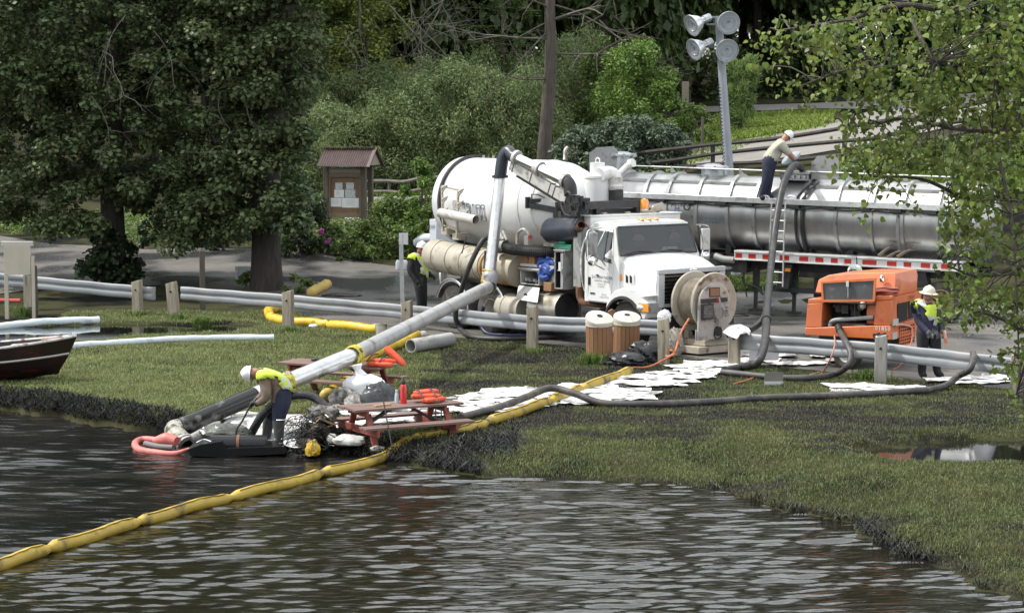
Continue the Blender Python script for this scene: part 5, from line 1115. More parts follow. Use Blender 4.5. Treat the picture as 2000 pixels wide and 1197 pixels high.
guardrail('right guardrail in front of the orange compressor', [(1440, 667, 47.2), (1722, 687, 45.2), (1975, 716, 43.6), (2080, 726, 42.8)],
          [(1434, 716, 640, .23, M_post, 0), (1720, 747, 655, .23, mat('grey_post_wood', (.29, .28, .25), (.20, .19, .17), sc=7, r=.9, bump=.4, bsc=25, stretch=(3, 3, .3)), 0), (1985, 770, 690, .22, M_post, 0)])
# black wrap on the right-hand post and white sorbent pad over the rail's end
p = at(1720, 657, 45.0); b = MB(); rr_ = random.Random(6)
b.ell(p + [0, 0, .0], (.16, .15, .06), 10, 6)
for k in range(6): b.box(p + [rr_.uniform(-.1, .1), rr_.uniform(-.1, .05), rr_.uniform(0, .06)], (.1, .08, .03), rot('Y', rr_.uniform(-.6, .6)))
tag(b.build('plastic_wrap', mat('black_plastic', (.012, .012, .013), (.02, .02, .022), sc=9, r=.25)), 'scrap of black plastic wrapped over the top of the grey rail post', 'plastic scrap')
M_pad = mat('white_sorbent_pad', (.62, .62, .61), (.50, .50, .49), sc=4, r=.9, dirt=(.12, .105, .09), dsc=2.4, dpos=(.51, .68), bump=.4, bsc=22)
pts = [[at(1412, 648, 47.1), at(1424, 636, 47.4), at(1446, 633, 47.5), at(1462, 640, 47.5)], [at(1424, 655, 46.9), at(1432, 643, 47.0), at(1450, 641, 47.0), at(1466, 646, 47.1)], [at(1440, 661, 46.7), at(1446, 652, 46.75), at(1458, 650, 46.8), at(1464, 655, 46.9)]]
tag(MB().sheet(pts, th=.015).build('sorbent_pad', M_pad), 'white sorbent pad draped over the left end of the right guardrail', 'pad', 'white sorbent pads')

# ================================================================== NOTICE BOARD SHELTER
Kf = Frame(ground(682, 456), -16); SK, EK = Kf.side, Kf.end
ks = thing('notice_board_shelter', 'brown wooden notice board under a small ribbed gable roof', 'notice board', Kf.o, Kf.h)
M_kw = mat('brown_kiosk_wood', (.125, .10, .078), (.09, .072, .056), sc=5, r=.8, stretch=(4, 4, .4))
M_kw2 = mat('reddish_kiosk_wood', (.21, .155, .11), (.165, .12, .085), sc=5, r=.75, stretch=(.4, 4, 4))
M_roof = mat('brown_ribbed_roof', (.085, .055, .05), (.11, .075, .068), sc=3, r=.45)
zE, zRdg = SK(660, 325, -.25)[2], SK(660, 290, .35)[2]
xl, xrr = SK(638, 440, .0)[0], SK(711, 440, .0)[0]
for x, d_ in ((xl, .0), (xrr, .0)): B_ = MB().boxp((x - .08, -.08, -.2), (x + .08, .10, zE + .1)); B_.build('post', M_kw, ks, bevel=.01)
MB().boxp((xrr - .08, .6, -.2), (xrr + .08, .76, zE + .1)).build('post', M_kw, ks, bevel=.01); pass
b0, b1 = SK(641, 346, 0), SK(703, 417, 0); bz0, bz1, bx0, bx1 = b1[2], b0[2], xl + .083, xrr - .083
MB().boxp((bx0, .0, bz0), (bx1, .05, bz1)).build('board', mat('board_backing', (.22, .135, .08), (.17, .105, .065), sc=6, r=.8), ks)
for nm, a_, c_ in (('frame_rail', (bx0, -.05, bz0 - .14), (bx1, .06, bz0 - .001)), ('frame_rail', (bx0, -.05, bz1 + .001), (bx1, .06, bz1 + .15)), ('frame_rail', (bx0, -.045, bz0), (bx0 + .07, -.001, bz1)), ('frame_rail', (bx1 - .07, -.045, bz0), (bx1, -.001, bz1)), ('lintel', (bx0, -.03, zE - .22), (bx1, .06, zE - .06))): MB().boxp(a_, c_).build(nm, M_kw2 if nm == 'frame_rail' else mat('pale_lintel', (.30, .28, .24), r=.8), ks)
MB().boxp((bx0, .06, bz1 + .15), (bx1, .5, zE - .06)).build('roof_shade_block', M_dark, ks)  # near-black block standing in for the shade beneath the roof
M_paper = mat('notice_paper', (.78, .79, .78), (.72, .73, .74), sc=6, r=.7); M_print = mat('map_print', (.62, .64, .64), (.38, .43, .47), sc=16, r=.7)
for (p0, p1, m_) in (((655, 357), (669, 370), M_print), ((676, 357), (691, 370), M_print), ((653, 370.6), (672, 386), M_paper), ((674, 370.6), (694, 386), M_print), ((644, 386.6), (667, 404), M_paper), ((667.5, 386.6), (701, 406), M_paper)):
    a_, c_ = SK(*p0, -.01), SK(*p1, -.01); MB().boxp((a_[0], -.012, c_[2]), (c_[0], -.003, a_[2])).build('paper_notice', m_, ks)
for (px, py, wd_, nn) in ((660, 378, .12, 3), (655, 395, .2, 4), (684, 395, .3, 5)):
    for k in range(nn): c_ = SK(px, py - 4 + 2.6 * k, -.013); MB().box(c_, (wd_, .003, .012)).build('printed_line', mat('grey_print', (.42, .43, .45), r=.7), ks)
# ribbed roof, two slopes; each rib its own strip
x0, x1 = SK(619, 325, -.35)[0], EK(700, 300, 0)[0] if False else xrr + .28
ym = .34
for sgn, ye in ((-1, -.38), (1, 1.06)):
    n_ = 22; G0, G1 = [], []
    for i in range(n_ * 4 + 1):
        x = x0 + (x1 - x0) * i / (n_ * 4); h = .022 * math.cos(i / 4 * 2 * math.pi); G0.append((x, ym, zRdg + h)); G1.append((x, ye, zE + h))
    MB().sheet([G0, G1], th=.012).build('roof_slope', M_roof, ks, angle=80)
MB().boxp((x0, ym - .1, zRdg + .025), (x1, ym + .1, zRdg + .05)).build('ridge_cap', M_roof, ks)
MB().prism([(x1 - .03, -.30, zE + .03), (x1 - .03, .98, zE + .03), (x1 - .03, ym, zRdg - .06)], (-.04, 0, 0)).build('gable_board', mat('pale_gable', (.27, .235, .19), r=.8), ks)
for a_, c_ in (((x1 + .01, -.42, zE - .02), (x1 + .01, ym, zRdg + .01)), ((x1 + .01, 1.1, zE - .02), (x1 + .01, ym, zRdg + .01))): MB().bar(a_, c_, .04, .12, up=(1, 0, 0)).build('barge_board', M_roof, ks)

# ================================================================== SIGNS AND SMALL POSTS
M_tan = mat('tan_painted_wood', (.46, .41, .33), (.40, .36, .29), sc=4, r=.75, stretch=(1, 1, .4))
g0 = ground(36, 624); sg = thing('park_sign', 'tan wooden park sign seen from behind at the left edge', 'sign', g0)
def Wp(px, py, D): return at(px, py, D)
D0 = g0[1]
def sbox(nm, a_, c_, th, m_, g): p, q = at(*a_, D0), at(*c_, D0); MB().boxp((p[0], D0, min(p[2], q[2])), (q[0], D0 + th, max(p[2], q[2]))).build(nm, m_, g, world=True, bevel=.006)
sbox('sign_panel', (7, 480), (60, 537), .06, M_tan, sg); sbox('sign_cap', (1, 472), (63, 481), .16, mat('pale_cap', (.44, .42, .37), r=.7), sg)
sbox('leg', (8, 537.5), (17, 628), .07, M_tan, sg); sbox('leg', (60.5, 500), (69, 628), .07, M_tan, sg); sbox('backing_board', (45, 538), (62, 600), .04, M_post, sg)
def wpost(px, py, yt, wd_, m_, label, cat='post', name='wooden_post'):
    g_ = ground(px, py); h = (py - yt) * g_[1] / FPX; b = MB(); b.boxp((g_[0] - wd_ / 2, g_[1] - wd_ / 2, g_[2] - .1), (g_[0] + wd_ / 2, g_[1] + wd_ / 2, g_[2] + h)); return tag(b.build(name, m_, bevel=.01), label, cat)
wpost(396, 608, 489, .13, M_postd, 'slim dark post standing between the two left guardrail posts')
g_ = ground(787, 640); sp = thing('sign_post', 'thin metal post with a small blank plate seen nearly edge on', 'sign', g_)
D1 = g_[1]; p0, p1 = at(783, 458, D1), at(787, 640, D1); MB().bar(p0, p1, .10, .05, up=(0, 1, 0)).build('post', M_steel, sp, world=True)
q = [at(779, 455, D1 - .05), at(797, 455, D1 + .02), at(797, 478, D1 + .02), at(779, 477, D1 - .05)]; MB().prism(q, (0, .006, 0)).build('sign_plate', mat('white_sign_back', (.6, .61, .62), r=.4), sp, world=True)
# post and rail fences of the far roads
def rail_fence(label, post_px, rails, D_list, wd_=.17, mt=None):
    P = [at(x, y, D) for (x, y, yt), D in zip(post_px, D_list)]; base = P[0].copy(); f_ = thing('rail_fence', label, 'fence', base, 0, 'dark wooden rail fences')
    for (x, y, yt), D, p in zip(post_px, D_list, P):
        h = (y - yt) * D / FPX; MB().tube([p - [0, 0, .4], p + [0, 0, h]], wd_ / 2, 7).build('post', mt, f_, world=True)
    for hs in rails:
        for i in range(len(P) - 1):
            h0 = (post_px[i][1] - post_px[i][2]) * D_list[i] / FPX; h1 = (post_px[i + 1][1] - post_px[i + 1][2]) * D_list[i + 1] / FPX
            a_, c_ = P[i] + [0, -.05, h0 * hs], P[i + 1] + [0, -.05, h1 * hs]; mid = (a_ + c_) / 2 + [0, 0, -.03 + .05 * math.sin(i * 3 + hs * 9)]
            MB().tube([a_ - (c_ - a_) * .01, mid, c_ + (c_ - a_) * .01], [.075, .085, .075], 6, k=3).build('rail', mt, f_, world=True)
M_fence = mat('dark_fence_wood', (.060, .054, .047), (.035, .032, .029), sc=5, r=.9, bump=.3)
rail_fence('dark three rail fence climbing beside the road behind the tank trailer', [(1180, 352, 305), (1392, 332, 279), (1649, 318, 245), (1767, 298, 226), (1856, 280, 210), (1960, 262, 186)], (.93, .58, .22), [85, 83.5, 80, 79, 78, 77], mt=M_fence)
rail_fence('weathered two rail fence behind the notice board', [(705, 383, 352), (760, 380, 350), (818, 377, 345), (905, 372, 341)], (.88, .2), [90.5, 90, 89, 88], .13, mat('grey_fence_wood', (.15, .14, .12), (.10, .09, .08), sc=5, r=.9))
for px, py, yt, D, lab in ((1338, 230, 160, 103, 'tall square tan post standing in the bushes left of the floodlights'),):
    p = at(px, py, D); h = (py - yt) * D / FPX; b = MB(); b.boxp((p[0] - .15, p[1] - .15, p[2] - 1), (p[0] + .15, p[1] + .15, p[2] + h)); tag(b.build('wooden_post', mat('tan_post', (.27, .24, .17), (.22, .19, .14), sc=4, r=.8)), lab, 'post')
p = at(1372, 288, 92); tag(MB().cyl(p - [0, 0, .5], p + [0, 0, 1.2], .06, 7).build('marker_post', M_postd), 'thin dark marker post in the grass left of the floodlight pole', 'post')

# ================================================================== BOAT
bo_o = ground(60, 752); Bf = Frame(bo_o + [0, 0, .03], 7)
bt = thing('rowing_boat', 'small dark red and black boat pulled up on the lawn', 'boat', Bf.o, Bf.h)
bow = Bf.side(146, 661, .25); zb = bow[2]; M_hull = mat('oiled_dark_hull', (.022, .008, .008), (.012, .008, .008), sc=3, r=.28, dirt=(.11, .02, .016), dsc=2, dpos=(.55, .68), stretch=(1, 1, 2))
L_, secs = 4.2, []
for i, t in enumerate(np.linspace(0, 1, 14)):
    x = bow[0] - L_ * t; k = math.sin(min(1, t * 1.9) * math.pi / 2) ** .75; hw_ = .02 + .70 * k; zg = zb - .24 * math.sin(min(1, t * 1.4) * math.pi / 2); rake = .42 * (1 - min(1, t * 6))
    secs.append((x, hw_, zg, t))
outer = []
for x, hw_, zg, t in secs:
    bx = lambda f: x - .42 * f * max(0, 1 - t * 3.5)
    outer.append([(bx(0), .7 - hw_, zg), (bx(.3), .7 - hw_ * .97, zg * .72), (bx(.6), .7 - hw_ * .86, zg * .38), (bx(.85), .7 - hw_ * .62, .1), (bx(1), .7, .0 + .12 * max(0, 1 - t * 5)), (bx(.85), .7 + hw_ * .62, .1), (bx(.6), .7 + hw_ * .86, zg * .38), (bx(.3), .7 + hw_ * .97, zg * .72), (bx(0), .7 + hw_, zg)])
b = MB(); b.sheet(outer); b.sheet([[(p[0], .7 + (p[1] - .7) * .94, p[2] + (.0 if j in (0, 8) else .02)) for j, p in enumerate(r_)][::-1] for r_ in outer]); b.build('hull', M_hull, bt, angle=50)
M_wpaint = mat('chipped_white_paint', (.58, .58, .56), (.42, .42, .40), sc=6, r=.5, dirt=(.16, .05, .045), dsc=5, dpos=(.50, .60))
for s_ in (-1, 1): MB().tube([(x, .7 + s_ * hw_, zg + .01) for x, hw_, zg, t in secs], .028, 6, k=2).build('gunwale', M_wpaint, bt)
MB().tube([(x - .15 * max(0, 1 - t * 3.5), .7 - hw_ * .955 - .006, zg * .60) for x, hw_, zg, t in secs], .022, 5, k=2).build('rubbing_strake', mat('greyish_strake', (.36, .34, .32), r=.5), bt)
b = MB(); b.sheet([[(x, .7 - hw_ * .93, zg - .05), (x, .7, zg - .03), (x, .7 + hw_ * .93, zg - .05)] for x, hw_, zg, t in secs[1:5]]); b.build('foredeck', M_wpaint, bt)
b = MB(); b.sheet([[(x, .7 - hw_ * .9, zg - .10), (x, .7, zg - .10), (x, .7 + hw_ * .9, zg - .10)] for x, hw_, zg, t in secs[4:]]); b.build('floorboards', mat('pale_grey_deck', (.48, .49, .50), (.42, .43, .44), sc=4, r=.6), bt)
b = MB(); c_ = np.array([bow[0] - .42, .72, zb - .12]); b.boxp(c_ - [.25, .16, .02], c_ + [.15, .16, .08]); b.build('foredeck_locker', mat('reddish_locker', (.22, .07, .05), (.3, .2, .17), sc=7, r=.6), bt)
MB().tube([(bow[0] + .01, .7, zb + .03), (bow[0] - .2, .7, zb * .5), (bow[0] - .42, .7, .1)], .025, 6, k=3).build('stem', M_hull, bt)
b = MB(); b.cyl((bow[0] - .12, .7, zb), (bow[0] - .12, .7, zb + .07), .035, 8); b.build('bow_light', M_lens, bt)

# ================================================================== LITTER BINS AND BLACK SACK
M_slat = mat('cedar_slat', (.25, .125, .06), (.20, .10, .05), sc=5, r=.75, stretch=(4, 4, .4), island=.18)
M_lid = mat('speckled_cream_plastic', (.52, .49, .41), (.46, .43, .36), sc=22, r=.6, dirt=(.25, .23, .19), dsc=6, dpos=(.6, .75))
def bin_(px, py, yt, label, tilt, lid_t, hole=True):
    g_ = ground(px, py); h = (py - yt) * g_[1] / FPX * 1.0; t = thing('litter_bin', label, 'bin', g_, .2, 'slatted litter bins'); t.rotation_euler = (tilt[0], tilt[1], .2)
    rr_ = .275; hb = h * .80
    MB().cyl((0, 0, .02), (0, 0, hb + .02), rr_ - .03, 24).build('liner', M_dark, t)
    n_ = 18; me = MB().box((rr_ - .012, 0, hb / 2 + .01), (.024, 2 * math.pi * rr_ / n_ - .008, hb)).mesh('slat', M_slat)
    for k in range(n_):
        s_ = bpy.data.objects.new('slat', me); col.objects.link(s_); s_.parent = t; s_.rotation_euler = (0, 0, k * 2 * math.pi / n_)
    MB().lathe([(rr_ - .01, hb + .012), (rr_ + .012, hb + .015), (rr_ + .012, hb + .10), (rr_ - .005, hb + .11)], n=30).build('rim', M_lid, t)
    l_ = bpy.data.objects.new('lid', None); col.objects.link(l_); l_.parent = t; l_.location = (0, 0, hb + .115); l_.rotation_euler = lid_t
    MB().lathe([(.065, .115), (.09, .12), (.2, .09), (.235, .085), (rr_ + .01, .075), (rr_ + .018, .06), (rr_ + .018, .0), (.0, -.004)], n=30).build('lid_top', M_lid, l_)
    MB().cyl((0, 0, .10), (0, 0, .108), .066, 18).build('hole', M_dark, l_)
    return t
bin_(1171, 709, 617, 'left slatted litter bin with its cream lid tilted askew', (.06, -.03), (.40, .10, 0))
bin_(1223, 700, 617, 'right slatted litter bin with its cream lid sitting level', (.05, 0), (.30, 0, 0))
g_ = ground(1195, 690); b = MB(); D_ = g_[1] + .1; p = at(1195, 606, D_); b.boxp((p[0] - .085, D_ - .085, g_[2] - .1), (p[0] + .085, D_ + .085, p[2] - .03)); b.prism([(p[0] - .085, D_ - .085, p[2] - .027), (p[0] + .085, D_ - .085, p[2] - .027), (p[0], D_ - .085, p[2] + .03)], (0, .17, 0)); tag(b.build('bin_post', M_slat), 'brown square post standing between the two litter bins', 'post')
M_sack = mat('black_plastic_sack', (.010, .010, .011), (.016, .016, .018), sc=5, r=.3, spec=.4, bump=.7, bsc=14)
def crumple(c_, r_, seed, n=40, m=26, amp=.22, flat=.8, M=None):
    """a creased closed bag-like lump standing on its flat bottom"""
    b = MB(); b.ell((0, 0, 0), 1.0, n, m); A = np.array(b.v); q = A / np.linalg.norm(A, axis=1)[:, None]
    f = fbm(q[:, 0] * 2.2 + q[:, 2] * 1.3 + seed, q[:, 1] * 2.2 - q[:, 2] * 1.1, seed, 4); g_ = sum(a_ * (1 - 2 * np.abs(vnoise(q[:, 0] * k_ + q[:, 2] * k_ * .7 + 3 * seed, q[:, 1] * k_ - q[:, 2] * k_ * .6, seed + k_) - .5)) ** 2 for k_, a_ in ((3, .9), (6, .6), (11, .35))) - .6
    A = q * (1 - amp + 2 * amp * f + amp * .8 * g_)[:, None] * np.array(r_); A[:, 2] = np.maximum(A[:, 2], -flat * r_[2] * .75)
    b.v = [tuple(v) for v in A + V3(c_) + [0, 0, flat * r_[2] * .75]]; return b
tag(crumple(ground(1222, 714), (.42, .3, .17), 3).build('refuse_sack', M_sack, angle=28), 'lower left black refuse sack slumped before the litter bins', 'sack', 'black refuse sacks')
b = crumple(ground(1266, 708), (.46, .32, .27), 9); c_ = ground(1262, 700); b.tube([c_ + [-.3, -.05, .3], c_ + [-.35, -.05, .48], c_ + [-.45, -.05, .52]], [.12, .05, .02], 7); tag(b.build('refuse_sack', M_sack, angle=28), 'larger black refuse sack leaning against the guardrail post', 'sack', 'black refuse sacks')
g_ = ground(1312, 700); tag(crumple(g_ + [0, .15, .05], (.20, .16, .34), 15, amp=.3).build('plastic_sheeting', mat('dirty_clear_plastic', (.40, .37, .32), (.22, .19, .15), sc=6, r=.35), angle=28), 'crumpled dirty clear plastic bunched behind the rail post by the reel', 'plastic sheeting')
p = at(1297, 628, 48.2); tag(crumple(p - [0, 0, .02], (.13, .1, .16), 22, amp=.25).build('plastic_bag', mat('clear_plastic_bag', (.62, .64, .65), r=.2, spec=.7)), 'small clear plastic bag resting on top of the rail post', 'bag')
# rope from the post to the yellow boom
pts = [at(1302, 692, 47.6), at(1318, 690, 47.3), at(1308, 697, 47.4)]; M_rope = mat('orange_rope', (.55, .17, .06), (.40, .13, .05), sc=20, r=.7)
b = MB(); b.tube([at(1287, 694, 47.8), at(1306, 696, 47.5), at(1316, 690, 47.6), at(1308, 684, 47.9), at(1290, 690, 48.0)], .03, 6, k=4); b.tube([at(1316, 692, 47.5), at(1270, 715, 46.6), ground(1236, 729) + [0, 0, .12]], .018, 6, k=5); b.tube([at(1346, 622, 48.5), at(1330, 650, 48.3), at(1318, 688, 47.7)], .022, 6, k=4); tag(b.build('rope', M_rope), 'orange rope tying the yellow boom to the guardrail post', 'rope')

# ================================================================== PICNIC TABLES
M_ptop = mat('greyed_red_planks', (.19, .115, .095), (.14, .088, .075), sc=4, r=.7, stretch=(.35, 5, 5), dirt=(.09, .06, .05), dsc=4, dpos=(.55, .7))
M_pleg = mat('red_stained_timber', (.26, .062, .042), (.20, .05, .036), sc=5, r=.65, dirt=(.09, .03, .022), dsc=3, dpos=(.55, .7))
M_poil = mat('oil_blackened_timber', (.045, .026, .022), (.07, .035, .03), sc=5, r=.45)
def picnic(label, o, hd, top_z, bench_z, L1=2.0, Lb=2.0, Wt=.74, Wb=1.5, group='red picnic tables'):
    t = thing('picnic_table', label, 'picnic table', o, R(hd), group); n_ = 5; w_ = Wt / n_
    for k in range(n_): MB().box((0, -Wt / 2 + w_ * (k + .5), top_z - .02 + .003 * (k % 2)), (L1 - .02 * (k % 3), w_ - .012, .04)).build('tabletop_plank', M_ptop, t, bevel=.004)
    for s_ in (-1, 1):
        for k in range(2): MB().box((0, s_ * (Wb / 2 - .07 - .135 * k), bench_z - .02 + .003 * k), (Lb, .125, .04)).build('bench_plank', M_ptop, t, bevel=.004)
    for x in (-L1 / 2 + .28, L1 / 2 - .28):
        for s_ in (-1, 1): MB().bar((x, s_ * .58, -.05), (x, s_ * .24, top_z - .10), .05, .10, up=(1, 0, 0)).build('leg', M_pleg, t, bevel=.004)
        MB().boxp((x - .075, -Wb / 2 + .0, bench_z - .155), (x - .028, Wb / 2, bench_z - .041)).build('bench_support', M_pleg, t, bevel=.004)
        MB().boxp((x - .075, -Wt / 2 + .02, top_z - .135), (x - .028, Wt / 2 - .02, top_z - .041)).build('top_support', M_pleg, t, bevel=.004)
        sx = 1 if x < 0 else -1; MB().bar((x + sx * .0, 0, bench_z - .1), (x + sx * .55, 0, top_z - .06), .04, .09, up=(0, 1, 0)).build('brace', M_poil, t)
    return t
PT1 = Frame(at(782, 850, 37.8) * [1, 1, 0] + [0, 0, -.2], 30); PT2 = Frame(at(660, 782, 42.2) * [1, 1, 0] + [0, 0, 0], -26)
TOP1, TOP2 = .66, .64
picnic('front red picnic table at the water edge with a red flask on it', PT1.o, 30, TOP1, .40)
picnic('rear red picnic table with the silver suction pipe lying across it', PT2.o, -26, TOP2, .38, L1=2.15, Lb=2.15)

# ================================================================== SUCTION PIPE TO THE WATER
M_pipe = mat('grey_plastic_pipe', (.40, .40, .39), (.33, .33, .325), sc=3, r=.4, dirt=(.16, .14, .12), dsc=2.5, dpos=(.56, .72))
M_clear = mat('oil_smeared_pipe', (.36, .35, .33), (.26, .25, .24), sc=3, r=.25, dirt=(.014, .013, .012), dsc=2.2, dpos=(.38, .50), r2=.2)
A_ = T.wld(PJ) + [0, 0, -.05]; B_ = at(690, 693, 41.2); C_ = at(498, 772, 39.6); D_ = at(352, 834, 38.7)
sp_ = thing('suction_pipe', 'long grey suction pipe slanting from the white truck down to the river', 'pipe', [D_[0], D_[1], z1(D_[0], D_[1])])
d1 = (B_ - A_) / np.linalg.norm(B_ - A_); A0 = A_ + d1 * .12
MB().tube([A0, A0 + d1 * 2.0, B_ - d1 * 3, B_], .145, 20).build('pipe_section', M_pipe, sp_, world=True)
d2 = (C_ - B_) / np.linalg.norm(C_ - B_)
MB().tube([B_, C_], .150, 20).build('pipe_section', M_alu, sp_, world=True); MB().tube([C_, (C_ + D_) / 2, D_], .155, 20).build('pipe_section', M_clear, sp_, world=True)
MB().lathe([(.12, -.02), (.16, -.02), (.175, .03), (.165, .1), (.17, .16), (.12, .17)], A0, -d1, 18).build('end_collar', M_black, sp_, world=True)
M_ytape = mat('bright_yellow_tape', (.62, .55, .04), (.45, .40, .05), sc=14, r=.45, dirt=(.06, .05, .03), dsc=8, dpos=(.52, .62))
b = MB()
for k in range(5): b.lathe([(.152, -.03), (.172 + .008 * (k % 2), -.02), (.172, .02), (.152, .03)], B_ + d1 * (-.12 + .055 * k), d1 + np.array([.1 * (k % 2), .08 * (k - 2), .1]), 18)
b.build('taped_coupling', M_ytape, sp_, world=True)
b = MB()
for k in range(3): b.lathe([(.155, -.02), (.168, 0), (.155, .02)], at(566, 742, 40.1) + d2 * (.05 * k), d2 + np.array([.1 * k, .1, 0]), 18)
b.build('taped_coupling', M_ytape, sp_, world=True)
E1, E2 = at(343, 848, 38.5), at(362, 868, 38.2)
MB().tube([D_, D_ + (D_ - C_) / np.linalg.norm(D_ - C_) * .1, E1, E2], [.15, .17, .175, .16], 16, k=4).build('camouflaged_elbow', mat('camouflage_tape', (.20, .19, .14), (.42, .40, .34), sc=11, r=.5, dirt=(.03, .03, .02), dsc=6, dpos=(.48, .58)), sp_, world=True)
b = MB(); dd = E2 - E1; dd /= np.linalg.norm(dd); b.lathe([(.14, 0), (.19, 0), (.19, .05), (.16, .055), (.16, .1), (.2, .1), (.2, .15), (.13, .15)], E2 - dd * .05, dd, 18); b.build('nozzle_ring', M_grey, sp_, world=True)

# ================================================================== CONTAINMENT BOOMS
M_boom = mat('yellow_boom_fabric', (.47, .33, .04), (.38, .265, .045), sc=2.5, r=.5, dirt=(.075, .055, .025), dsc=2.6, dpos=(.53, .70), bump=.2, bsc=6)
M_boomb = mat('bright_yellow_boom_fabric', (.66, .44, .025), (.56, .37, .03), sc=2.5, r=.45, dirt=(.16, .12, .05), dsc=2.0, dpos=(.60, .75), bump=.2, bsc=6)
def boom(label, pts, r_, mt, seed=0, joints=True, name='containment_boom', group='yellow containment booms', sub=3):
    base = pts[len(pts) // 2].copy(); t = thing(name, label, 'boom', base, 0, group); rg = random.Random(seed)
    for i in range(len(pts) - 1):
        a_, c_ = pts[i], pts[i + 1]; n_ = 14; P, rr_ = [], []
        side = np.cross(c_ - a_, (0, 0, 1)); side /= np.linalg.norm(side); w1, w2 = rg.uniform(-.03, .03), rg.uniform(0, 6)
        for k in range(n_ + 1):
            f = k / n_; P.append(a_ + (c_ - a_) * f + side * w1 * math.sin(math.pi * f) + [0, 0, .012 * math.sin(f * 9 + w2)])
            e = min(f, 1 - f); P[-1][2] = max(P[-1][2], z1(P[-1][0], P[-1][1]) - r_ * .1); rr_.append(r_ * (.55 + .45 * min(1, (e / .07)) ** .6) * (1 + .035 * math.sin(f * 17 + w2)))
        s_ = MB().tube(P, rr_, 16).build('boom_section', mt, t, world=True, angle=60)
        up_ = [p + [0, 0, 0] + side * (-r_ * .0) for p in P]
        b = MB(); G = [[p + np.array([0, 0, q_ * .93]) + side * .03 for p, q_ in zip(P[1:-1], rr_[1:-1])], [p + np.array([0, 0, q_ * .99 + .008]) + side * (.05 + .012 * math.sin(3 * k)) for k, (p, q_) in enumerate(zip(P[1:-1], rr_[1:-1]))]]; b.sheet(G, th=.006); f_ = b.build('seam_flap', mt, s_); f_.data.transform(Matrix.Translation(tuple(-t.location)))
    return t
zc = WATER + .06
wp = [gz(x, y, zc) for x, y in ((-90, 1131), (95, 1072), (270, 1019), (450, 970), (628, 925), (805, 879))]
lp = [ground(x, y) + [0, 0, .10] for x, y in ((952, 836), (1076, 793), (1134, 769), (1232, 732))]
boom('long yellow containment boom floating across the river and up the lawn', wp + lp, .088, M_boom, 4)
bb = lambda L_, lift=.09: [ground(x, y) + [0, 0, lift] for x, y in L_]
boom('bright yellow boom curled round the guardrail post', bb([(546, 607), (524, 613), (531, 629), (566, 634)]) + bb([(640, 640), (742, 650)]), .12, M_boomb, 5)
boom('bright yellow boom lying beside the loose grey pipe', bb([(816, 660), (797, 671), (743, 694), (690, 716)]), .11, M_boomb, 6)
boom('yellow boom end sticking out between the two picnic tables', [p for p in bb([(706, 745), (660, 775), (634, 792)], .16)], .115, M_boom, 7)
boom('short yellow boom bundle in the lot behind the guardrail', bb([(640, 563), (622, 572), (606, 580)], .12), .14, mat('dusty_yellow_fabric', (.50, .36, .08), (.42, .30, .09), sc=4, r=.6), 8)
M_sorb = mat('pale_sorbent_sock', (.60, .66, .68), (.52, .60, .63), sc=5, r=.85, dirt=(.30, .30, .28), dsc=3, dpos=(.62, .75), bump=.4, bsc=12)
def sock(label, px, r_, lift=.06):
    P = spline([ground(x, y) + [0, 0, lift] for x, y in px], 8); b = MB(); b.tube(P, [r_ * (1 + .10 * math.sin(i * 1.1) * math.sin(i * .37)) for i in range(len(P))], 12); return tag(b.build('sorbent_sock', M_sorb, angle=70), label, 'boom', 'white sorbent socks')
sock('upper pale sorbent sock lying across the muddy puddle', [(-60, 652), (20, 641), (70, 635), (130, 632), (193, 630)], .10)
sock('lower pale sorbent sock stretched over the lawn from the boat', [(100, 690), (150, 680), (240, 674), (330, 668), (430, 665), (535, 664)], .075)
tag(MB().tube([ground(-20, 590) + [0, 0, .05], ground(40, 591) + [0, 0, .05]], .06, 8).build('red_sock', mat('red_fabric', (.42, .08, .06), r=.7)), 'short red sock on the lot behind the park sign', 'boom')

# ================================================================== SORBENT SHEETS
def sheet_at(p, sx, sy, a_, amp, seed, mt=M_pad, lift=.02, group=None, label=None, flatness=None):
    n_ = 12; u = np.linspace(-.5, .5, n_); U, W_ = np.meshgrid(u, u, indexing='ij')
    q = fbm(U * 3 + seed, W_ * 3, seed, 3) - .5; q2 = np.abs(fbm(U * 5 + seed, W_ * 5, seed + 7, 2) - .5)
    X = p[0] + (U * sx + q * .10) * math.cos(a_) - (W_ * sy + q2 * .08) * math.sin(a_); Y = p[1] + (U * sx + q * .10) * math.sin(a_) + (W_ * sy) * math.cos(a_)
    Z = np.maximum(zt(X, Y), PUD_L - 1) + lift + np.abs(q) * amp * 1.6 + q2 * amp * 1.2 + amp * .55 * (1 - 2 * np.abs(vnoise(U * 6 + seed, W_ * 5 + U * 3, seed + 11) - .5)) ** 2 + amp * 1.1 * np.clip(np.abs(U) * 2 - .8, 0, 1) * fbm(U * 2 + seed, W_ * 4, seed + 3)
    return tag(MB().sheet(np.stack([X, Y, Z], -1), th=.004).build('sorbent_sheet', mt, angle=40), label, 'sorbent sheet', group)
rg = random.Random(21)
def sheets(poly, n_, label, group, sz=(.8, 1.3), amp=.045, lift0=.02):
    xs_, ys_ = [p[0] for p in poly], [p[1] for p in poly]; k = 0; tries = 0; pts_ = []
    while k < n_ and tries < 9000:
        tries += 1; x, y = rg.uniform(min(xs_), max(xs_)), rg.uniform(min(ys_), max(ys_))
        if not in_poly(np.array([x]), np.array([y]), poly)[0]: continue
        p = ground(x, y)
        if any((p[0] - q[0]) ** 2 + (p[1] - q[1]) ** 2 < (.26 if tries < 6000 else .12) ** 2 for q in pts_): continue
        pts_.append(p); sheet_at(p, rg.uniform(*sz), rg.uniform(.45, .75), rg.uniform(-.3, .7), amp, rg.randrange(999), lift=lift0 + .007 * (k % 5), group=group, label=label); k += 1
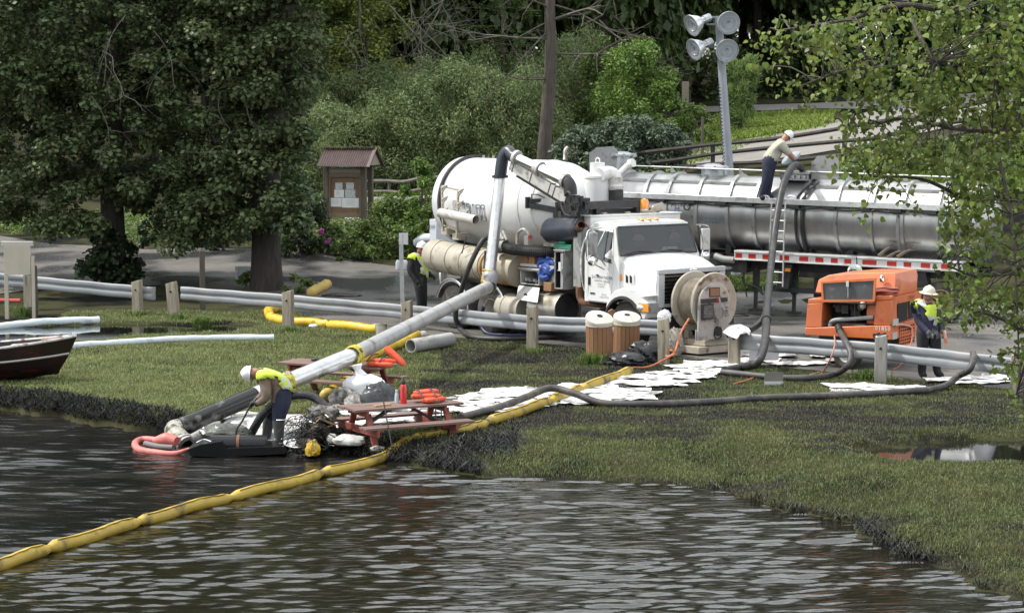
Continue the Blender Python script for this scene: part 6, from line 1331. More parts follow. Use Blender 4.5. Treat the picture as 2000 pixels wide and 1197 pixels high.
sheets([(880, 806), (905, 777), (1000, 764), (1130, 760), (1235, 742), (1380, 712), (1432, 704), (1440, 716), (1395, 728), (1310, 755), (1215, 783), (1110, 795), (1000, 800), (930, 812)], 60, 'rumpled white sorbent sheet in the strip beside the yellow boom', 'white sheets along the yellow boom')
sheets([(425, 842), (445, 812), (520, 808), (590, 812), (640, 826), (600, 858), (500, 862)], 16, 'white sorbent sheet on the bank around the bending worker', 'white sheets by the bending worker', (.6, .9), .03)
sheets([(690, 800), (880, 790), (890, 812), (800, 830), (700, 838)], 14, 'white sorbent sheet on the grass beneath the front picnic table', 'white sheets under the front table', (.6, .9), .04)
sheets([(1450, 690), (1500, 682), (1650, 690), (1660, 716), (1500, 722)], 11, 'oil stained white sheet on the lot near the compressor wheel', 'white sheets by the compressor', (.5, .9), .03, .045)
sheets([(1610, 751), (1775, 748), (1785, 762), (1640, 766)], 6, 'white sheet lying flat on the grass before the grey rail post', 'white sheets before the grey post', (.7, .9), .015)
sheets([(1830, 742), (1985, 738), (1990, 752), (1850, 752)], 6, 'white sheet on the lot edge at the feet of the standing worker', 'white sheets by the standing worker', (.6, .9), .02, .045)

# ================================================================== HOSES
def hose(label, P, r_, mt=M_rub, n=10, k=6, name='hose', rings=()):
    b = MB(); Q = spline(P, k); b.tube(Q, r_, n); ob = tag(b.build(name, mt, angle=60), label, 'hose')
    for f in rings:
        i = int(f * (len(Q) - 2)); d = Q[i + 1] - Q[i]; c = Q[i] - V3(ob.location); b = MB(); b.lathe([(r_ * .9, -.07), (r_ * 1.25, -.07), (r_ * 1.25, -.03), (r_ * 1.1, -.02), (r_ * 1.1, .03), (r_ * 1.25, .04), (r_ * 1.25, .08), (r_ * .9, .08)], c, d, 14); b.build('hose_coupling', M_black, ob)
    return ob
gh = lambda L_, r_: [ground(x, y) + [0, 0, r_ + .02] for x, y in L_]
M_hose = mat('scuffed_black_hose', (.035, .033, .032), (.055, .052, .05), sc=4, r=.55, dirt=(.11, .095, .08), dsc=3, dpos=(.5, .7), stretch=(1, 3, 1))
hose('long dark hose snaking over the lawn from the picnic table to the rail', [ground(900, 826) + [0, 0, .1]] + gh([(938, 816)], .08) + [ground(975, 806) + [0, 0, .10]] + [ground(1030, 795) + [0, 0, .19], ground(1075, 790) + [0, 0, .30], ground(1125, 793) + [0, 0, .22]] + gh([(1180, 796), (1290, 797), (1400, 792), (1500, 785), (1640, 780), (1780, 772), (1840, 764)], .06) + [ground(1872, 756) + [0, 0, .22], at(1893, 722, 43.5), at(1902, 700, 43.7), at(1900, 690, 44.2)], .065, M_hose, rings=(.55,))
hose('thick black hose dropping from the tank top to the lawn', [at(1566, 330, 58.9), at(1556, 322, 58.2), at(1545, 330, 57.8), at(1530, 362, 57.2), at(1518, 420, 56.6), at(1510, 480, 55.8), at(1503, 550, 53.5), at(1497, 610, 50), at(1496, 650, 47.2), at(1490, 685, 46.0), at(1478, 708, 45.5)] + gh([(1450, 727), (1415, 734)], .08), .088, M_rub, 12, rings=(.62,))
hose('black branch hose joining the thick hose beside the reel', [at(1496, 612, 49.8), at(1487, 628, 49.3), at(1472, 640, 48.9), at(1455, 648, 48.6)] + gh([(1430, 672)], .08), .075, M_rub)
hose('brown black hose looping over the rail from the compressor', [Cf.wld(SC(1639, 642, -.02)), Cf.wld(SC(1641, 648, -.15)), at(1652, 668, 45.4), at(1662, 692, 45.0), at(1655, 715, 44.9)] + gh([(1630, 738), (1590, 745), (1520, 745), (1410, 734)], .06), .062, M_hose, rings=(.02,))
hose('black hose looping down the side of the white truck and along the ground', [T.wld(S(956, 462, -.35)), T.wld(S(940, 474, -.6)), T.wld(S(915, 525, -.85)), T.wld(S(896, 585, -.9)), T.wld(S(890, 618, -.9)), T.wld(S(900, 643, -.8))] + gh([(925, 664), (975, 668), (1030, 667), (1090, 664)], .05), .062, M_rub)
hose('ribbed black hose arching from the skimmer tray to the debris heap', [at(486, 856, 38.1), at(497, 835, 38.0), at(515, 807, 37.9), at(545, 783, 37.9), at(580, 772, 37.9), at(612, 776, 37.9), at(640, 798, 37.8)], .075, mat('ribbed_black_plastic', (.014, .014, .015), (.03, .03, .03), sc=20, r=.3, bump=.8, bsc=30))
hose('dark blue hose on the ground below the truck wheels', [T.wld(S(945, 600, -.2)), T.wld(S(937, 625, -.2))] + gh([(950, 655), (990, 660), (1030, 660)], .04), .045, mat('dark_blue_hose', (.012, .022, .07), r=.4))
hose('thin pink air line trailing over the rail to the compressor', [Cf.wld(SC(1630, 655, -.05)), at(1630, 675, 45.2), at(1620, 705, 45.0)] + gh([(1606, 730), (1590, 740), (1583, 735), (1600, 730)], .012), .016, mat('pink_air_line', (.42, .2, .15), r=.5), 6)
hose('orange cord lying on the lawn left of the small grey board', gh([(1434, 752), (1450, 748), (1480, 738), (1492, 735)], .01), .014, mat('orange_cord', (.5, .16, .06), r=.6), 6)
hose('thin red cord hanging below the rail right of the grey post', [at(1782, 640, 45.6), at(1780, 668, 45.5), at(1762, 710, 45.3), at(1745, 722, 45.4)], .014, mat('red_cord', (.45, .14, .09), r=.6), 6)
# ================================================================== SKIMMER AT THE BANK
so = at(460, 884, 36.4); sk = thing('oil_skimmer', 'low black skimmer tray with half drums at the water edge', 'skimmer', [so[0], so[1], WATER])
def SKp(x, y, D=36.9): return at(x, y, D)
b = MB(); pts = [SKp(366, 878), SKp(392, 868), SKp(432, 862), SKp(440, 876), SKp(555, 872), SKp(560, 862), SKp(556, 886), SKp(430, 893), SKp(372, 890)]
b.prism(pts, (0, .75, 0)); b.build('tray', mat('oily_black_plastic', (.006, .006, .007), (.010, .010, .011), sc=4, r=.3, spec=.25), sk, world=True)
for x0_, x1_ in ((415, 462), (468, 520)):
    a_, c_ = SKp(x0_ + 2, 868, 37.2), SKp(x1_, 868, 37.2); b = MB(); b.lathe([(.0, 0), (.16, 0), (.16, np.linalg.norm(c_ - a_)), (.0, np.linalg.norm(c_ - a_))], a_, c_ - a_, 22); b.build('half_drum', mat('glossy_black_drum', (.010, .011, .013), r=.25, spec=.35), sk, world=True)
b = MB(); a_ = SKp(463, 868, 37.2); b.lathe([(.10, 0), (.165, 0), (.165, .05), (.10, .05)], a_, (1, 0, 0), 20); b.build('drum_gap', M_rust, sk, world=True)
b = MB(); b.tube([SKp(384, 864), SKp(398, 858), SKp(412, 862)], .015, 6, k=3); b.build('handle', M_chrome, sk, world=True)
b = crumple(SKp(438, 846, 37.9) - [0, 0, .1], (.42, .25, .16), 33, amp=.2); tag(b.build('oily_bag', mat('grey_green_plastic', (.10, .11, .09), (.035, .035, .03), sc=5, r=.3), angle=30), 'grey green oily bag slumped behind the black skimmer tray', 'bag')
tag(MB().tube([SKp(375, 858, 37.8), SKp(400, 846, 37.9), SKp(420, 834, 38), SKp(432, 830, 38)], [.09, .1, .09, .07], 10, k=4).build('dirty_tube', mat('dirty_white_metal', (.33, .32, .30), (.06, .06, .055), sc=7, r=.4)), 'dirty pale tube between the pipe elbow and the black skimmer', 'tube')
M_float = mat('faded_red_float', (.52, .15, .125), (.45, .12, .10), sc=3, r=.5, dirt=(.12, .05, .045), dsc=3, dpos=(.58, .72))
fl = thing('float_collar', 'faded red float collar curled at the pipe mouth on the water', 'float', gz(310, 885, WATER))
zz = WATER + .05
b = MB(); b.tube([gz(352, 858, zz + .1), gz(318, 860, zz + .05), gz(280, 858, zz + .03), gz(264, 866, zz), gz(272, 878, zz), gz(305, 884, zz), gz(340, 886, zz), gz(370, 876, zz + .08)], [.045, .055, .06, .06, .06, .06, .05, .025], 14, k=6); b.build('float_tube', M_float, fl, world=True)
b = MB(); b.tube([gz(300, 862, zz + .12), gz(325, 858, zz + .16), gz(345, 862, zz + .14)], [.06, .12, .08], 12, k=4); b.build('float_cushion', M_float, fl, world=True)
b = MB(); b.tube([gz(284, 866, zz + .07), gz(310, 872, zz + .06), gz(338, 874, zz + .06)], .05, 10, k=4); b.build('grey_roll', mat('grey_foam', (.14, .13, .13), r=.7), fl, world=True)
# ================================================================== DEBRIS HEAP LEFT OF THE FRONT TABLE
dh = thing('debris_heap', 'oil soaked heap of plastic and twigs left of the front table', 'debris heap', ground(612, 872))
M_oilw = mat('oil_wet_waste', (.012, .011, .010), (.03, .024, .018), sc=6, r=.5, spec=.2, dirt=(.22, .13, .06), dsc=4, dpos=(.60, .70))
crumple(at(622, 838, 37.4) - [0, 0, .2], (.24, .24, .22), 41, amp=.35).build('waste_lump', M_oilw, dh, world=True, angle=25); crumple(at(600, 862, 37.0) - [0, 0, .2], (.18, .2, .14), 43, amp=.35).build('waste_lump', M_oilw, dh, world=True, angle=25)
crumple(at(630, 812, 37.6) - [0, 0, .05], (.24, .2, .13), 47, amp=.3).build('clear_plastic', mat('oily_clear_plastic', (.20, .19, .18), (.04, .04, .04), sc=9, r=.6, spec=.2), dh, world=True, angle=25)
b = MB(); rg2 = random.Random(12)
for k in range(150):
    p = at(rg2.gauss(608, 16), rg2.uniform(810, 880), 37.2 + rg2.uniform(-.3, .3)); q = p + np.array([rg2.uniform(-.4, .25), rg2.uniform(-.2, .2), rg2.uniform(-.35, .12)]); b.tube([p, (p + q) / 2 + [0, 0, .05], q], .008, 4)
tag(b.build('twigs', mat('oily_twigs', (.010, .010, .010), r=.3), dh, world=True), kind='stuff')
for (x, y, l_, a_) in ((636, 822, .3, .4), (648, 830, .26, -.3), (640, 812, .2, .9)): MB().box(at(x, y, 37.3), (l_, .12, .02), rot('Y', a_)).build('cardboard_scrap', mat('wet_cardboard', (.19, .115, .055), (.10, .06, .03), sc=6, r=.6), dh, world=True)
_o = at(612, 872, 36.7); tag(crumple(_o - [0, 0, .14], (.10, .10, .14), 51, amp=.35).build('yellow_sack', mat('oily_yellow_plastic', (.55, .36, .02), (.30, .19, .02), sc=6, r=.3, dirt=(.03, .02, .01), dsc=5, dpos=(.56, .64)), angle=30), 'oily yellow sack at the foot of the debris heap', 'sack')
b = MB(); b.lathe([(.01, 0), (.15, .0), (.19, .025), (.19, .03), (.14, .012), (.01, .012)], at(576, 868, 37.0), (.1, -.25, 1), 24); tag(b.build('white_dish', M_white), 'round white dish lying on the oily bank', 'dish')
for (x, y, D, r_, sd_, lab) in ((682, 862, 37.1, (.26, .18, .10), 61, 'dirty white wad of sheeting under the near left end of the front table'), (648, 858, 37.2, (.10, .1, .09), 62, 'small pale wad between the debris heap and the table'), (738, 874, 36.9, (.12, .1, .05), 63, 'flat white scrap at the foot of the front table')):
    tag(crumple(at(x, y, D) - [0, 0, .05], r_, sd_, 16, 10).build('plastic_wad', mat('dirty_white_plastic', (.52, .51, .48), (.36, .35, .32), sc=6, r=.5), angle=30), lab, 'plastic wad')
# sacks between the tables
for (x, y, D, r_, sd_, mt_, lab, nm) in ((668, 778, 40.6, (.22, .2, .2), 71, 'st', 'left round oil stained white sack between the tables', 'sack'), (697, 782, 40.3, (.20, .2, .18), 72, 'st', 'right round oil stained sack beside the dark one', 'sack'), (654, 792, 40.2, (.14, .13, .1), 74, 'st', 'small stained sack in front of the round stained sacks', 'sack'),
        (742, 780, 40.0, (.30, .22, .27), 73, 'bk', 'dark grey bin sack heaped behind the front picnic table', 'sack')):
    m_ = M_sack if mt_ == 'bk' else mat('stained_white_sack', (.40, .38, .35), (.05, .045, .04), sc=4, r=.65)
    if mt_ == 'bk': m_ = mat('dark_grey_sack', (.045, .047, .052), (.025, .026, .03), sc=5, r=.35)
    tag(crumple(at(x, y, D) - [0, 0, .15], r_, sd_).build('waste_sack', m_, angle=28), lab, nm, 'waste sacks between the tables')
wb = at(710, 748, 40.9); b = crumple(wb - [0, 0, .14], (.36, .24, .18), 81, amp=.12); b.tube([wb + [-.05, 0, .12], wb + [-.1, 0, .24], wb + [-.12, 0, .33]], [.12, .06, .1], 8, k=3); tag(b.build('white_sack', mat('thin_white_plastic', (.82, .83, .84), (.74, .75, .77), sc=5, r=.7, spec=.2, trans=.1), angle=28), 'plump knotted white plastic sack on the bench of the rear table', 'sack')
# ---- on the tables
def on1(px, py, yl, dz=0): p = PT1.side(px, py, yl); return PT1.wld([p[0], yl, TOP1 + dz])
p = on1(788, 783, .0); b = MB(); b.lathe([(.0, 0), (.055, 0), (.055, .27), (.045, .31), (.03, .32)], p, (0, 0, 1), 18); f_ = tag(b.build('flask', mat('glossy_red_enamel', (.52, .02, .02), r=.25, coat=.5)), 'tall red flask with a black cap on the front table', 'flask')
MB().lathe([(.03, .32), (.035, .33), (.035, .38), (.02, .40), (.015, .44), (.0, .44)], (0, 0, 0), (0, 0, 1), 14).build('cap', M_black, f_)
p = on1(775, 782, .1); b = MB(); b.lathe([(0, 0), (.036, 0), (.036, .14), (.02, .18), (.018, .20)], p, (0, 0, 1), 14); f_ = tag(b.build('water_bottle', mat('blue_white_plastic', (.25, .42, .5), (.6, .65, .68), sc=18, r=.15, coat=.4)), 'small water bottle with a white cap beside the red flask', 'bottle')
MB().lathe([(.02, .195), (.022, .2), (.022, .225), (0, .225)], (0, 0, 0), (0, 0, 1), 12).build('cap', M_white, f_)
M_vest = mat('orange_life_vest', (.62, .085, .025), (.52, .06, .025), sc=7, r=.7, bump=.5, bsc=16)
def lifevest(c_, a_, label, seed, tent=False):
    t = thing('life_vest', label, 'life vest', c_, a_, 'orange life vests'); rg3 = random.Random(seed)
    for k in range(3):
        b = MB(); b.ell((0, 0, 0), 1, 14, 10); A = np.array(b.v); A = np.sign(A) * np.abs(A) ** .6 * np.array([.25, .11, .045]); b.v = [tuple(v) for v in A @ rotz(rg3.uniform(-.4, .4)).T + [rg3.uniform(-.05, .05), -.12 + .12 * k, .05 + .05 * k]]
        if tent and k == 2: b.v = [tuple(np.array(v) @ rot('Y', .75).T + [.08, 0, .1]) for v in b.v]
        b.build('foam_panel', M_vest, t)
    for k in range(2): MB().tube([(-.2 + .25 * k, -.2, .10), (-.18 + .25 * k, -.02, .20), (-.15 + .25 * k, .16, .2)], .014, 5, k=3).build('strap', M_black, t)
    return t
lifevest(on1(836, 781, -.02), .5, 'folded orange life vest on the right end of the front table', 2)
p = PT2.side(748, 718, -.05); lifevest(PT2.wld([p[0], -.1, TOP2]), -.4, 'orange life vest propped open on the rear picnic table', 5, True)
for px, nm, c_, m_, lab in ((845, 'dark_cloth', (.12, .08, .05), M_rust, 'dark rag hanging from the right end of the front table'), (883, 'work_glove', (.1, .07, .03), M_grey, 'grey work glove at the right tip of the front table')):
    p = on1(px, 777, -.2 if px == 845 else .05); tag(crumple(p, c_, px, 14, 9).build(nm, m_), lab, 'cloth' if px == 845 else 'glove')
p = on1(747, 790, -.15); tag(MB().box(p + [0, 0, .02], (.34, .05, .03), .75).build('wood_offcut', mat('pale_wood', (.42, .32, .18), (.36, .27, .15), sc=6, r=.7)), 'pale wooden offcut lying on the front table', 'wood piece')
p = PT2.wld([PT2.side(616, 710, .1)[0], .1, TOP2]); tag(crumple(p, (.08, .06, .04), 8, 12, 8).build('dark_glove', M_black), 'small dark glove on the rear table beside the pipe', 'glove')
tag(MB().tube([at(742, 746, 37.1), at(768, 874, 36.7) - [0, 0, .1]], .012, 6).build('thin_stake', M_black), 'thin black stake stuck in the bank before the front table', 'stake')
b = MB(); p = on1(851, 790, -.45, -.06)
for q in (0, .09): b.tube([p + [q, 0, 0], p + [q, .0, -.22], p + [q + .02, 0, -.36]], .012, 5)
tag(b.build('hanging_strap', M_black), 'black strap dangling from the right end of the front table', 'strap')
# ---- ground clutter
d = np.array([.62, .78, .03]); p = ground(802, 690) + [0, 0, .16]; tag(MB().pipe(p, p + d * 1.35, .155, .022, 24).build('loose_pipe', M_pipe), 'short loose grey pipe with its open end facing the tables', 'pipe')
p = ground(744, 655); b = MB(); b.lathe([(0, 0), (.12, 0), (.145, .26), (.15, .26), (.15, .28), (.138, .28), (.115, .02)], p, (0, 0, 1), 20); tag(b.build('bucket', mat('dirty_white_bucket', (.56, .54, .48), (.40, .38, .33), sc=5, r=.5, dirt=(.12, .10, .07), dsc=4, dpos=(.52, .66))), 'dirty white bucket at the edge of the lot under the rail', 'bucket')
for x, y, r_, lab in ((846, 664, (.15, .1, .07), 'white rag on the lawn edge right of the loose pipe'), (826, 657, (.1, .08, .08), 'small white wad behind the loose grey pipe'), (612, 640, (.12, .1, .06), 'white wad beside the curled yellow boom')): tag(crumple(ground(x, y), r_, x, 14, 9).build('white_rag', M_pad), lab, 'rag')
b = crumple(ground(668, 580), (.55, .2, .06), 90, 20, 10); tag(b.build('dark_tarp', M_sack), 'flat black tarpaulin scrap on the lot behind the rail', 'tarp')
for (x0_, x1_, y0_, y1_, D, m_, lab) in ((1493, 1530, 727, 757, 44.0, 'two', 'small grey and white board standing in the grass'), (1463, 1521, 679, 712, 47.9, 'pale', 'pale blank board leaning on the lot behind the right rail')):
    a_, c_ = at(x0_, y1_, D), at(x1_, y0_, D); t = thing('board', lab, 'board', [(a_[0] + c_[0]) / 2, D, a_[2]])
    if m_ == 'two':
        zm = a_[2] * .58 + c_[2] * .42; MB().boxp((a_[0], D, zm + .001), (c_[0], D + .02, c_[2])).build('upper_half', mat('olive_grey_board', (.17, .17, .14), (.14, .14, .12), sc=6, r=.7), t, world=True); MB().boxp((a_[0], D, a_[2]), (c_[0], D + .02, zm)).build('lower_half', mat('pale_grey_board', (.50, .52, .53), r=.6), t, world=True)
    else: MB().boxp((a_[0], D, a_[2]), (c_[0], D + .02, c_[2])).build('panel', mat('blue_grey_board', (.46, .48, .51), (.42, .44, .47), sc=4, r=.6), t, world=True)
def cube(px, py, sz, m_, lab, nm, cat, lift=.03):
    p = ground(px, py); tag(MB().box(p + [0, 0, sz[2] / 2 + lift], sz, .4).build(nm, m_, bevel=.015), lab, cat)
cube(1874, 722, (.2, .16, .13), M_red, 'small red block on the lot beyond the right rail', 'red_block', 'block'); cube(1564, 690, (.28, .2, .10), M_rust, 'brown wooden chock on the lot left of the compressor wheel', 'wheel_chock', 'chock')
cube(476, 548, (.42, .35, .38), mat('utility_grey', (.28, .31, .30), r=.5), 'grey utility box standing beside the big right trunk', 'utility_box', 'utility box')
p = ground(798, 528); b = MB()
for k in range(4): b.lathe([(0, 0), (.09, 0), (.09, .22), (.05, .28), (0, .28)], p + [-.3 + .19 * k, 0, .03], (0, 0, 1), 12)
jt = tag(b.build('water_jugs', mat('pale_jug_plastic', (.55, .58, .60), (.42, .48, .55), sc=5, r=.3), kind='stuff') if False else b.build('jug_pack', mat('pale_jug_plastic', (.55, .58, .60), (.42, .48, .55), sc=5, r=.3)), 'shrink wrapped pack of pale jugs on the lot behind the left worker', 'jug pack')
MB().box(V3(p) + [.05, -.12, .14] - V3(jt.location), (.14, .02, .14)).build('red_label', M_red, jt)
p = at(1392, 645, 50.0); b = MB(); b.box(p + [0, 0, -.1], (.22, .3, .4), .5); b.cyl(p + [.15, 0, -.1], p + [.3, -.1, -.1], .08, 10); b.cyl(p + [-.05, .0, .1], p + [-.05, 0, .22], .05, 8); tag(b.build('pump_fitting', M_black, bevel=.01), 'black pump fitting standing right of the hose reel', 'fitting')
p = ground(1440, 618); b = MB(); b.lathe([(.22, .03), (.3, .035), (.3, .05), (.24, .05)], p, (0, 0, 1), 24); tag(b.build('iron_ring', M_black), 'flat iron ring on the asphalt between reel and thick hose', 'ring')
p = at(672, 440, 80); b = MB(); b.lathe([(0, 0), (.2, .02), (.26, .1), (.26, .6), (.2, .72), (0, .75)], p + [-.02, 0, .02], (1, .1, .05), 18); b.ell(p + [-.32, 0, -.02], (.22, .2, .2), 12, 8); tag(b.build('white_drum', M_white), 'white drum lying beyond the notice board', 'drum')
p = at(668, 462, 79.5); tag(MB().box(p + [0, 0, -.1], (.7, .5, .5)).build('pale_crate', mat('pale_blue_crate', (.42, .47, .50), r=.5)), 'pale crate under the white drum beyond the notice board', 'crate')
# ================================================================== PEOPLE
M_skin = mat('skin', (.36, .19, .13), (.31, .155, .105), sc=9, r=.5)
M_hat = mat('white_hard_hat', (.78, .78, .77), r=.3, coat=.3); M_hatc = mat('cream_hard_hat', (.62, .58, .48), (.55, .51, .42), sc=6, r=.4)
M_glove = mat('dark_glove_cloth', (.03, .03, .032), r=.7); M_gglove = mat('grey_glove_cloth', (.22, .22, .23), (.05, .05, .05), sc=9, r=.8)
M_viz = mat('fluorescent_yellow_cloth', (.50, .62, .045), (.42, .54, .05), sc=5, r=.7, dirt=(.2, .2, .06), dsc=5, dpos=(.62, .75)); M_refl = mat('reflective_band', (.50, .51, .50), r=.4)
M_navyc = mat('navy_cloth', (.022, .022, .048), (.032, .032, .06), sc=6, r=.85); M_blackc = mat('black_cloth', (.010, .010, .012), (.018, .018, .02), sc=6, r=.9)
M_tanc = mat('tan_work_cloth', (.20, .15, .11), (.15, .11, .08), sc=7, r=.9); M_jean = mat('dark_denim', (.018, .021, .045), (.03, .034, .06), sc=7, r=.9); M_boot = mat('grey_rubber_boot', (.10, .10, .095), (.06, .06, .055), sc=5, r=.45)
M_tee = mat('sage_grey_tee', (.38, .36, .29), (.32, .31, .25), sc=5, r=.9); M_eye = mat('dark_eye', (.02, .015, .012), r=.3); M_hair = mat('short_brown_hair', (.05, .03, .02), r=.8)
EDG = [('pelvis', 'spine'), ('spine', 'chest'), ('chest', 'neck'), ('neck', 'head'), ('head', 'crown'), ('chest', 'sh0'), ('sh0', 'el0'), ('el0', 'wr0'), ('wr0', 'pa0'), ('chest', 'sh1'), ('sh1', 'el1'), ('el1', 'wr1'), ('wr1', 'pa1'),
       ('pelvis', 'hi0'), ('hi0', 'kn0'), ('kn0', 'an0'), ('an0', 'to0'), ('pelvis', 'hi1'), ('hi1', 'kn1'), ('kn1', 'an1'), ('an1', 'to1')]
RAD = dict(pelvis=.205, spine=.20, chest=.205, neck=.080, head=.112, crown=.095, sh=.125, el=.085, wr=.060, pa=.050, hi=.150, kn=.112, an=.085, to=.065)
def person(label, o, J, face, mats_, vest=None, hat=M_hat, full_brim=False, group='workers in hard hats', big=1.0):
    """J: joints (x right, y away, z up) ; mats_: dict zone -> material"""
    t = thing('person', label, 'person', o, 0, group)
    J = {k: np.array(v, float) for k, v in J.items()}; face = np.array(face, float); face /= np.linalg.norm(face)
    up = J['crown'] - J['head']; up /= np.linalg.norm(up); face = face - up * (face @ up); face /= np.linalg.norm(face); sd_ = np.cross(face, up)
    names = list(J); me = bpy.data.meshes.new('skeleton'); me.from_pydata([tuple(J[n]) for n in names], [(names.index(a), names.index(b)) for a, b in EDG], [])
    ob = bpy.data.objects.new('skeleton', me); col.objects.link(ob); md = ob.modifiers.new('skin', 'SKIN')
    for i, n in enumerate(names):
        r_ = RAD.get(n, RAD.get(n[:-1])) * (big if n in ('pelvis', 'spine', 'chest', 'hi0', 'hi1') else 1); me.skin_vertices[0].data[i].radius = (r_, r_ * (.82 if n in ('chest', 'spine', 'pelvis') else 1)); me.skin_vertices[0].data[i].use_root = n == 'pelvis'
    s_ = ob.modifiers.new('sub', 'SUBSURF'); s_.levels = s_.render_levels = 2
    bpy.context.view_layer.update(); bm_ = bpy.data.meshes.new_from_object(ob.evaluated_get(bpy.context.evaluated_depsgraph_get()))
    V = np.array([v.co[:] for v in bm_.vertices]); F = [tuple(p.vertices) for p in bm_.polygons]; N = np.array([v.normal[:] for v in bm_.vertices])
    bpy.data.objects.remove(ob); bpy.data.meshes.remove(bm_)
    segs = [(a, b) for a, b in EDG]
    def near(p):
        best = (9, None, 0)
        for a, b in segs:
            A, B__ = J[a], J[b]; d = B__ - A; q = np.clip(((p - A) @ d) / (d @ d), 0, 1); e = np.linalg.norm(p - A - d * q)
            if e < best[0]: best = (e, (a, b), q)
        return best
    zone = {'pelvis-spine': 'shirt', 'spine-chest': 'shirt', 'chest-neck': 'shirt', 'neck-head': 'skin', 'head-crown': 'skin', 'chest-sh': 'shirt', 'sh-el': 'sleeve', 'el-wr': 'fore', 'wr-pa': 'glove', 'pelvis-hi': 'trousers', 'hi-kn': 'trousers', 'kn-an': 'shank', 'an-to': 'boot'}
    zs = ['shirt', 'skin', 'sleeve', 'fore', 'glove', 'trousers', 'shank', 'boot', 'eye', 'hair']; mi, tor = [], []
    for f in F:
        c_ = V[list(f)].mean(0); e, (a, b), q = near(c_); k = a.rstrip('01') + '-' + b.rstrip('01'); z = zone[k]
        if k == 'pelvis-spine' and q < .25: z = 'trousers'
        if k == 'chest-neck' and q > .75: z = 'skin'
        mi.append(zs.index(z)); tor.append((k, q))
    b = MB(); b.add(V, F); b.m = list(mi)
    hc = J['head'] * .55 + J['crown'] * .45
    b.ell(hc + face * .098 - up * .02, (.018, .018, .03), 8, 6, 1); b.ell(hc + sd_ * .09, (.02, .03, .035), 8, 6, 1); b.ell(hc - sd_ * .09, (.02, .03, .035), 8, 6, 1)
    for s in (-1, 1): b.ell(hc + face * .082 + sd_ * s * .035 + up * .012, .013, 6, 5, 8)
    b.tube([hc + face * .085 - up * .06 + sd_ * .025, hc + face * .09 - up * .06, hc + face * .085 - up * .06 - sd_ * .025], .008, 5, 8)
    for h in '01':                                           # four fingers and a thumb, curled
        w_, p = J['wr' + h], J['pa' + h]; d = p - w_; d /= np.linalg.norm(d); u_ = np.cross(d, (0, .6, .8)); u_ /= np.linalg.norm(u_); n_ = np.cross(d, u_)
        for k, L_ in enumerate((.075, .085, .08, .062)):
            a_ = p + u_ * (-.030 + .02 * k) + d * .01; b.tube([a_, a_ + d * L_ * .5 + n_ * .008, a_ + d * L_ * .75 + n_ * .035, a_ + d * L_ * .6 + n_ * .06], [.012, .011, .010, .008], 6, 4)
        a_ = w_ + (p - w_) * .5 - u_ * .03; b.tube([a_, a_ - u_ * .03 + d * .03, a_ - u_ * .025 + d * .065 + n_ * .02], [.014, .012, .009], 6, 4)
    order = {'eye': M_eye, 'hair': M_hair, 'skin': M_skin, **mats_}
    b.build('body', [order.get(z, mats_.get('shirt')) for z in zs], t, angle=180)
    if vest:
        keep = [i for i, (k, q) in enumerate(tor) if (k == 'spine-chest') or (k == 'pelvis-spine' and q > .15) or (k == 'chest-neck' and q < .6) or (k == 'chest-sh')]
        used = sorted({v for i in keep for v in F[i]}); rm = {v: i for i, v in enumerate(used)}
        b = MB(); b.add(V[used] + N[used] * .022, [tuple(rm[v] for v in F[i]) for i in keep]); sp_ = J['chest'] - J['pelvis']; L_ = np.linalg.norm(sp_); sp_ /= L_
        lat = J['sh1'] - J['sh0']; lat /= np.linalg.norm(lat); m_ = []
        for i in keep:
            c_ = V[list(F[i])].mean(0) - J['pelvis']; h = c_ @ sp_ / L_; l_ = abs((c_ - sp_ * (c_ @ sp_)) @ lat)
            m_.append(1 if (.22 < h < .36 or .55 < h < .66 or (.105 < l_ < .145 and h > .6)) else 0)
        b.m = m_; ob = b.build('safety_vest', [vest, M_refl], t, angle=180); sm = ob.modifiers.new('thick', 'SOLIDIFY'); sm.thickness = .012; sm.offset = 1
    hb = hc + up * .035; b = MB(); b.lathe([(.128, 0), (.126, .03), (.115, .075), (.085, .115), (.045, .135), (.01, .142)], hb, up, 22)
    if full_brim: b.lathe([(.125, .002), (.185, -.012), (.187, -.004), (.125, .014)], hb, up, 24)
    else: b.lathe([(.125, .002), (.138, -.004), (.139, .004), (.125, .012)], hb, up, 22); b.prism([hb + face * (.12 + .075 * math.sin(a_)) + sd_ * .105 * math.cos(a_) - up * .008 for a_ in np.linspace(0, math.pi, 9)], up * .01)
    b.tube([hb + face * .12 + up * .05, hb + up * .146, hb - face * .12 + up * .05], .014, 6, k=5); b.build('hard_hat', hat, t)
    return t
g = ground(1812, 742); zz = max(g[2], .03)
J = dict(pelvis=(0, 0, .95), spine=(-.03, .01, 1.14), chest=(-.05, .02, 1.36), neck=(-.04, 0, 1.53), head=(-.02, -.03, 1.60), crown=(-.01, -.04, 1.70), sh0=(-.225, -.03, 1.42), el0=(-.225, -.08, 1.13), wr0=(-.06, -.25, .93), pa0=(.0, -.28, .89), sh1=(.125, .08, 1.42), el1=(.215, .02, 1.14), wr1=(.255, -.12, .94), pa1=(.27, -.17, .88),
         hi0=(-.10, 0, .88), kn0=(-.115, -.03, .49), an0=(-.12, .01, .10), to0=(-.09, -.17, .04), hi1=(.10, .01, .88), kn1=(.15, -.02, .49), an1=(.185, .02, .10), to1=(.27, -.13, .04))
person('person in cream hard hat and navy jacket standing by the orange compressor', [g[0], g[1], zz], J, (.65, -.75, -.2), dict(shirt=M_navyc, sleeve=M_navyc, fore=M_navyc, glove=M_gglove, trousers=M_blackc, shank=M_blackc, boot=M_blackc), M_viz, M_hatc, True, big=1.12)
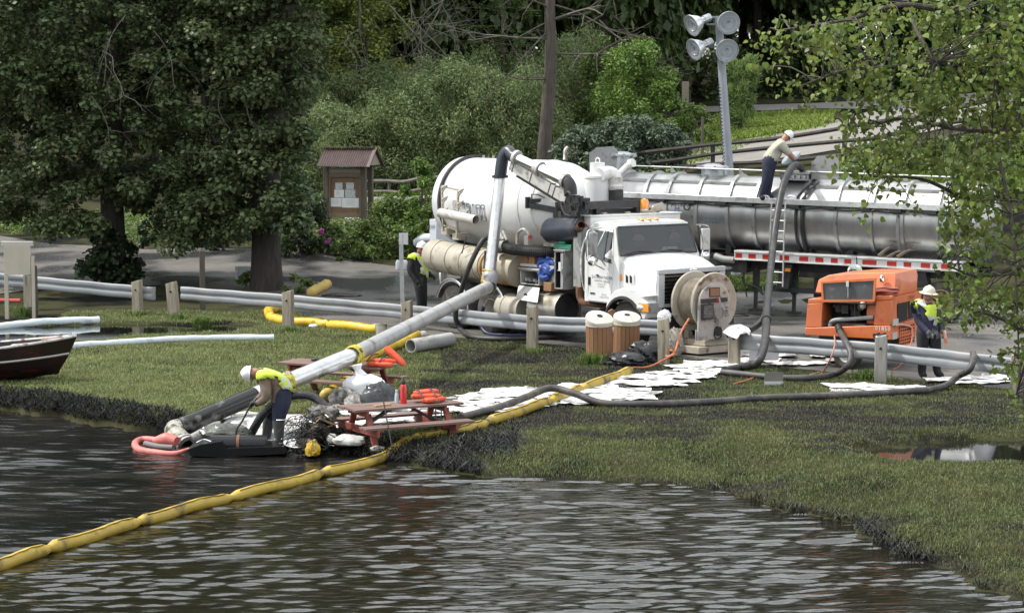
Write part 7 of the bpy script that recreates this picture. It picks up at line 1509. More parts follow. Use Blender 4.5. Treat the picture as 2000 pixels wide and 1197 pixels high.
b = MB(); p = np.array([g[0] + .27, g[1] - .2, zz + .90]); b.tube([p + [0, 0, .06], p + [.02, -.02, -.1], p + [.05, 0, -.22]], .035, 8); tag(b.build('spray_bottle', mat('orange_white_plastic', (.6, .16, .05), (.65, .62, .58), sc=9, r=.4)), 'small orange and white bottle held by the standing worker', 'bottle')
g = at(823, 618, 57.2); zz = z1(g[0], g[1]) + .03
J = dict(pelvis=(-.02, 0, .95), spine=(-.05, 0, 1.15), chest=(-.07, .0, 1.40), neck=(-.03, 0, 1.57), head=(.01, -.02, 1.64), crown=(.02, -.02, 1.74), sh0=(-.20, -.14, 1.45), el0=(-.26, -.18, 1.16), wr0=(-.10, -.28, .95), pa0=(-.05, -.29, .88), sh1=(.06, .16, 1.45), el1=(.03, .24, 1.17), wr1=(.22, .20, 1.05), pa1=(.28, .18, 1.02),
         hi0=(-.02, -.1, .88), kn0=(-.0, -.11, .49), an0=(-.05, -.11, .10), to0=(.13, -.14, .04), hi1=(-.02, .1, .88), kn1=(.04, .1, .49), an1=(.03, .1, .10), to1=(.2, .1, .04))
person('person in black coveralls and yellow vest standing behind the white truck', [g[0], g[1], zz], J, (.95, -.25, -.1), dict(shirt=M_blackc, sleeve=M_blackc, fore=M_blackc, glove=M_glove, trousers=M_blackc, shank=M_blackc, boot=M_blackc), M_viz, M_hat, big=1.12).scale = (1.06,) * 3
g = at(535, 852, 37.9); g[2] -= .12
J = dict(pelvis=(.17, .02, .80), spine=(.10, .0, .97), chest=(-.07, .0, 1.13), neck=(-.23, -.0, 1.18), head=(-.31, -.02, 1.165), crown=(-.405, -.03, 1.175), sh0=(-.12, -.19, 1.10), el0=(-.085, -.27, .80), wr0=(-.24, -.25, .70), pa0=(-.30, -.24, .69), sh1=(-.15, .19, 1.10), el1=(-.16, .25, .82), wr1=(-.28, .05, .71), pa1=(-.34, .0, .70),
         hi0=(.14, -.10, .75), kn0=(.09, -.13, .40), an0=(.10, -.12, .06), to0=(-.07, -.15, .02), hi1=(.16, .12, .75), kn1=(-.10, .18, .40), an1=(-.15, .2, .06), to1=(-.31, .22, .02))
person('person in white hard hat and yellow vest bending over the oily bank', [g[0], g[1], g[2]], J, (-.55, -.15, -.9), dict(shirt=M_tanc, sleeve=M_tanc, fore=M_tanc, glove=M_glove, trousers=M_jean, shank=M_boot, boot=M_boot), M_viz, M_hat, big=1.22)
b = MB(); b.tube([g + [-.26, -.2, .78], g + [-.36, -.24, .66], g + [-.50, -.24, .40], g + [-.585, -.24, .28], g + [-.60, -.24, .14]], .017, 7, k=3); tag(b.build('hook_tool', M_black), 'black hooked rod held by the bending worker', 'tool')
g = K.wld(S2(1492, 392, .02)); g[2] = K.wld([S2(1492, 392, .02)[0], 0, zw + .03])[2]
J = dict(pelvis=(.13, .02, .94), spine=(.20, .05, 1.14), chest=(.36, .10, 1.38), neck=(.50, .13, 1.53), head=(.56, .13, 1.575), crown=(.63, .13, 1.65), sh0=(.44, -.09, 1.39), el0=(.62, -.10, 1.18), wr0=(.76, -.02, 1.02), pa0=(.83, .02, .98), sh1=(.38, .30, 1.42), el1=(.60, .36, 1.22), wr1=(.80, .25, 1.06), pa1=(.87, .22, 1.03),
         hi0=(.09, -.09, .88), kn0=(.03, -.11, .47), an0=(-.07, -.06, .09), to0=(-.02, -.2, .04), hi1=(.16, .12, .88), kn1=(.13, .08, .47), an1=(.10, .06, .09), to1=(.24, .0, .04))
person('person in grey tee shirt leaning over the hatch on top of the tank', g, J, (.75, .1, -.75), dict(shirt=M_tee, sleeve=M_tee, fore=M_skin, glove=M_glove, trousers=M_jean, shank=M_jean, boot=M_blackc), None, M_hat, big=1.14)
# ================================================================== TREES AND SHRUBS
def leaves(name, C, Rr, n, size, mt, parent=None, up=.5, asp=.55, seed=1, droop=0.0, flatz=1.0, fold=.25, long_=None):
    """n leaves scattered over clumps (centres C, radii Rr); a leaf is a folded diamond"""
    r_ = np.random.default_rng(seed); C = np.array(C, float); Rr = np.broadcast_to(np.array(Rr, float), (len(C),))
    k = r_.integers(0, len(C), n); v = r_.normal(0, 1, (n, 3)); v /= np.linalg.norm(v, axis=1)[:, None]; rad = r_.random(n) ** .42
    off = v * (rad * Rr[k])[:, None] * [1, 1, flatz]; P = C[k] + off
    nrm = v * .55 + r_.normal(0, .45, (n, 3)) + np.array([0, 0, up]); nrm /= np.linalg.norm(nrm, axis=1)[:, None]
    ax = r_.normal(0, 1, (n, 3)) + np.array([0, 0, -droop]); ax -= nrm * (ax * nrm).sum(1)[:, None]; ax /= np.linalg.norm(ax, axis=1)[:, None]; sd_ = np.cross(nrm, ax)
    s = size * r_.uniform(.65, 1.3, n)[:, None]
    a = P; b_ = P + ax * s * .5 + sd_ * s * asp * .5 + nrm * s * fold * .3; c = P + ax * s; d = P + ax * s * .5 - sd_ * s * asp * .5 + nrm * s * fold * .3
    V = np.stack([a, b_, c, d], 1).reshape(-1, 3); o = np.arange(n)[:, None] * 4
    lp = (o + np.array([[0, 1, 2, 0, 2, 3]])).ravel(); me = bpy.data.meshes.new(name)
    me.vertices.add(n * 4); me.vertices.foreach_set('co', V.ravel()); me.loops.add(n * 6); me.loops.foreach_set('vertex_index', lp); me.polygons.add(n * 2); me.polygons.foreach_set('loop_start', np.arange(n * 2) * 3); me.update(calc_edges=True); me.materials.append(mt)
    ob = bpy.data.objects.new(name, me); col.objects.link(ob)
    if parent is not None: ob.parent = parent
    tag(ob, kind='stuff'); return ob
def leafm(name, c, c2, v=.35, tr=.3, r=.5): return mat(name, c, c2, sc=.8, r=r, island=v, trans=tr, spec=.35)
L_maple = leafm('dark_maple_leaf', (.078, .112, .045), (.110, .142, .058), .5)
L_forest = leafm('forest_leaf', (.055, .088, .026), (.075, .110, .032), .4); L_yell = leafm('yellow_green_leaf', (.20, .24, .05), (.14, .18, .04), .35)
L_willow = leafm('grey_willow_leaf', (.205, .255, .105), (.16, .215, .085), .35); L_bright = leafm('bright_bush_leaf', (.15, .24, .045), (.11, .185, .036), .4)
L_blue = leafm('blue_grey_shrub_leaf', (.12, .155, .10), (.08, .115, .065), .45); L_weed = leafm('weed_leaf', (.13, .19, .045), (.10, .145, .036), .45); L_dark = leafm('dark_shrub_leaf', (.04, .066, .025), (.028, .05, .02), .5)
L_pop = leafm('poplar_leaf', (.185, .235, .055), (.13, .18, .042), .5, .4, .45)
M_bark = mat('dark_bark', (.035, .029, .023), (.06, .05, .042), sc=5, r=.95, bump=1.0, bsc=14, stretch=(3, 3, .5)); M_bark2 = mat('grey_bark', (.095, .080, .066), (.06, .05, .042), sc=4, r=.95, bump=.9, bsc=12, stretch=(3, 3, .5)); M_dead = mat('dead_grey_wood', (.13, .115, .10), (.085, .075, .065), sc=4, r=.95)
rt = random.Random(17)
def inpx(poly, n, D0, D1, seed, wfn=None):
    r_ = np.random.default_rng(seed); q = np.array(poly, float); out_ = []
    while len(out_) < n:
        x, y = r_.uniform(q[:, 0].min(), q[:, 0].max()), r_.uniform(q[:, 1].min(), q[:, 1].max())
        if in_poly(np.array([x]), np.array([y]), [tuple(t) for t in poly])[0] and (wfn is None or r_.random() < wfn(x, y)): out_.append(at(x, y, r_.uniform(D0, D1)))
    return np.array(out_)
def twigs(t, nm, start, d, l_, r0, depth, mt, seed, bend=.35, up=.15, n_ch=3):
    """branching limbs gathered into one part"""
    b = MB(); rg_ = random.Random(seed); tips = []
    def go(p, d, l_, r_, k):
        P = [p]; 
        for i in range(4): d = d + np.array([rg_.gauss(0, bend * .5), rg_.gauss(0, bend * .5), rg_.gauss(up * .3, bend * .4)]); d = d / np.linalg.norm(d); P.append(P[-1] + d * l_ / 4)
        b.tube(P, [r_, r_ * .55], 5 if k < depth else 4, k=2)
        tips.append(P[-1])
        if k > 0:
            for c in range(n_ch):
                i = rg_.randint(1, 4); dd = d * .7 + np.array([rg_.gauss(0, .6), rg_.gauss(0, .6), rg_.gauss(0, .45)]); go(P[i], dd / np.linalg.norm(dd), l_ * rg_.uniform(.5, .75), r_ * .55, k - 1)
    go(V3(start), V3(d) / np.linalg.norm(d), l_, r0, depth); o = b.build(nm, mt, t, world=True); return o, tips
# ---- two big dark trees on the left
def big_tree(label, base, trunk_pts, r0, r1, clumps, seed, limbs, n_leaf):
    t = thing('maple_tree', label, 'tree', base, 0, 'big dark trees by the road')
    P = spline([V3(base) - [0, 0, .3]] + trunk_pts, 5); rr_ = [r0 * 1.35, r0 * 1.05] + list(np.linspace(r0, r1, 6)); MB().tube(P, rr_, 14).build('trunk', M_bark, t, world=True)
    for i, (k, tgt) in enumerate(limbs):
        p = P[k]; m = (p + tgt) / 2 + [0, 0, .35]; MB().tube([p, m, tgt], [.14, .09, .04], 7, k=4).build('limb', M_bark, t, world=True)
    C = clumps - V3(t.location); leaves('crown', C, np.random.default_rng(seed).uniform(.30, .62, len(C)), n_leaf, .14, L_maple, t, up=.75, asp=.85, seed=seed, droop=.5, flatz=.62); return t
gA = ground(222, 556); DA = gA[1]
polyA = [(-120, -120), (420, -120), (400, 60), (380, 200), (400, 330), (400, 440), (330, 470), (250, 400), (215, 395), (200, 445), (130, 450), (60, 455), (0, 415), (-120, 400)]
clA = inpx(polyA, 560, DA - 2.6, DA + 2.4, 5); up_ = inpx([(-200, -900), (560, -900), (520, -100), (-200, -100)], 110, DA - 3, DA + 4, 6)
big_tree('big dark leafy tree at the far left behind the broken guardrail', gA, [at(222, 470, DA), at(218, 330, DA), at(235, 160, DA), at(225, -40, DA), at(230, -330, DA)], .33, .2, np.concatenate([clA, up_]), 3, [(12, at(60, 250, DA - 1)), (15, at(370, 180, DA + .5)), (18, at(90, 60, DA - .8)), (20, at(380, -40, DA)), (10, at(330, 390, DA - .5))], 118000)
gB = ground(521, 566); DB = gB[1]
polyB = [(380, -120), (630, -120), (610, 60), (618, 160), (580, 200), (598, 290), (590, 350), (600, 400), (585, 440), (550, 470), (470, 455), (400, 470), (330, 480), (380, 300), (400, 150)]
def wB(x, y): return .5 if (500 < x < 560 and 300 < y) else 1.0
clB = inpx(polyB, 340, DB - 2.2, DB + 2.4, 7, wB); upB = inpx([(430, -900), (800, -900), (720, -100), (420, -100)], 90, DB - 3, DB + 3, 8)
big_tree('big dark tree with a thick straight trunk left of the notice board', gB, [at(520, 470, DB), at(523, 300, DB), at(535, 160, DB), at(557, 0, DB), at(590, -330, DB)], .40, .28, np.concatenate([clB, upB]), 4, [(14, at(420, 240, DB + 1)), (16, at(625, 170, DB)), (18, at(470, 20, DB + .5)), (19, at(640, -30, DB))], 80000)
# dead hanging twigs against the dark crowns
for k, (a_, d, l_) in enumerate([((245, 30), (-.6, -.3, -.5), 1.6), ((300, 60), (.3, -.3, -.7), 1.9), ((180, 190), (.1, -.2, -.9), 1.4), ((430, 180), (-.2, -.2, -.8), 1.1), ((480, 190), (.1, -.2, -.9), 1.2), ((200, 100), (.9, -.2, -.4), 1.8)]):
    t = thing('dead_branch', ('bare grey twigs hanging before the top of the far left tree', 'bare twigs sprawling right across the far left tree', 'long bare twig hanging low on the far left tree', 'bare twig hanging between the two dark trees', 'bare twigs hanging beside the thick straight trunk', 'bare twigs crossing the middle of the far left tree')[k], 'branch', at(*a_, DA - 3.0), 0, 'dead hanging branches'); twigs(t, 'twigs', at(*a_, DA - 3.0), d, l_, .013, 2, M_dead, k, .5, -.2)
def shrub(name, label, cat, px, py, w_, h, n, size, mt, group=None, D=None, asp=.5, up=.5, droop=0., seed=None, stems=5, ncl=26, base=.1, dpt=None, shape='round'):
    p = at(px, py, D) if D else ground(px, py)
    if D: p[2] = min(p[2], z1(p[0], p[1]) + .1)
    seed = seed if seed is not None else int(px * 7 + py); r_ = np.random.default_rng(seed); t = thing(name, label, cat, p, 0, group); C, Rr = [], []
    for i in range(ncl):
        f = r_.random(); prof = {'round': math.sin(math.pi * (.18 + .8 * f)) ** .7, 'cone': 1 - f * .85, 'vase': .35 + .65 * f, 'mound': math.sqrt(max(.02, 1 - f * f))}[shape]; a = r_.uniform(0, 2 * math.pi); q = r_.random() ** .5 * prof
        C.append((w_ / 2 * q * math.cos(a), (dpt or w_) / 2 * q * math.sin(a), h * (base + (1 - base) * f))); Rr.append(min(w_, h) * r_.uniform(.10, .21))
    for i in range(stems):
        c = C[r_.integers(len(C))]; MB().tube([(r_.normal(0, .06), r_.normal(0, .06), -.1), (c[0] * .4, c[1] * .4, c[2] * .5), c], [.03 + .01 * h * .5, .012], 5, k=3).build('stem', M_bark2, t)
    leaves('foliage', C, Rr, n, size, mt, t, up, asp, seed, droop); return t
# ivy at the left trunk, leafy weeds at the second
shrub('vine_shrub', 'dark broad leaved vine wrapped round the foot of the far left tree', 'shrub', 205, 551, 2.0, 1.5, 1500, .15, L_dark, D=DA - .5, asp=.9, shape='round'); shrub('vine_shrub', 'dark broad leaved vine on the right side of the far left trunk', 'shrub', 258, 551, .9, 1.1, 500, .15, L_dark, D=DA - .4, asp=.9, ncl=10)
shrub('weed', 'leafy green weed at the left foot of the thick straight trunk', 'weed', 480, 566, .7, .45, 260, .13, L_weed, asp=.5, ncl=8, stems=2); shrub('weed', 'leafy green weeds at the right foot of the thick straight trunk', 'weed', 580, 572, .9, .45, 330, .13, L_weed, asp=.5, ncl=9, stems=2)
# ---- shrubs along the far side of the lot
SH = [('dark_shrub', 'dark shrub beyond the lot left of the thick trunk', 440, 490, 2.6, 1.3, 4200, .11, L_dark, .6, 'mound'), ('dark_shrub', 'dark shrub in the gap between the two trunks', 330, 484, 2.4, 1.1, 3600, .11, L_dark, .6, 'mound'), ('dark_shrub', 'tall dark shrub between the thick trunk and the notice board', 592, 500, 1.9, 2.3, 5200, .12, L_dark, .6, 'round'),
      ('green_shrub', 'tall light green shrub between the notice board and the truck tank', 822, 508, 1.5, 3.0, 4600, .15, L_bright, .45, 'round'), ('green_shrub', 'lower green shrub right of the notice board post', 765, 500, 1.7, 1.8, 4200, .13, L_weed, .45, 'round'), ('green_shrub', 'small green shrub at the foot of the notice board', 712, 500, 1.3, .95, 2400, .12, L_weed, .45, 'mound'),
      ('green_shrub', 'green shrub left of the notice board below its papers', 640, 498, 1.3, 1.0, 2400, .12, L_weed, .45, 'mound'), ('green_shrub', 'dark green shrub behind the worker beside the truck', 868, 520, 1.5, 2.3, 3400, .13, L_weed, .5, 'round'), ('green_shrub', 'wide low weeds along the lot edge left of the notice board', 560, 496, 2.0, .6, 2200, .11, L_weed, .45, 'mound'), ('green_shrub', 'tufted weeds on the lot edge before the notice board', 690, 508, 2.2, .55, 2000, .11, L_weed, .4, 'mound')]
for nm, lab, px, py, w_, h, n, s, mt_, asp, shp in SH: shrub(nm, lab, 'shrub', px, py, w_, h, n, s, mt_, asp=asp, shape=shp, group='shrubs beyond the lot')
for px, py, lab in ((627, 452, 'upper purple flower head left of the notice board'), (641, 470, 'lower purple flower head beside the notice board post')):
    b = MB()
    for k in range(9): b.ell(at(px + rt.uniform(-4, 4), py + rt.uniform(-4, 4), 70.5), .05, 6, 4)
    tag(b.build('flower_head', mat('purple_petals', (.30, .05, .24), (.22, .04, .18), sc=20, r=.7)), lab, 'flower', 'purple flower heads')
# ---- willow thicket, one bush each
WP = [(640, 330, 4.0, 3.4), (700, 350, 4.2, 3.0), (760, 345, 4.4, 3.9), (825, 345, 4.0, 4.2), (890, 335, 4.2, 4.6), (950, 335, 4.0, 4.2), (1010, 330, 4.0, 4.4), (1045, 320, 3.2, 3.6), (670, 290, 4.4, 3.6), (740, 285, 4.4, 4.0), (810, 280, 4.6, 4.6), (880, 280, 4.4, 4.2), (950, 275, 4.2, 4.4), (1020, 270, 4.4, 4.0), (1110, 290, 3.4, 4.6), (1150, 270, 3.2, 5.0), (610, 340, 3.0, 2.6), (1100, 240, 4.0, 4.6)]
W_LAB = ['behind the notice board roof', 'left of the notice board gable', 'right of the notice board gable', 'above the far end of the rail fence', 'above the rear of the truck tank', 'above the tank top pipes', 'left of the bare grey trunk', 'at the foot of the bare grey trunk', 'in the upper row over the notice board', 'under the yellow green tree', 'under the hanging bare branches', 'below the fern leaved tree', 'below the bare side limb', 'just left of the bare trunk, upper row', 'right of the bare trunk near its foot', 'between the bare trunk and the bright bush', 'beside the dark trunk edge', 'right of the bare trunk, upper row']
protoW = []
for i, (px, py, w_, h) in enumerate(WP):
    D = 92 + i * .25 if py > 300 else 100 + (i % 5); p = at(px, py, D); p[2] = z1(p[0], p[1]) - .1; lab = 'grey green willow bush ' + W_LAB[i]
    if i < 4: t = shrub('willow_bush', lab, 'bush', px, py, w_, h, 15000, .15, L_willow, 'willow bushes', D, .26, .3, .3, 50 + i, 9, 60, .04, 3.0, 'round'); protoW.append((t, w_, h))
    else:
        t0, w0, h0 = protoW[i % 4]; t = dup(t0); t.rotation_euler = (0, 0, i * 1.7); t.scale = (w_ / w0, 1.0, h / h0); t['label'] = lab
    t.location = tuple(p)
# thin bare saplings and the yellow-green tree, the fern-leaved tree
def small_tree(name, label, px, py, D, h, w_, n, s, mt_, asp, ncl=40, base=.25, seed=1, r0=.09, droop=.2, bark=M_bark2):
    p = at(px, py, D); p[2] = z1(p[0], p[1]); t = thing(name, label, 'tree', p); r_ = np.random.default_rng(seed); C, Rr = [], []
    for i in range(ncl): f = r_.random(); a = r_.uniform(0, 6.28); q = r_.random() ** .5 * math.sin(math.pi * (.15 + .8 * f)) ** .6; C.append((w_ / 2 * q * math.cos(a), w_ / 2 * q * math.sin(a), h * (base + (1 - base) * f))); Rr.append(w_ * r_.uniform(.10, .17))
    top = np.array([r_.normal(0, .2), 0, h * .95]); MB().tube([(0, 0, -.3), (r_.normal(0, .1), 0, h * .4), top], [r0, r0 * .7, .02], 7, k=5).build('trunk', bark, t)
    for i in range(6): c = C[i]; MB().tube([(0, 0, c[2] * .6), (c[0] * .5, c[1] * .5, c[2] * .85), c], [r0 * .4, .012], 5, k=3).build('limb', bark, t)
    leaves('crown', C, Rr, n, s, mt_, t, .5, asp, seed, droop); return t
small_tree('yellow_green_tree', 'yellow green tree with light leaves above the notice board', 715, 270, 106, 8.5, 4.6, 15000, .17, L_yell, .6, 60, .18, 2)
small_tree('yellow_green_tree', 'green young tree between the dark trunk and the yellow green tree', 640, 260, 107, 7.5, 3.8, 11000, .17, L_weed, .6, 44, .15, 12)
small_tree('bright_bush_tree', 'bright green bushy tree above the cyclone canister of the truck', 1245, 262, 95, 4.5, 3.5, 17000, .14, L_bright, .5, 70, .05, 3, .06)
small_tree('bright_bush_tree', 'small bright green sapling right of the bright bushy tree', 1300, 270, 94, 2.9, 1.9, 4600, .14, L_bright, .5, 26, .05, 4, .05); small_tree('bright_bush_tree', 'mid green bushy tree left of the bright bushy tree', 1180, 260, 98, 4.8, 2.6, 9000, .14, L_weed, .5, 50, .05, 5, .05)
shrub('blue_green_shrub', 'left blue green shrub above the truck cab headboard', 'shrub', 1145, 330, 3.2, 1.75, 9500, .15, L_blue, 'blue green shrubs', 86, .55, shape='mound', ncl=60); shrub('blue_green_shrub', 'middle blue green shrub above the tank trailer hatch', 'shrub', 1225, 330, 3.2, 1.95, 9500, .15, L_blue, 'blue green shrubs', 85.5, .55, shape='mound', ncl=60); shrub('blue_green_shrub', 'right blue green shrub left of the floodlight pole', 'shrub', 1296, 325, 2.2, 1.45, 6000, .15, L_blue, 'blue green shrubs', 86, .55, shape='mound', ncl=46)
shrub('meadow_shrub', 'green shrub behind the marker post in the grass', 'shrub', 1352, 272, 2.0, 1.5, 3800, .13, L_weed, None, 96, .45, shape='mound')
shrub('upright_shrub', 'upright light green shrub on the grass right of the floodlight pole', 'shrub', 1446, 246, 1.75, 3.05, 13000, .24, leafm('light_upright_leaf', (.24, .33, .11), (.19, .27, .09), .3), None, 101, .16, .2, -1.5, stems=10, ncl=44, base=.12, shape='vase')
for k, (px, py, D, w_, h) in enumerate(((1705, 338, 77, 1.9, .95), (1775, 345, 76, 1.8, 1.1), (1660, 345, 75, 1.2, .6), (1840, 345, 75, 2.2, 1.2), (1930, 350, 74, 2.6, 1.6))): shrub('bank_shrub', ('pale green shrub on the bank above the tank', 'bigger pale shrub on the bank near the hanging leaves', 'small pale shrub on the bank right of the spill plate', 'pale shrub on the bank behind the hanging leaves', 'rightmost shrub on the bank behind the leaves')[k], 'shrub', px, py, w_, h, 2600, .12, L_willow, 'bank shrubs', D, .4, shape='mound')
# fern-leaved tree: long fronds with paired leaflets
p = at(985, 262, 103); p[2] = z1(p[0], p[1]); t = thing('sumac_tree', 'fern leaved tree with long pale fronds between the bare branches', 'tree', p); b = MB(); rr_ = random.Random(9)
MB().tube([(0, 0, -.2), (.1, 0, 2.4), (-.1, 0, 5.2), (.05, 0, 7.0)], [.09, .07, .03], 7, k=4).build('trunk', M_bark2, t)
heads = [(-.1, 0, 6.6), (-.9, -.3, 5.4), (.55, -.3, 6.2), (-1.4, -.2, 4.1), (-.6, -.4, 3.9), (.6, -.3, 4.9), (-1.3, -.3, 2.9), (-.2, -.4, 5.0)]
for h in heads:
    MB().tube([(0, 0, h[2] - 1.3), (h[0] * .6, h[1] * .6, h[2] - .5), h], [.04, .02], 5, k=3).build('limb', M_bark2, t)
    for k in range(9):
        a = rr_.uniform(0, 6.28); d = np.array([math.cos(a), math.sin(a) * .8 - .2, 0]); n_ = 11; l_ = rr_.uniform(.8, 1.25); P = [V3(h) + d * l_ * f + [0, 0, .25 * math.sin(f * 2.2) - .45 * f * f] for f in np.linspace(0, 1, n_)]; s_ = np.cross(d, (0, 0, 1))
        for i in range(1, n_):
            for q in (-1, 1):
                e = P[i] + s_ * q * .26 * (1 - .35 * i / n_) + d * .08 - [0, 0, .05]; m = (P[i] + e) / 2 + [0, 0, .02]; b.add([P[i], m + d * .035, e, m - d * .035], [(0, 1, 2), (0, 2, 3)])
tag(b.build('fronds', leafm('pale_frond_leaf', (.11, .16, .045), (.08, .125, .035), .3), t, flat=True), kind='stuff')
# bare tree
p = at(1064, 300, 90); p[2] = z1(p[0], p[1]) - .2; bt_ = thing('bare_tree', 'bare dead tree with a grey brown trunk and leafless side limbs', 'tree', p)
MB().tube([at(1062, 320, 90), at(1066, 250, 90), at(1073, 170, 90), at(1076, 90, 90), at(1074, 20, 90), at(1078, -80, 90), at(1085, -250, 90)], [.30, .25, .25, .23, .2, .17, .13], 12, k=4).build('trunk', M_bark2, bt_, world=True)
LB = [((1074, 75), (950, 92), .045), ((1072, 60), (990, 120), .04), ((1080, 105), (1190, 98), .045), ((1076, 20), (1010, -30), .05), ((1078, 40), (1180, 20), .06), ((1078, 150), (1020, 170), .04), ((1076, -20), (900, -10), .05), ((1080, 10), (1230, 30), .045)]
for k, (a_, c_, r_) in enumerate(LB):
    A, C_ = at(*a_, 90), at(*c_, 89.2); L_ = np.linalg.norm(C_ - A); twigs(bt_, 'limb', A, C_ - A, L_, r_, 2 if k not in (0, 1, 6) else 3, M_dead if k % 2 == 0 else M_bark2, 30 + k, .22, -.05)
for k, (a_, d, lab) in enumerate([((800, -20), (.2, -.1, -1), 'left bare grey branch hanging from the top of the picture'), ((870, -30), (.1, -.1, -1), 'middle bare grey branch hanging above the willow thicket'), ((760, 10), (.5, 0, -.8), 'thin bare branch beside the yellow green tree'), ((700, -20), (.25, 0, -1), 'long thin bare stem crossing the yellow green tree'), ((1170, 40), (.8, 0, -.2), 'bare branch spreading over the bright bushy tree')]):
    t = thing('dead_branch', lab, 'branch', at(*a_, 97), 0, 'dead hanging branches'); twigs(t, 'twigs', at(*a_, 97), d, 3.4, .038, 3, M_dead, 60 + k, .45, -.1)
# ---- woods behind: each tree its own, three grown once and copied
def forest_proto(seed, h, w_, n, base):
    t = thing('forest_tree', '', 'tree', (0, 0, 0), 0, 'trees of the dark wood'); r_ = np.random.default_rng(seed); C, Rr = [], []
    for i in range(90): f = r_.random(); a = r_.uniform(0, 6.28); q = r_.random() ** .45 * math.sin(math.pi * (.10 + .82 * f)) ** .55; C.append((w_ / 2 * q * math.cos(a), w_ / 2 * q * math.sin(a), h * (base + (1 - base) * f))); Rr.append(r_.uniform(.7, 1.35))
    MB().tube([(0, 0, -1), (.1, 0, h * .35), (-.1, 0, h * .9)], [.26, .2, .05], 8, k=4).build('trunk', M_bark, t)
    for i in range(7): c = C[i]; MB().tube([(0, 0, max(1.5, c[2] * .6)), (c[0] * .5, c[1] * .5, c[2] * .85), c], [.09, .03], 5, k=3).build('limb', M_bark, t)
    leaves('crown', C, Rr, n, .36, L_forest, t, .5, .7, seed, .4, .8); return t
protoF = [forest_proto(201, 17, 8.5, 26000, .12), forest_proto(202, 19, 8.0, 26000, .18), forest_proto(203, 15, 8.5, 24000, .08)]
FT = [(560, 122), (650, 116), (745, 121), (835, 114), (920, 120), (1005, 115), (1090, 121), (1180, 113), (1270, 119), (1360, 136), (1450, 140), (1540, 137), (1630, 141), (1720, 138), (1810, 142), (1900, 137), (1990, 141), (2080, 138), (60, 100), (180, 105), (300, 102), (420, 108), (-60, 104),
      (600, 140), (720, 138), (850, 142), (960, 138), (1070, 141), (1190, 138), (1310, 152), (1420, 158), (1530, 155), (1640, 160), (1760, 156), (1880, 160), (2000, 156), (2120, 160), (120, 125), (260, 128), (400, 126), (510, 130), (-20, 124), (1340, 124), (1700, 150), (1600, 131), (1790, 131), (780, 131), (870, 128), (690, 129), (1480, 134), (1560, 150), (1420, 146)]
hz_ = ['left edge', 'far left', 'left', 'left of centre', 'centre left', 'centre', 'centre right', 'right of centre', 'right', 'far right', 'right edge']
for i, (px, D) in enumerate(FT):
    t = protoF[i] if i < 3 else dup(protoF[i % 3]); p = at(px, 250, D); t.location = (p[0], p[1], z1(p[0], p[1])); t.rotation_euler = (0, 0, i * 2.1); s = .9 + .3 * ((i * 37) % 11) / 11; t.scale = (s, s, s * (1.75 + .2 * ((i * 13) % 5 - 2) / 2))
    t['label'] = 'dark tree of the %s wood %s' % ('nearer' if D < 124 or (px > 1350 and D < 139) else ('farther' if D < 145 else 'farthest'), next(l for x, l in ((20, 'at the left edge of the picture'), (150, 'behind the far left tree trunk'), (350, 'between the two big dark trunks'), (480, 'just left of the thick straight trunk'), (620, 'right of the thick straight trunk'), (700, 'above the notice board'), (800, 'behind the yellow green tree'), (900, 'above the rear of the truck tank'), (1020, 'behind the fern leaved tree'), (1130, 'behind the bare dead tree'), (1230, 'left of the bright bushy tree'), (1330, 'behind the bright bushy tree'), (1440, 'behind the floodlights'), (1520, 'right of the floodlights'), (1610, 'over the upper road beyond the lamp pole'), (1700, 'behind the tip of the hanging branch'), (1800, 'behind the hanging leaves near the road end'), (1900, 'behind the dense hanging leaves'), (2000, 'near the right edge behind the leaves'), (9999, 'beyond the right edge of the picture')) if px <= x))
_by = {}
for o in col.objects:
    if o.name.startswith('forest_tree') and o.parent is None: _by.setdefault(o['label'], []).append(o)
for l_, os_ in _by.items():
    for k, o in enumerate(sorted(os_, key=lambda q: q.location.x / q.location.y)):
        if len(os_) > 1: o['label'] = l_ + (', left one', ', right one')[k] if len(os_) == 2 else l_ + (', leftmost', ', inner left', ', inner right', ', rightmost')[k if len(os_) > 3 else (0, 1, 3)[k]]
for i, px in enumerate((1325, 1420, 1500, 1575, 1655, 1750, 1850, 1950)):
    shrub('wood_edge_shrub', 'dark shrub at the foot of the wood beyond the upper road, ' + ('first', 'second', 'third', 'fourth', 'fifth', 'sixth', 'seventh', 'last')[i] + ' from the left', 'shrub', px, 203, 6.0, 2.6 + (i % 3) * .5, 2800, .26, L_forest, 'shrubs at the foot of the wood', 130 + (i % 3), .6, shape='mound', ncl=36)
# undergrowth that nobody could count
def under(polys, nm='undergrowth'):
    for k, (poly, n, s, mt_) in enumerate(polys):
        q = np.array([ground(x, y)[:2] for x, y in poly]); X, Y = scatter(int(n * 1.6), q[:, 0].min(), q[:, 0].max(), q[:, 1].min(), q[:, 1].max()); ok = in_poly(X, Y, [tuple(v) for v in q]); X, Y = X[ok][:n // 12], Y[ok][:n // 12]
        leaves(nm, np.stack([X, Y, zt(X, Y) + .12], 1), .38, n, s, mt_, None, .6, .45, 300 + k, 0, .8)
under([([(-200, 470), (0, 455), (300, 478), (620, 488), (850, 512), (960, 530), (960, 440), (860, 402), (560, 410), (300, 420), (-200, 420)], 60000, .13, L_weed), ([(300, 380), (560, 372), (1050, 345), (1250, 325), (1330, 300), (1330, 250), (300, 260)], 45000, .17, L_willow), ([(960, 530), (1330, 345), (1250, 345), (900, 372), (860, 402)], 26000, .14, L_weed)])
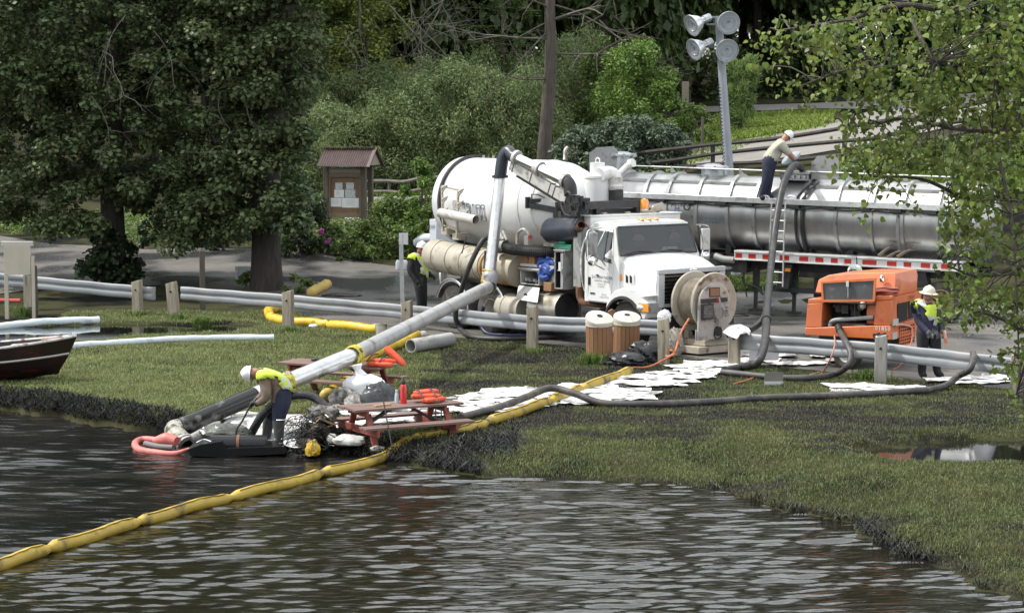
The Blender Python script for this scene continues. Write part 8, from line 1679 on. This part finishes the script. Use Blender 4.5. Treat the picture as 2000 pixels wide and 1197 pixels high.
# clumps of longer grass round posts
def clump(px, py, n, h, w_, label):
    p = ground(px, py); P = np.stack([p[0] + rng.normal(0, w_, n), p[1] + rng.normal(0, w_, n), np.full(n, p[2])], 1); c = np.array([.10, .16, .035])[None] * rng.uniform(.5, 1.5, (n, 1)); tag(blades('grass_clump', P, rng.uniform(.6, 1.1, n) * h, rng.uniform(.010, .018, n), rng.uniform(.3, 1.3, n), c, M_grass), label, 'grass clump', 'clumps of long grass')
for a_ in ((396, 640, 420, .42, .10, 'tall bright grass clump at the foot of the slim dark post'), (350, 624, 160, .25, .12, 'ragged grass clump at the leaning guardrail post'), (564, 648, 160, .2, .11, 'low grass clump at the post inside the yellow boom'), (1158, 712, 420, .36, .13, 'long grass clump at the left foot of the litter bins'), (48, 618, 240, .4, .12, 'green grass clump beneath the tan park sign'), (1698, 742, 320, .3, .13, 'grass clump left of the grey rail post'), (268, 618, 120, .22, .1, 'small grass clump at the post of the broken rail'), (1040, 690, 160, .18, .12, 'short grass clump at the middle guardrail post'), (1490, 735, 160, .2, .12, 'grass clump behind the small board')): clump(*a_)
# ---- leafy poplar reaching in from the right, close to the camera
DP = 22.5
pt = thing('poplar_tree', 'leafy poplar limb with large round leaves reaching in from the right', 'tree', (at(2330, 700, DP)[0], DP, z1(at(2330, 700, DP)[0], DP)))
tb = V3(pt.location); MB().tube([tb - [0, 0, .4], at(2320, 400, DP), at(2290, 100, DP), at(2300, -300, DP)], [.28, .22, .18, .1], 12, k=4).build('trunk', M_bark2, pt, world=True)
BR = [[(2300, 180), (2100, 125), (1950, 128), (1830, 122), (1740, 132), (1650, 138), (1560, 170)], [(2300, 60), (2050, -30), (1880, 20), (1760, 10), (1650, 40), (1520, 60)], [(2310, 330), (2120, 300), (1980, 260), (1860, 250), (1760, 230), (1680, 260)], [(2310, 420), (2140, 400), (2000, 380), (1900, 390), (1800, 350), (1700, 345)], [(2320, 520), (2150, 540), (2010, 520), (1920, 540), (1850, 520)], [(2320, 600), (2160, 640), (2030, 650), (1950, 620), (1880, 600)], [(1830, 122), (1790, 60), (1770, -10)], [(1740, 132), (1690, 190), (1650, 260)], [(1950, 128), (1940, 250), (1975, 420), (1985, 560), (1990, 700)], [(2030, 650), (2000, 720), (1985, 770)]]
allp = []
for k, br in enumerate(BR):
    P = spline([at(x, y, DP + .5 * math.sin(k * 1.9 + i * .7)) for i, (x, y) in enumerate(br)], 6); MB().tube(P, [.055 if k < 6 else .025, .03 if k < 6 else .016, .007], 7).build('branch', M_bark2 if k != 8 else M_dead, pt, world=True); allp += P
allp = np.array(allp)
dense = [(1870, 170), (1900, 20), (2100, -40), (2100, 700), (1985, 640), (1900, 635), (1835, 590), (1850, 520), (1832, 470), (1862, 400), (1880, 320)]
topb = [(1500, 100), (1560, 60), (1640, 10), (1700, -30), (2080, -40), (2080, 220), (1850, 230), (1760, 210), (1680, 190), (1580, 165)]
mid = [(1530, 150), (1700, 150), (1860, 200), (1880, 330), (1800, 330), (1700, 260), (1650, 300), (1620, 215)]
low = [(1650, 255), (1760, 240), (1880, 300), (1870, 400), (1790, 385), (1700, 365), (1640, 340)]
drip = [(1950, 640), (2080, 640), (2080, 780), (1990, 790), (1965, 745)]
CL = np.concatenate([inpx(dense, 215, DP - .9, DP + .9, 401), inpx(topb, 150, DP - .8, DP + .8, 402), inpx(mid, 26, DP - .6, DP + .6, 403), inpx(low, 13, DP - .6, DP + .5, 404), inpx(drip, 20, DP - .5, DP + .5, 405), np.array([at(1490, 75, DP), at(1500, 130, DP), at(1540, 170, DP), at(1570, 210, DP), at(1650, 285, DP), at(1690, 410, DP), at(1780, 395, DP), at(1625, 60, DP), at(1850, 610, DP), at(1735, 360, DP), at(1520, 45, DP)])])
tw = MB(); rg_ = random.Random(5)
for c in CL:
    d = np.linalg.norm(allp - c, axis=1); a_ = allp[np.argmin(d + np.array([rg_.uniform(0, .15) for _ in range(len(allp))]))]
    if np.linalg.norm(a_ - c) < 1.4: tw.tube([a_, (a_ + c) / 2 + [0, 0, .06], c], [.008, .004], 4, k=2)
tag(tw.build('twigs', M_bark2, pt, world=True), kind='stuff')
# one rounded poplar leaf, copied
o_ = [(0, 0), (.018, .30), (.16, .46), (.34, .50), (.58, .36), (.80, .16), (1, 0)]
lm = bpy.data.meshes.new('leaf'); pv_ = [(x, 0, .05 * math.sin(3 * x)) for x, y in o_]; lv = [(x, y, .05 * math.sin(3 * x) + .10 * y) for x, y in o_[1:-1]]; rv = [(x, -y, .05 * math.sin(3 * x) + .10 * y) for x, y in o_[1:-1]]; VV = pv_ + lv + rv; k = len(o_); FF = []
for i in range(k - 1):
    for off in (k, k + k - 2):
        a, b2 = (off + i - 1 if i > 0 else None), (off + i if i < k - 2 else None); f = [q for q in (i, i + 1, b2, a) if q is not None]
        FF.append(tuple(f if off == k else f[::-1]))
lm.from_pydata([(x * .060, y * .060, z * .060) for x, y, z in VV], [], FF); lm.materials.append(L_pop); lm.polygons.foreach_set('use_smooth', [True] * len(lm.polygons))
base_v = np.array([v.co[:] for v in lm.vertices]); bV, bF = [], []; r_ = np.random.default_rng(77); cnt = 0
for ci, c in enumerate(CL):
    for q in range(r_.integers(17, 30)):
        v = r_.normal(0, 1, 3); p = c + v / np.linalg.norm(v) * r_.random() ** .5 * .19; M_ = np.array(Matrix.Rotation(r_.uniform(0, 6.28), 3, 'Z') @ Matrix.Rotation(R(r_.normal(52, 24)), 3, 'Y') @ Matrix.Rotation(R(r_.normal(0, 35)), 3, 'X')); s = r_.uniform(.5, 1.25)
        x_, y_ = project(p[None])
        if cnt < 290 and q < 2 and -20 < x_[0] < 2000 and 0 < y_[0] < 800 and p[1] < DP + .2:
            o = bpy.data.objects.new('leaf', lm); col.objects.link(o); o.parent = pt; o.matrix_local = Matrix.Translation(tuple(p - tb)) @ Matrix(M_.tolist()).to_4x4() @ Matrix.Scale(s, 4); cnt += 1
        else: o = len(bV); bV.extend((base_v * s) @ M_.T + p); bF.extend([tuple(i + o for i in f) for f in FF])
b = MB(); b.add(bV, bF); tag(b.build('leaf_mass', L_pop, pt, world=True, angle=180), kind='stuff')
# ---- woods too far off to tell apart: beyond the hill, and on the bank behind the camera that the metal and water mirror
def far_wood(nm, X0, X1, Y0, Y1, h, n, s, seed):
    r_ = np.random.default_rng(seed); C = np.stack([r_.uniform(X0, X1, 420), r_.uniform(Y0, Y1, 420), r_.random(420) ** .8 * h], 1); C[:, 2] += np.maximum(zt(C[:, 0], C[:, 1]), -.3); leaves(nm, C, r_.uniform(2, 4, 420), n, s, L_forest, None, .4, .7, seed)
far_wood('far_wood', -70, 95, 172, 200, 40, 60000, 1.1, 501); far_wood('far_bank_wood', -80, 80, -75, -45, 17, 26000, 1.4, 502)
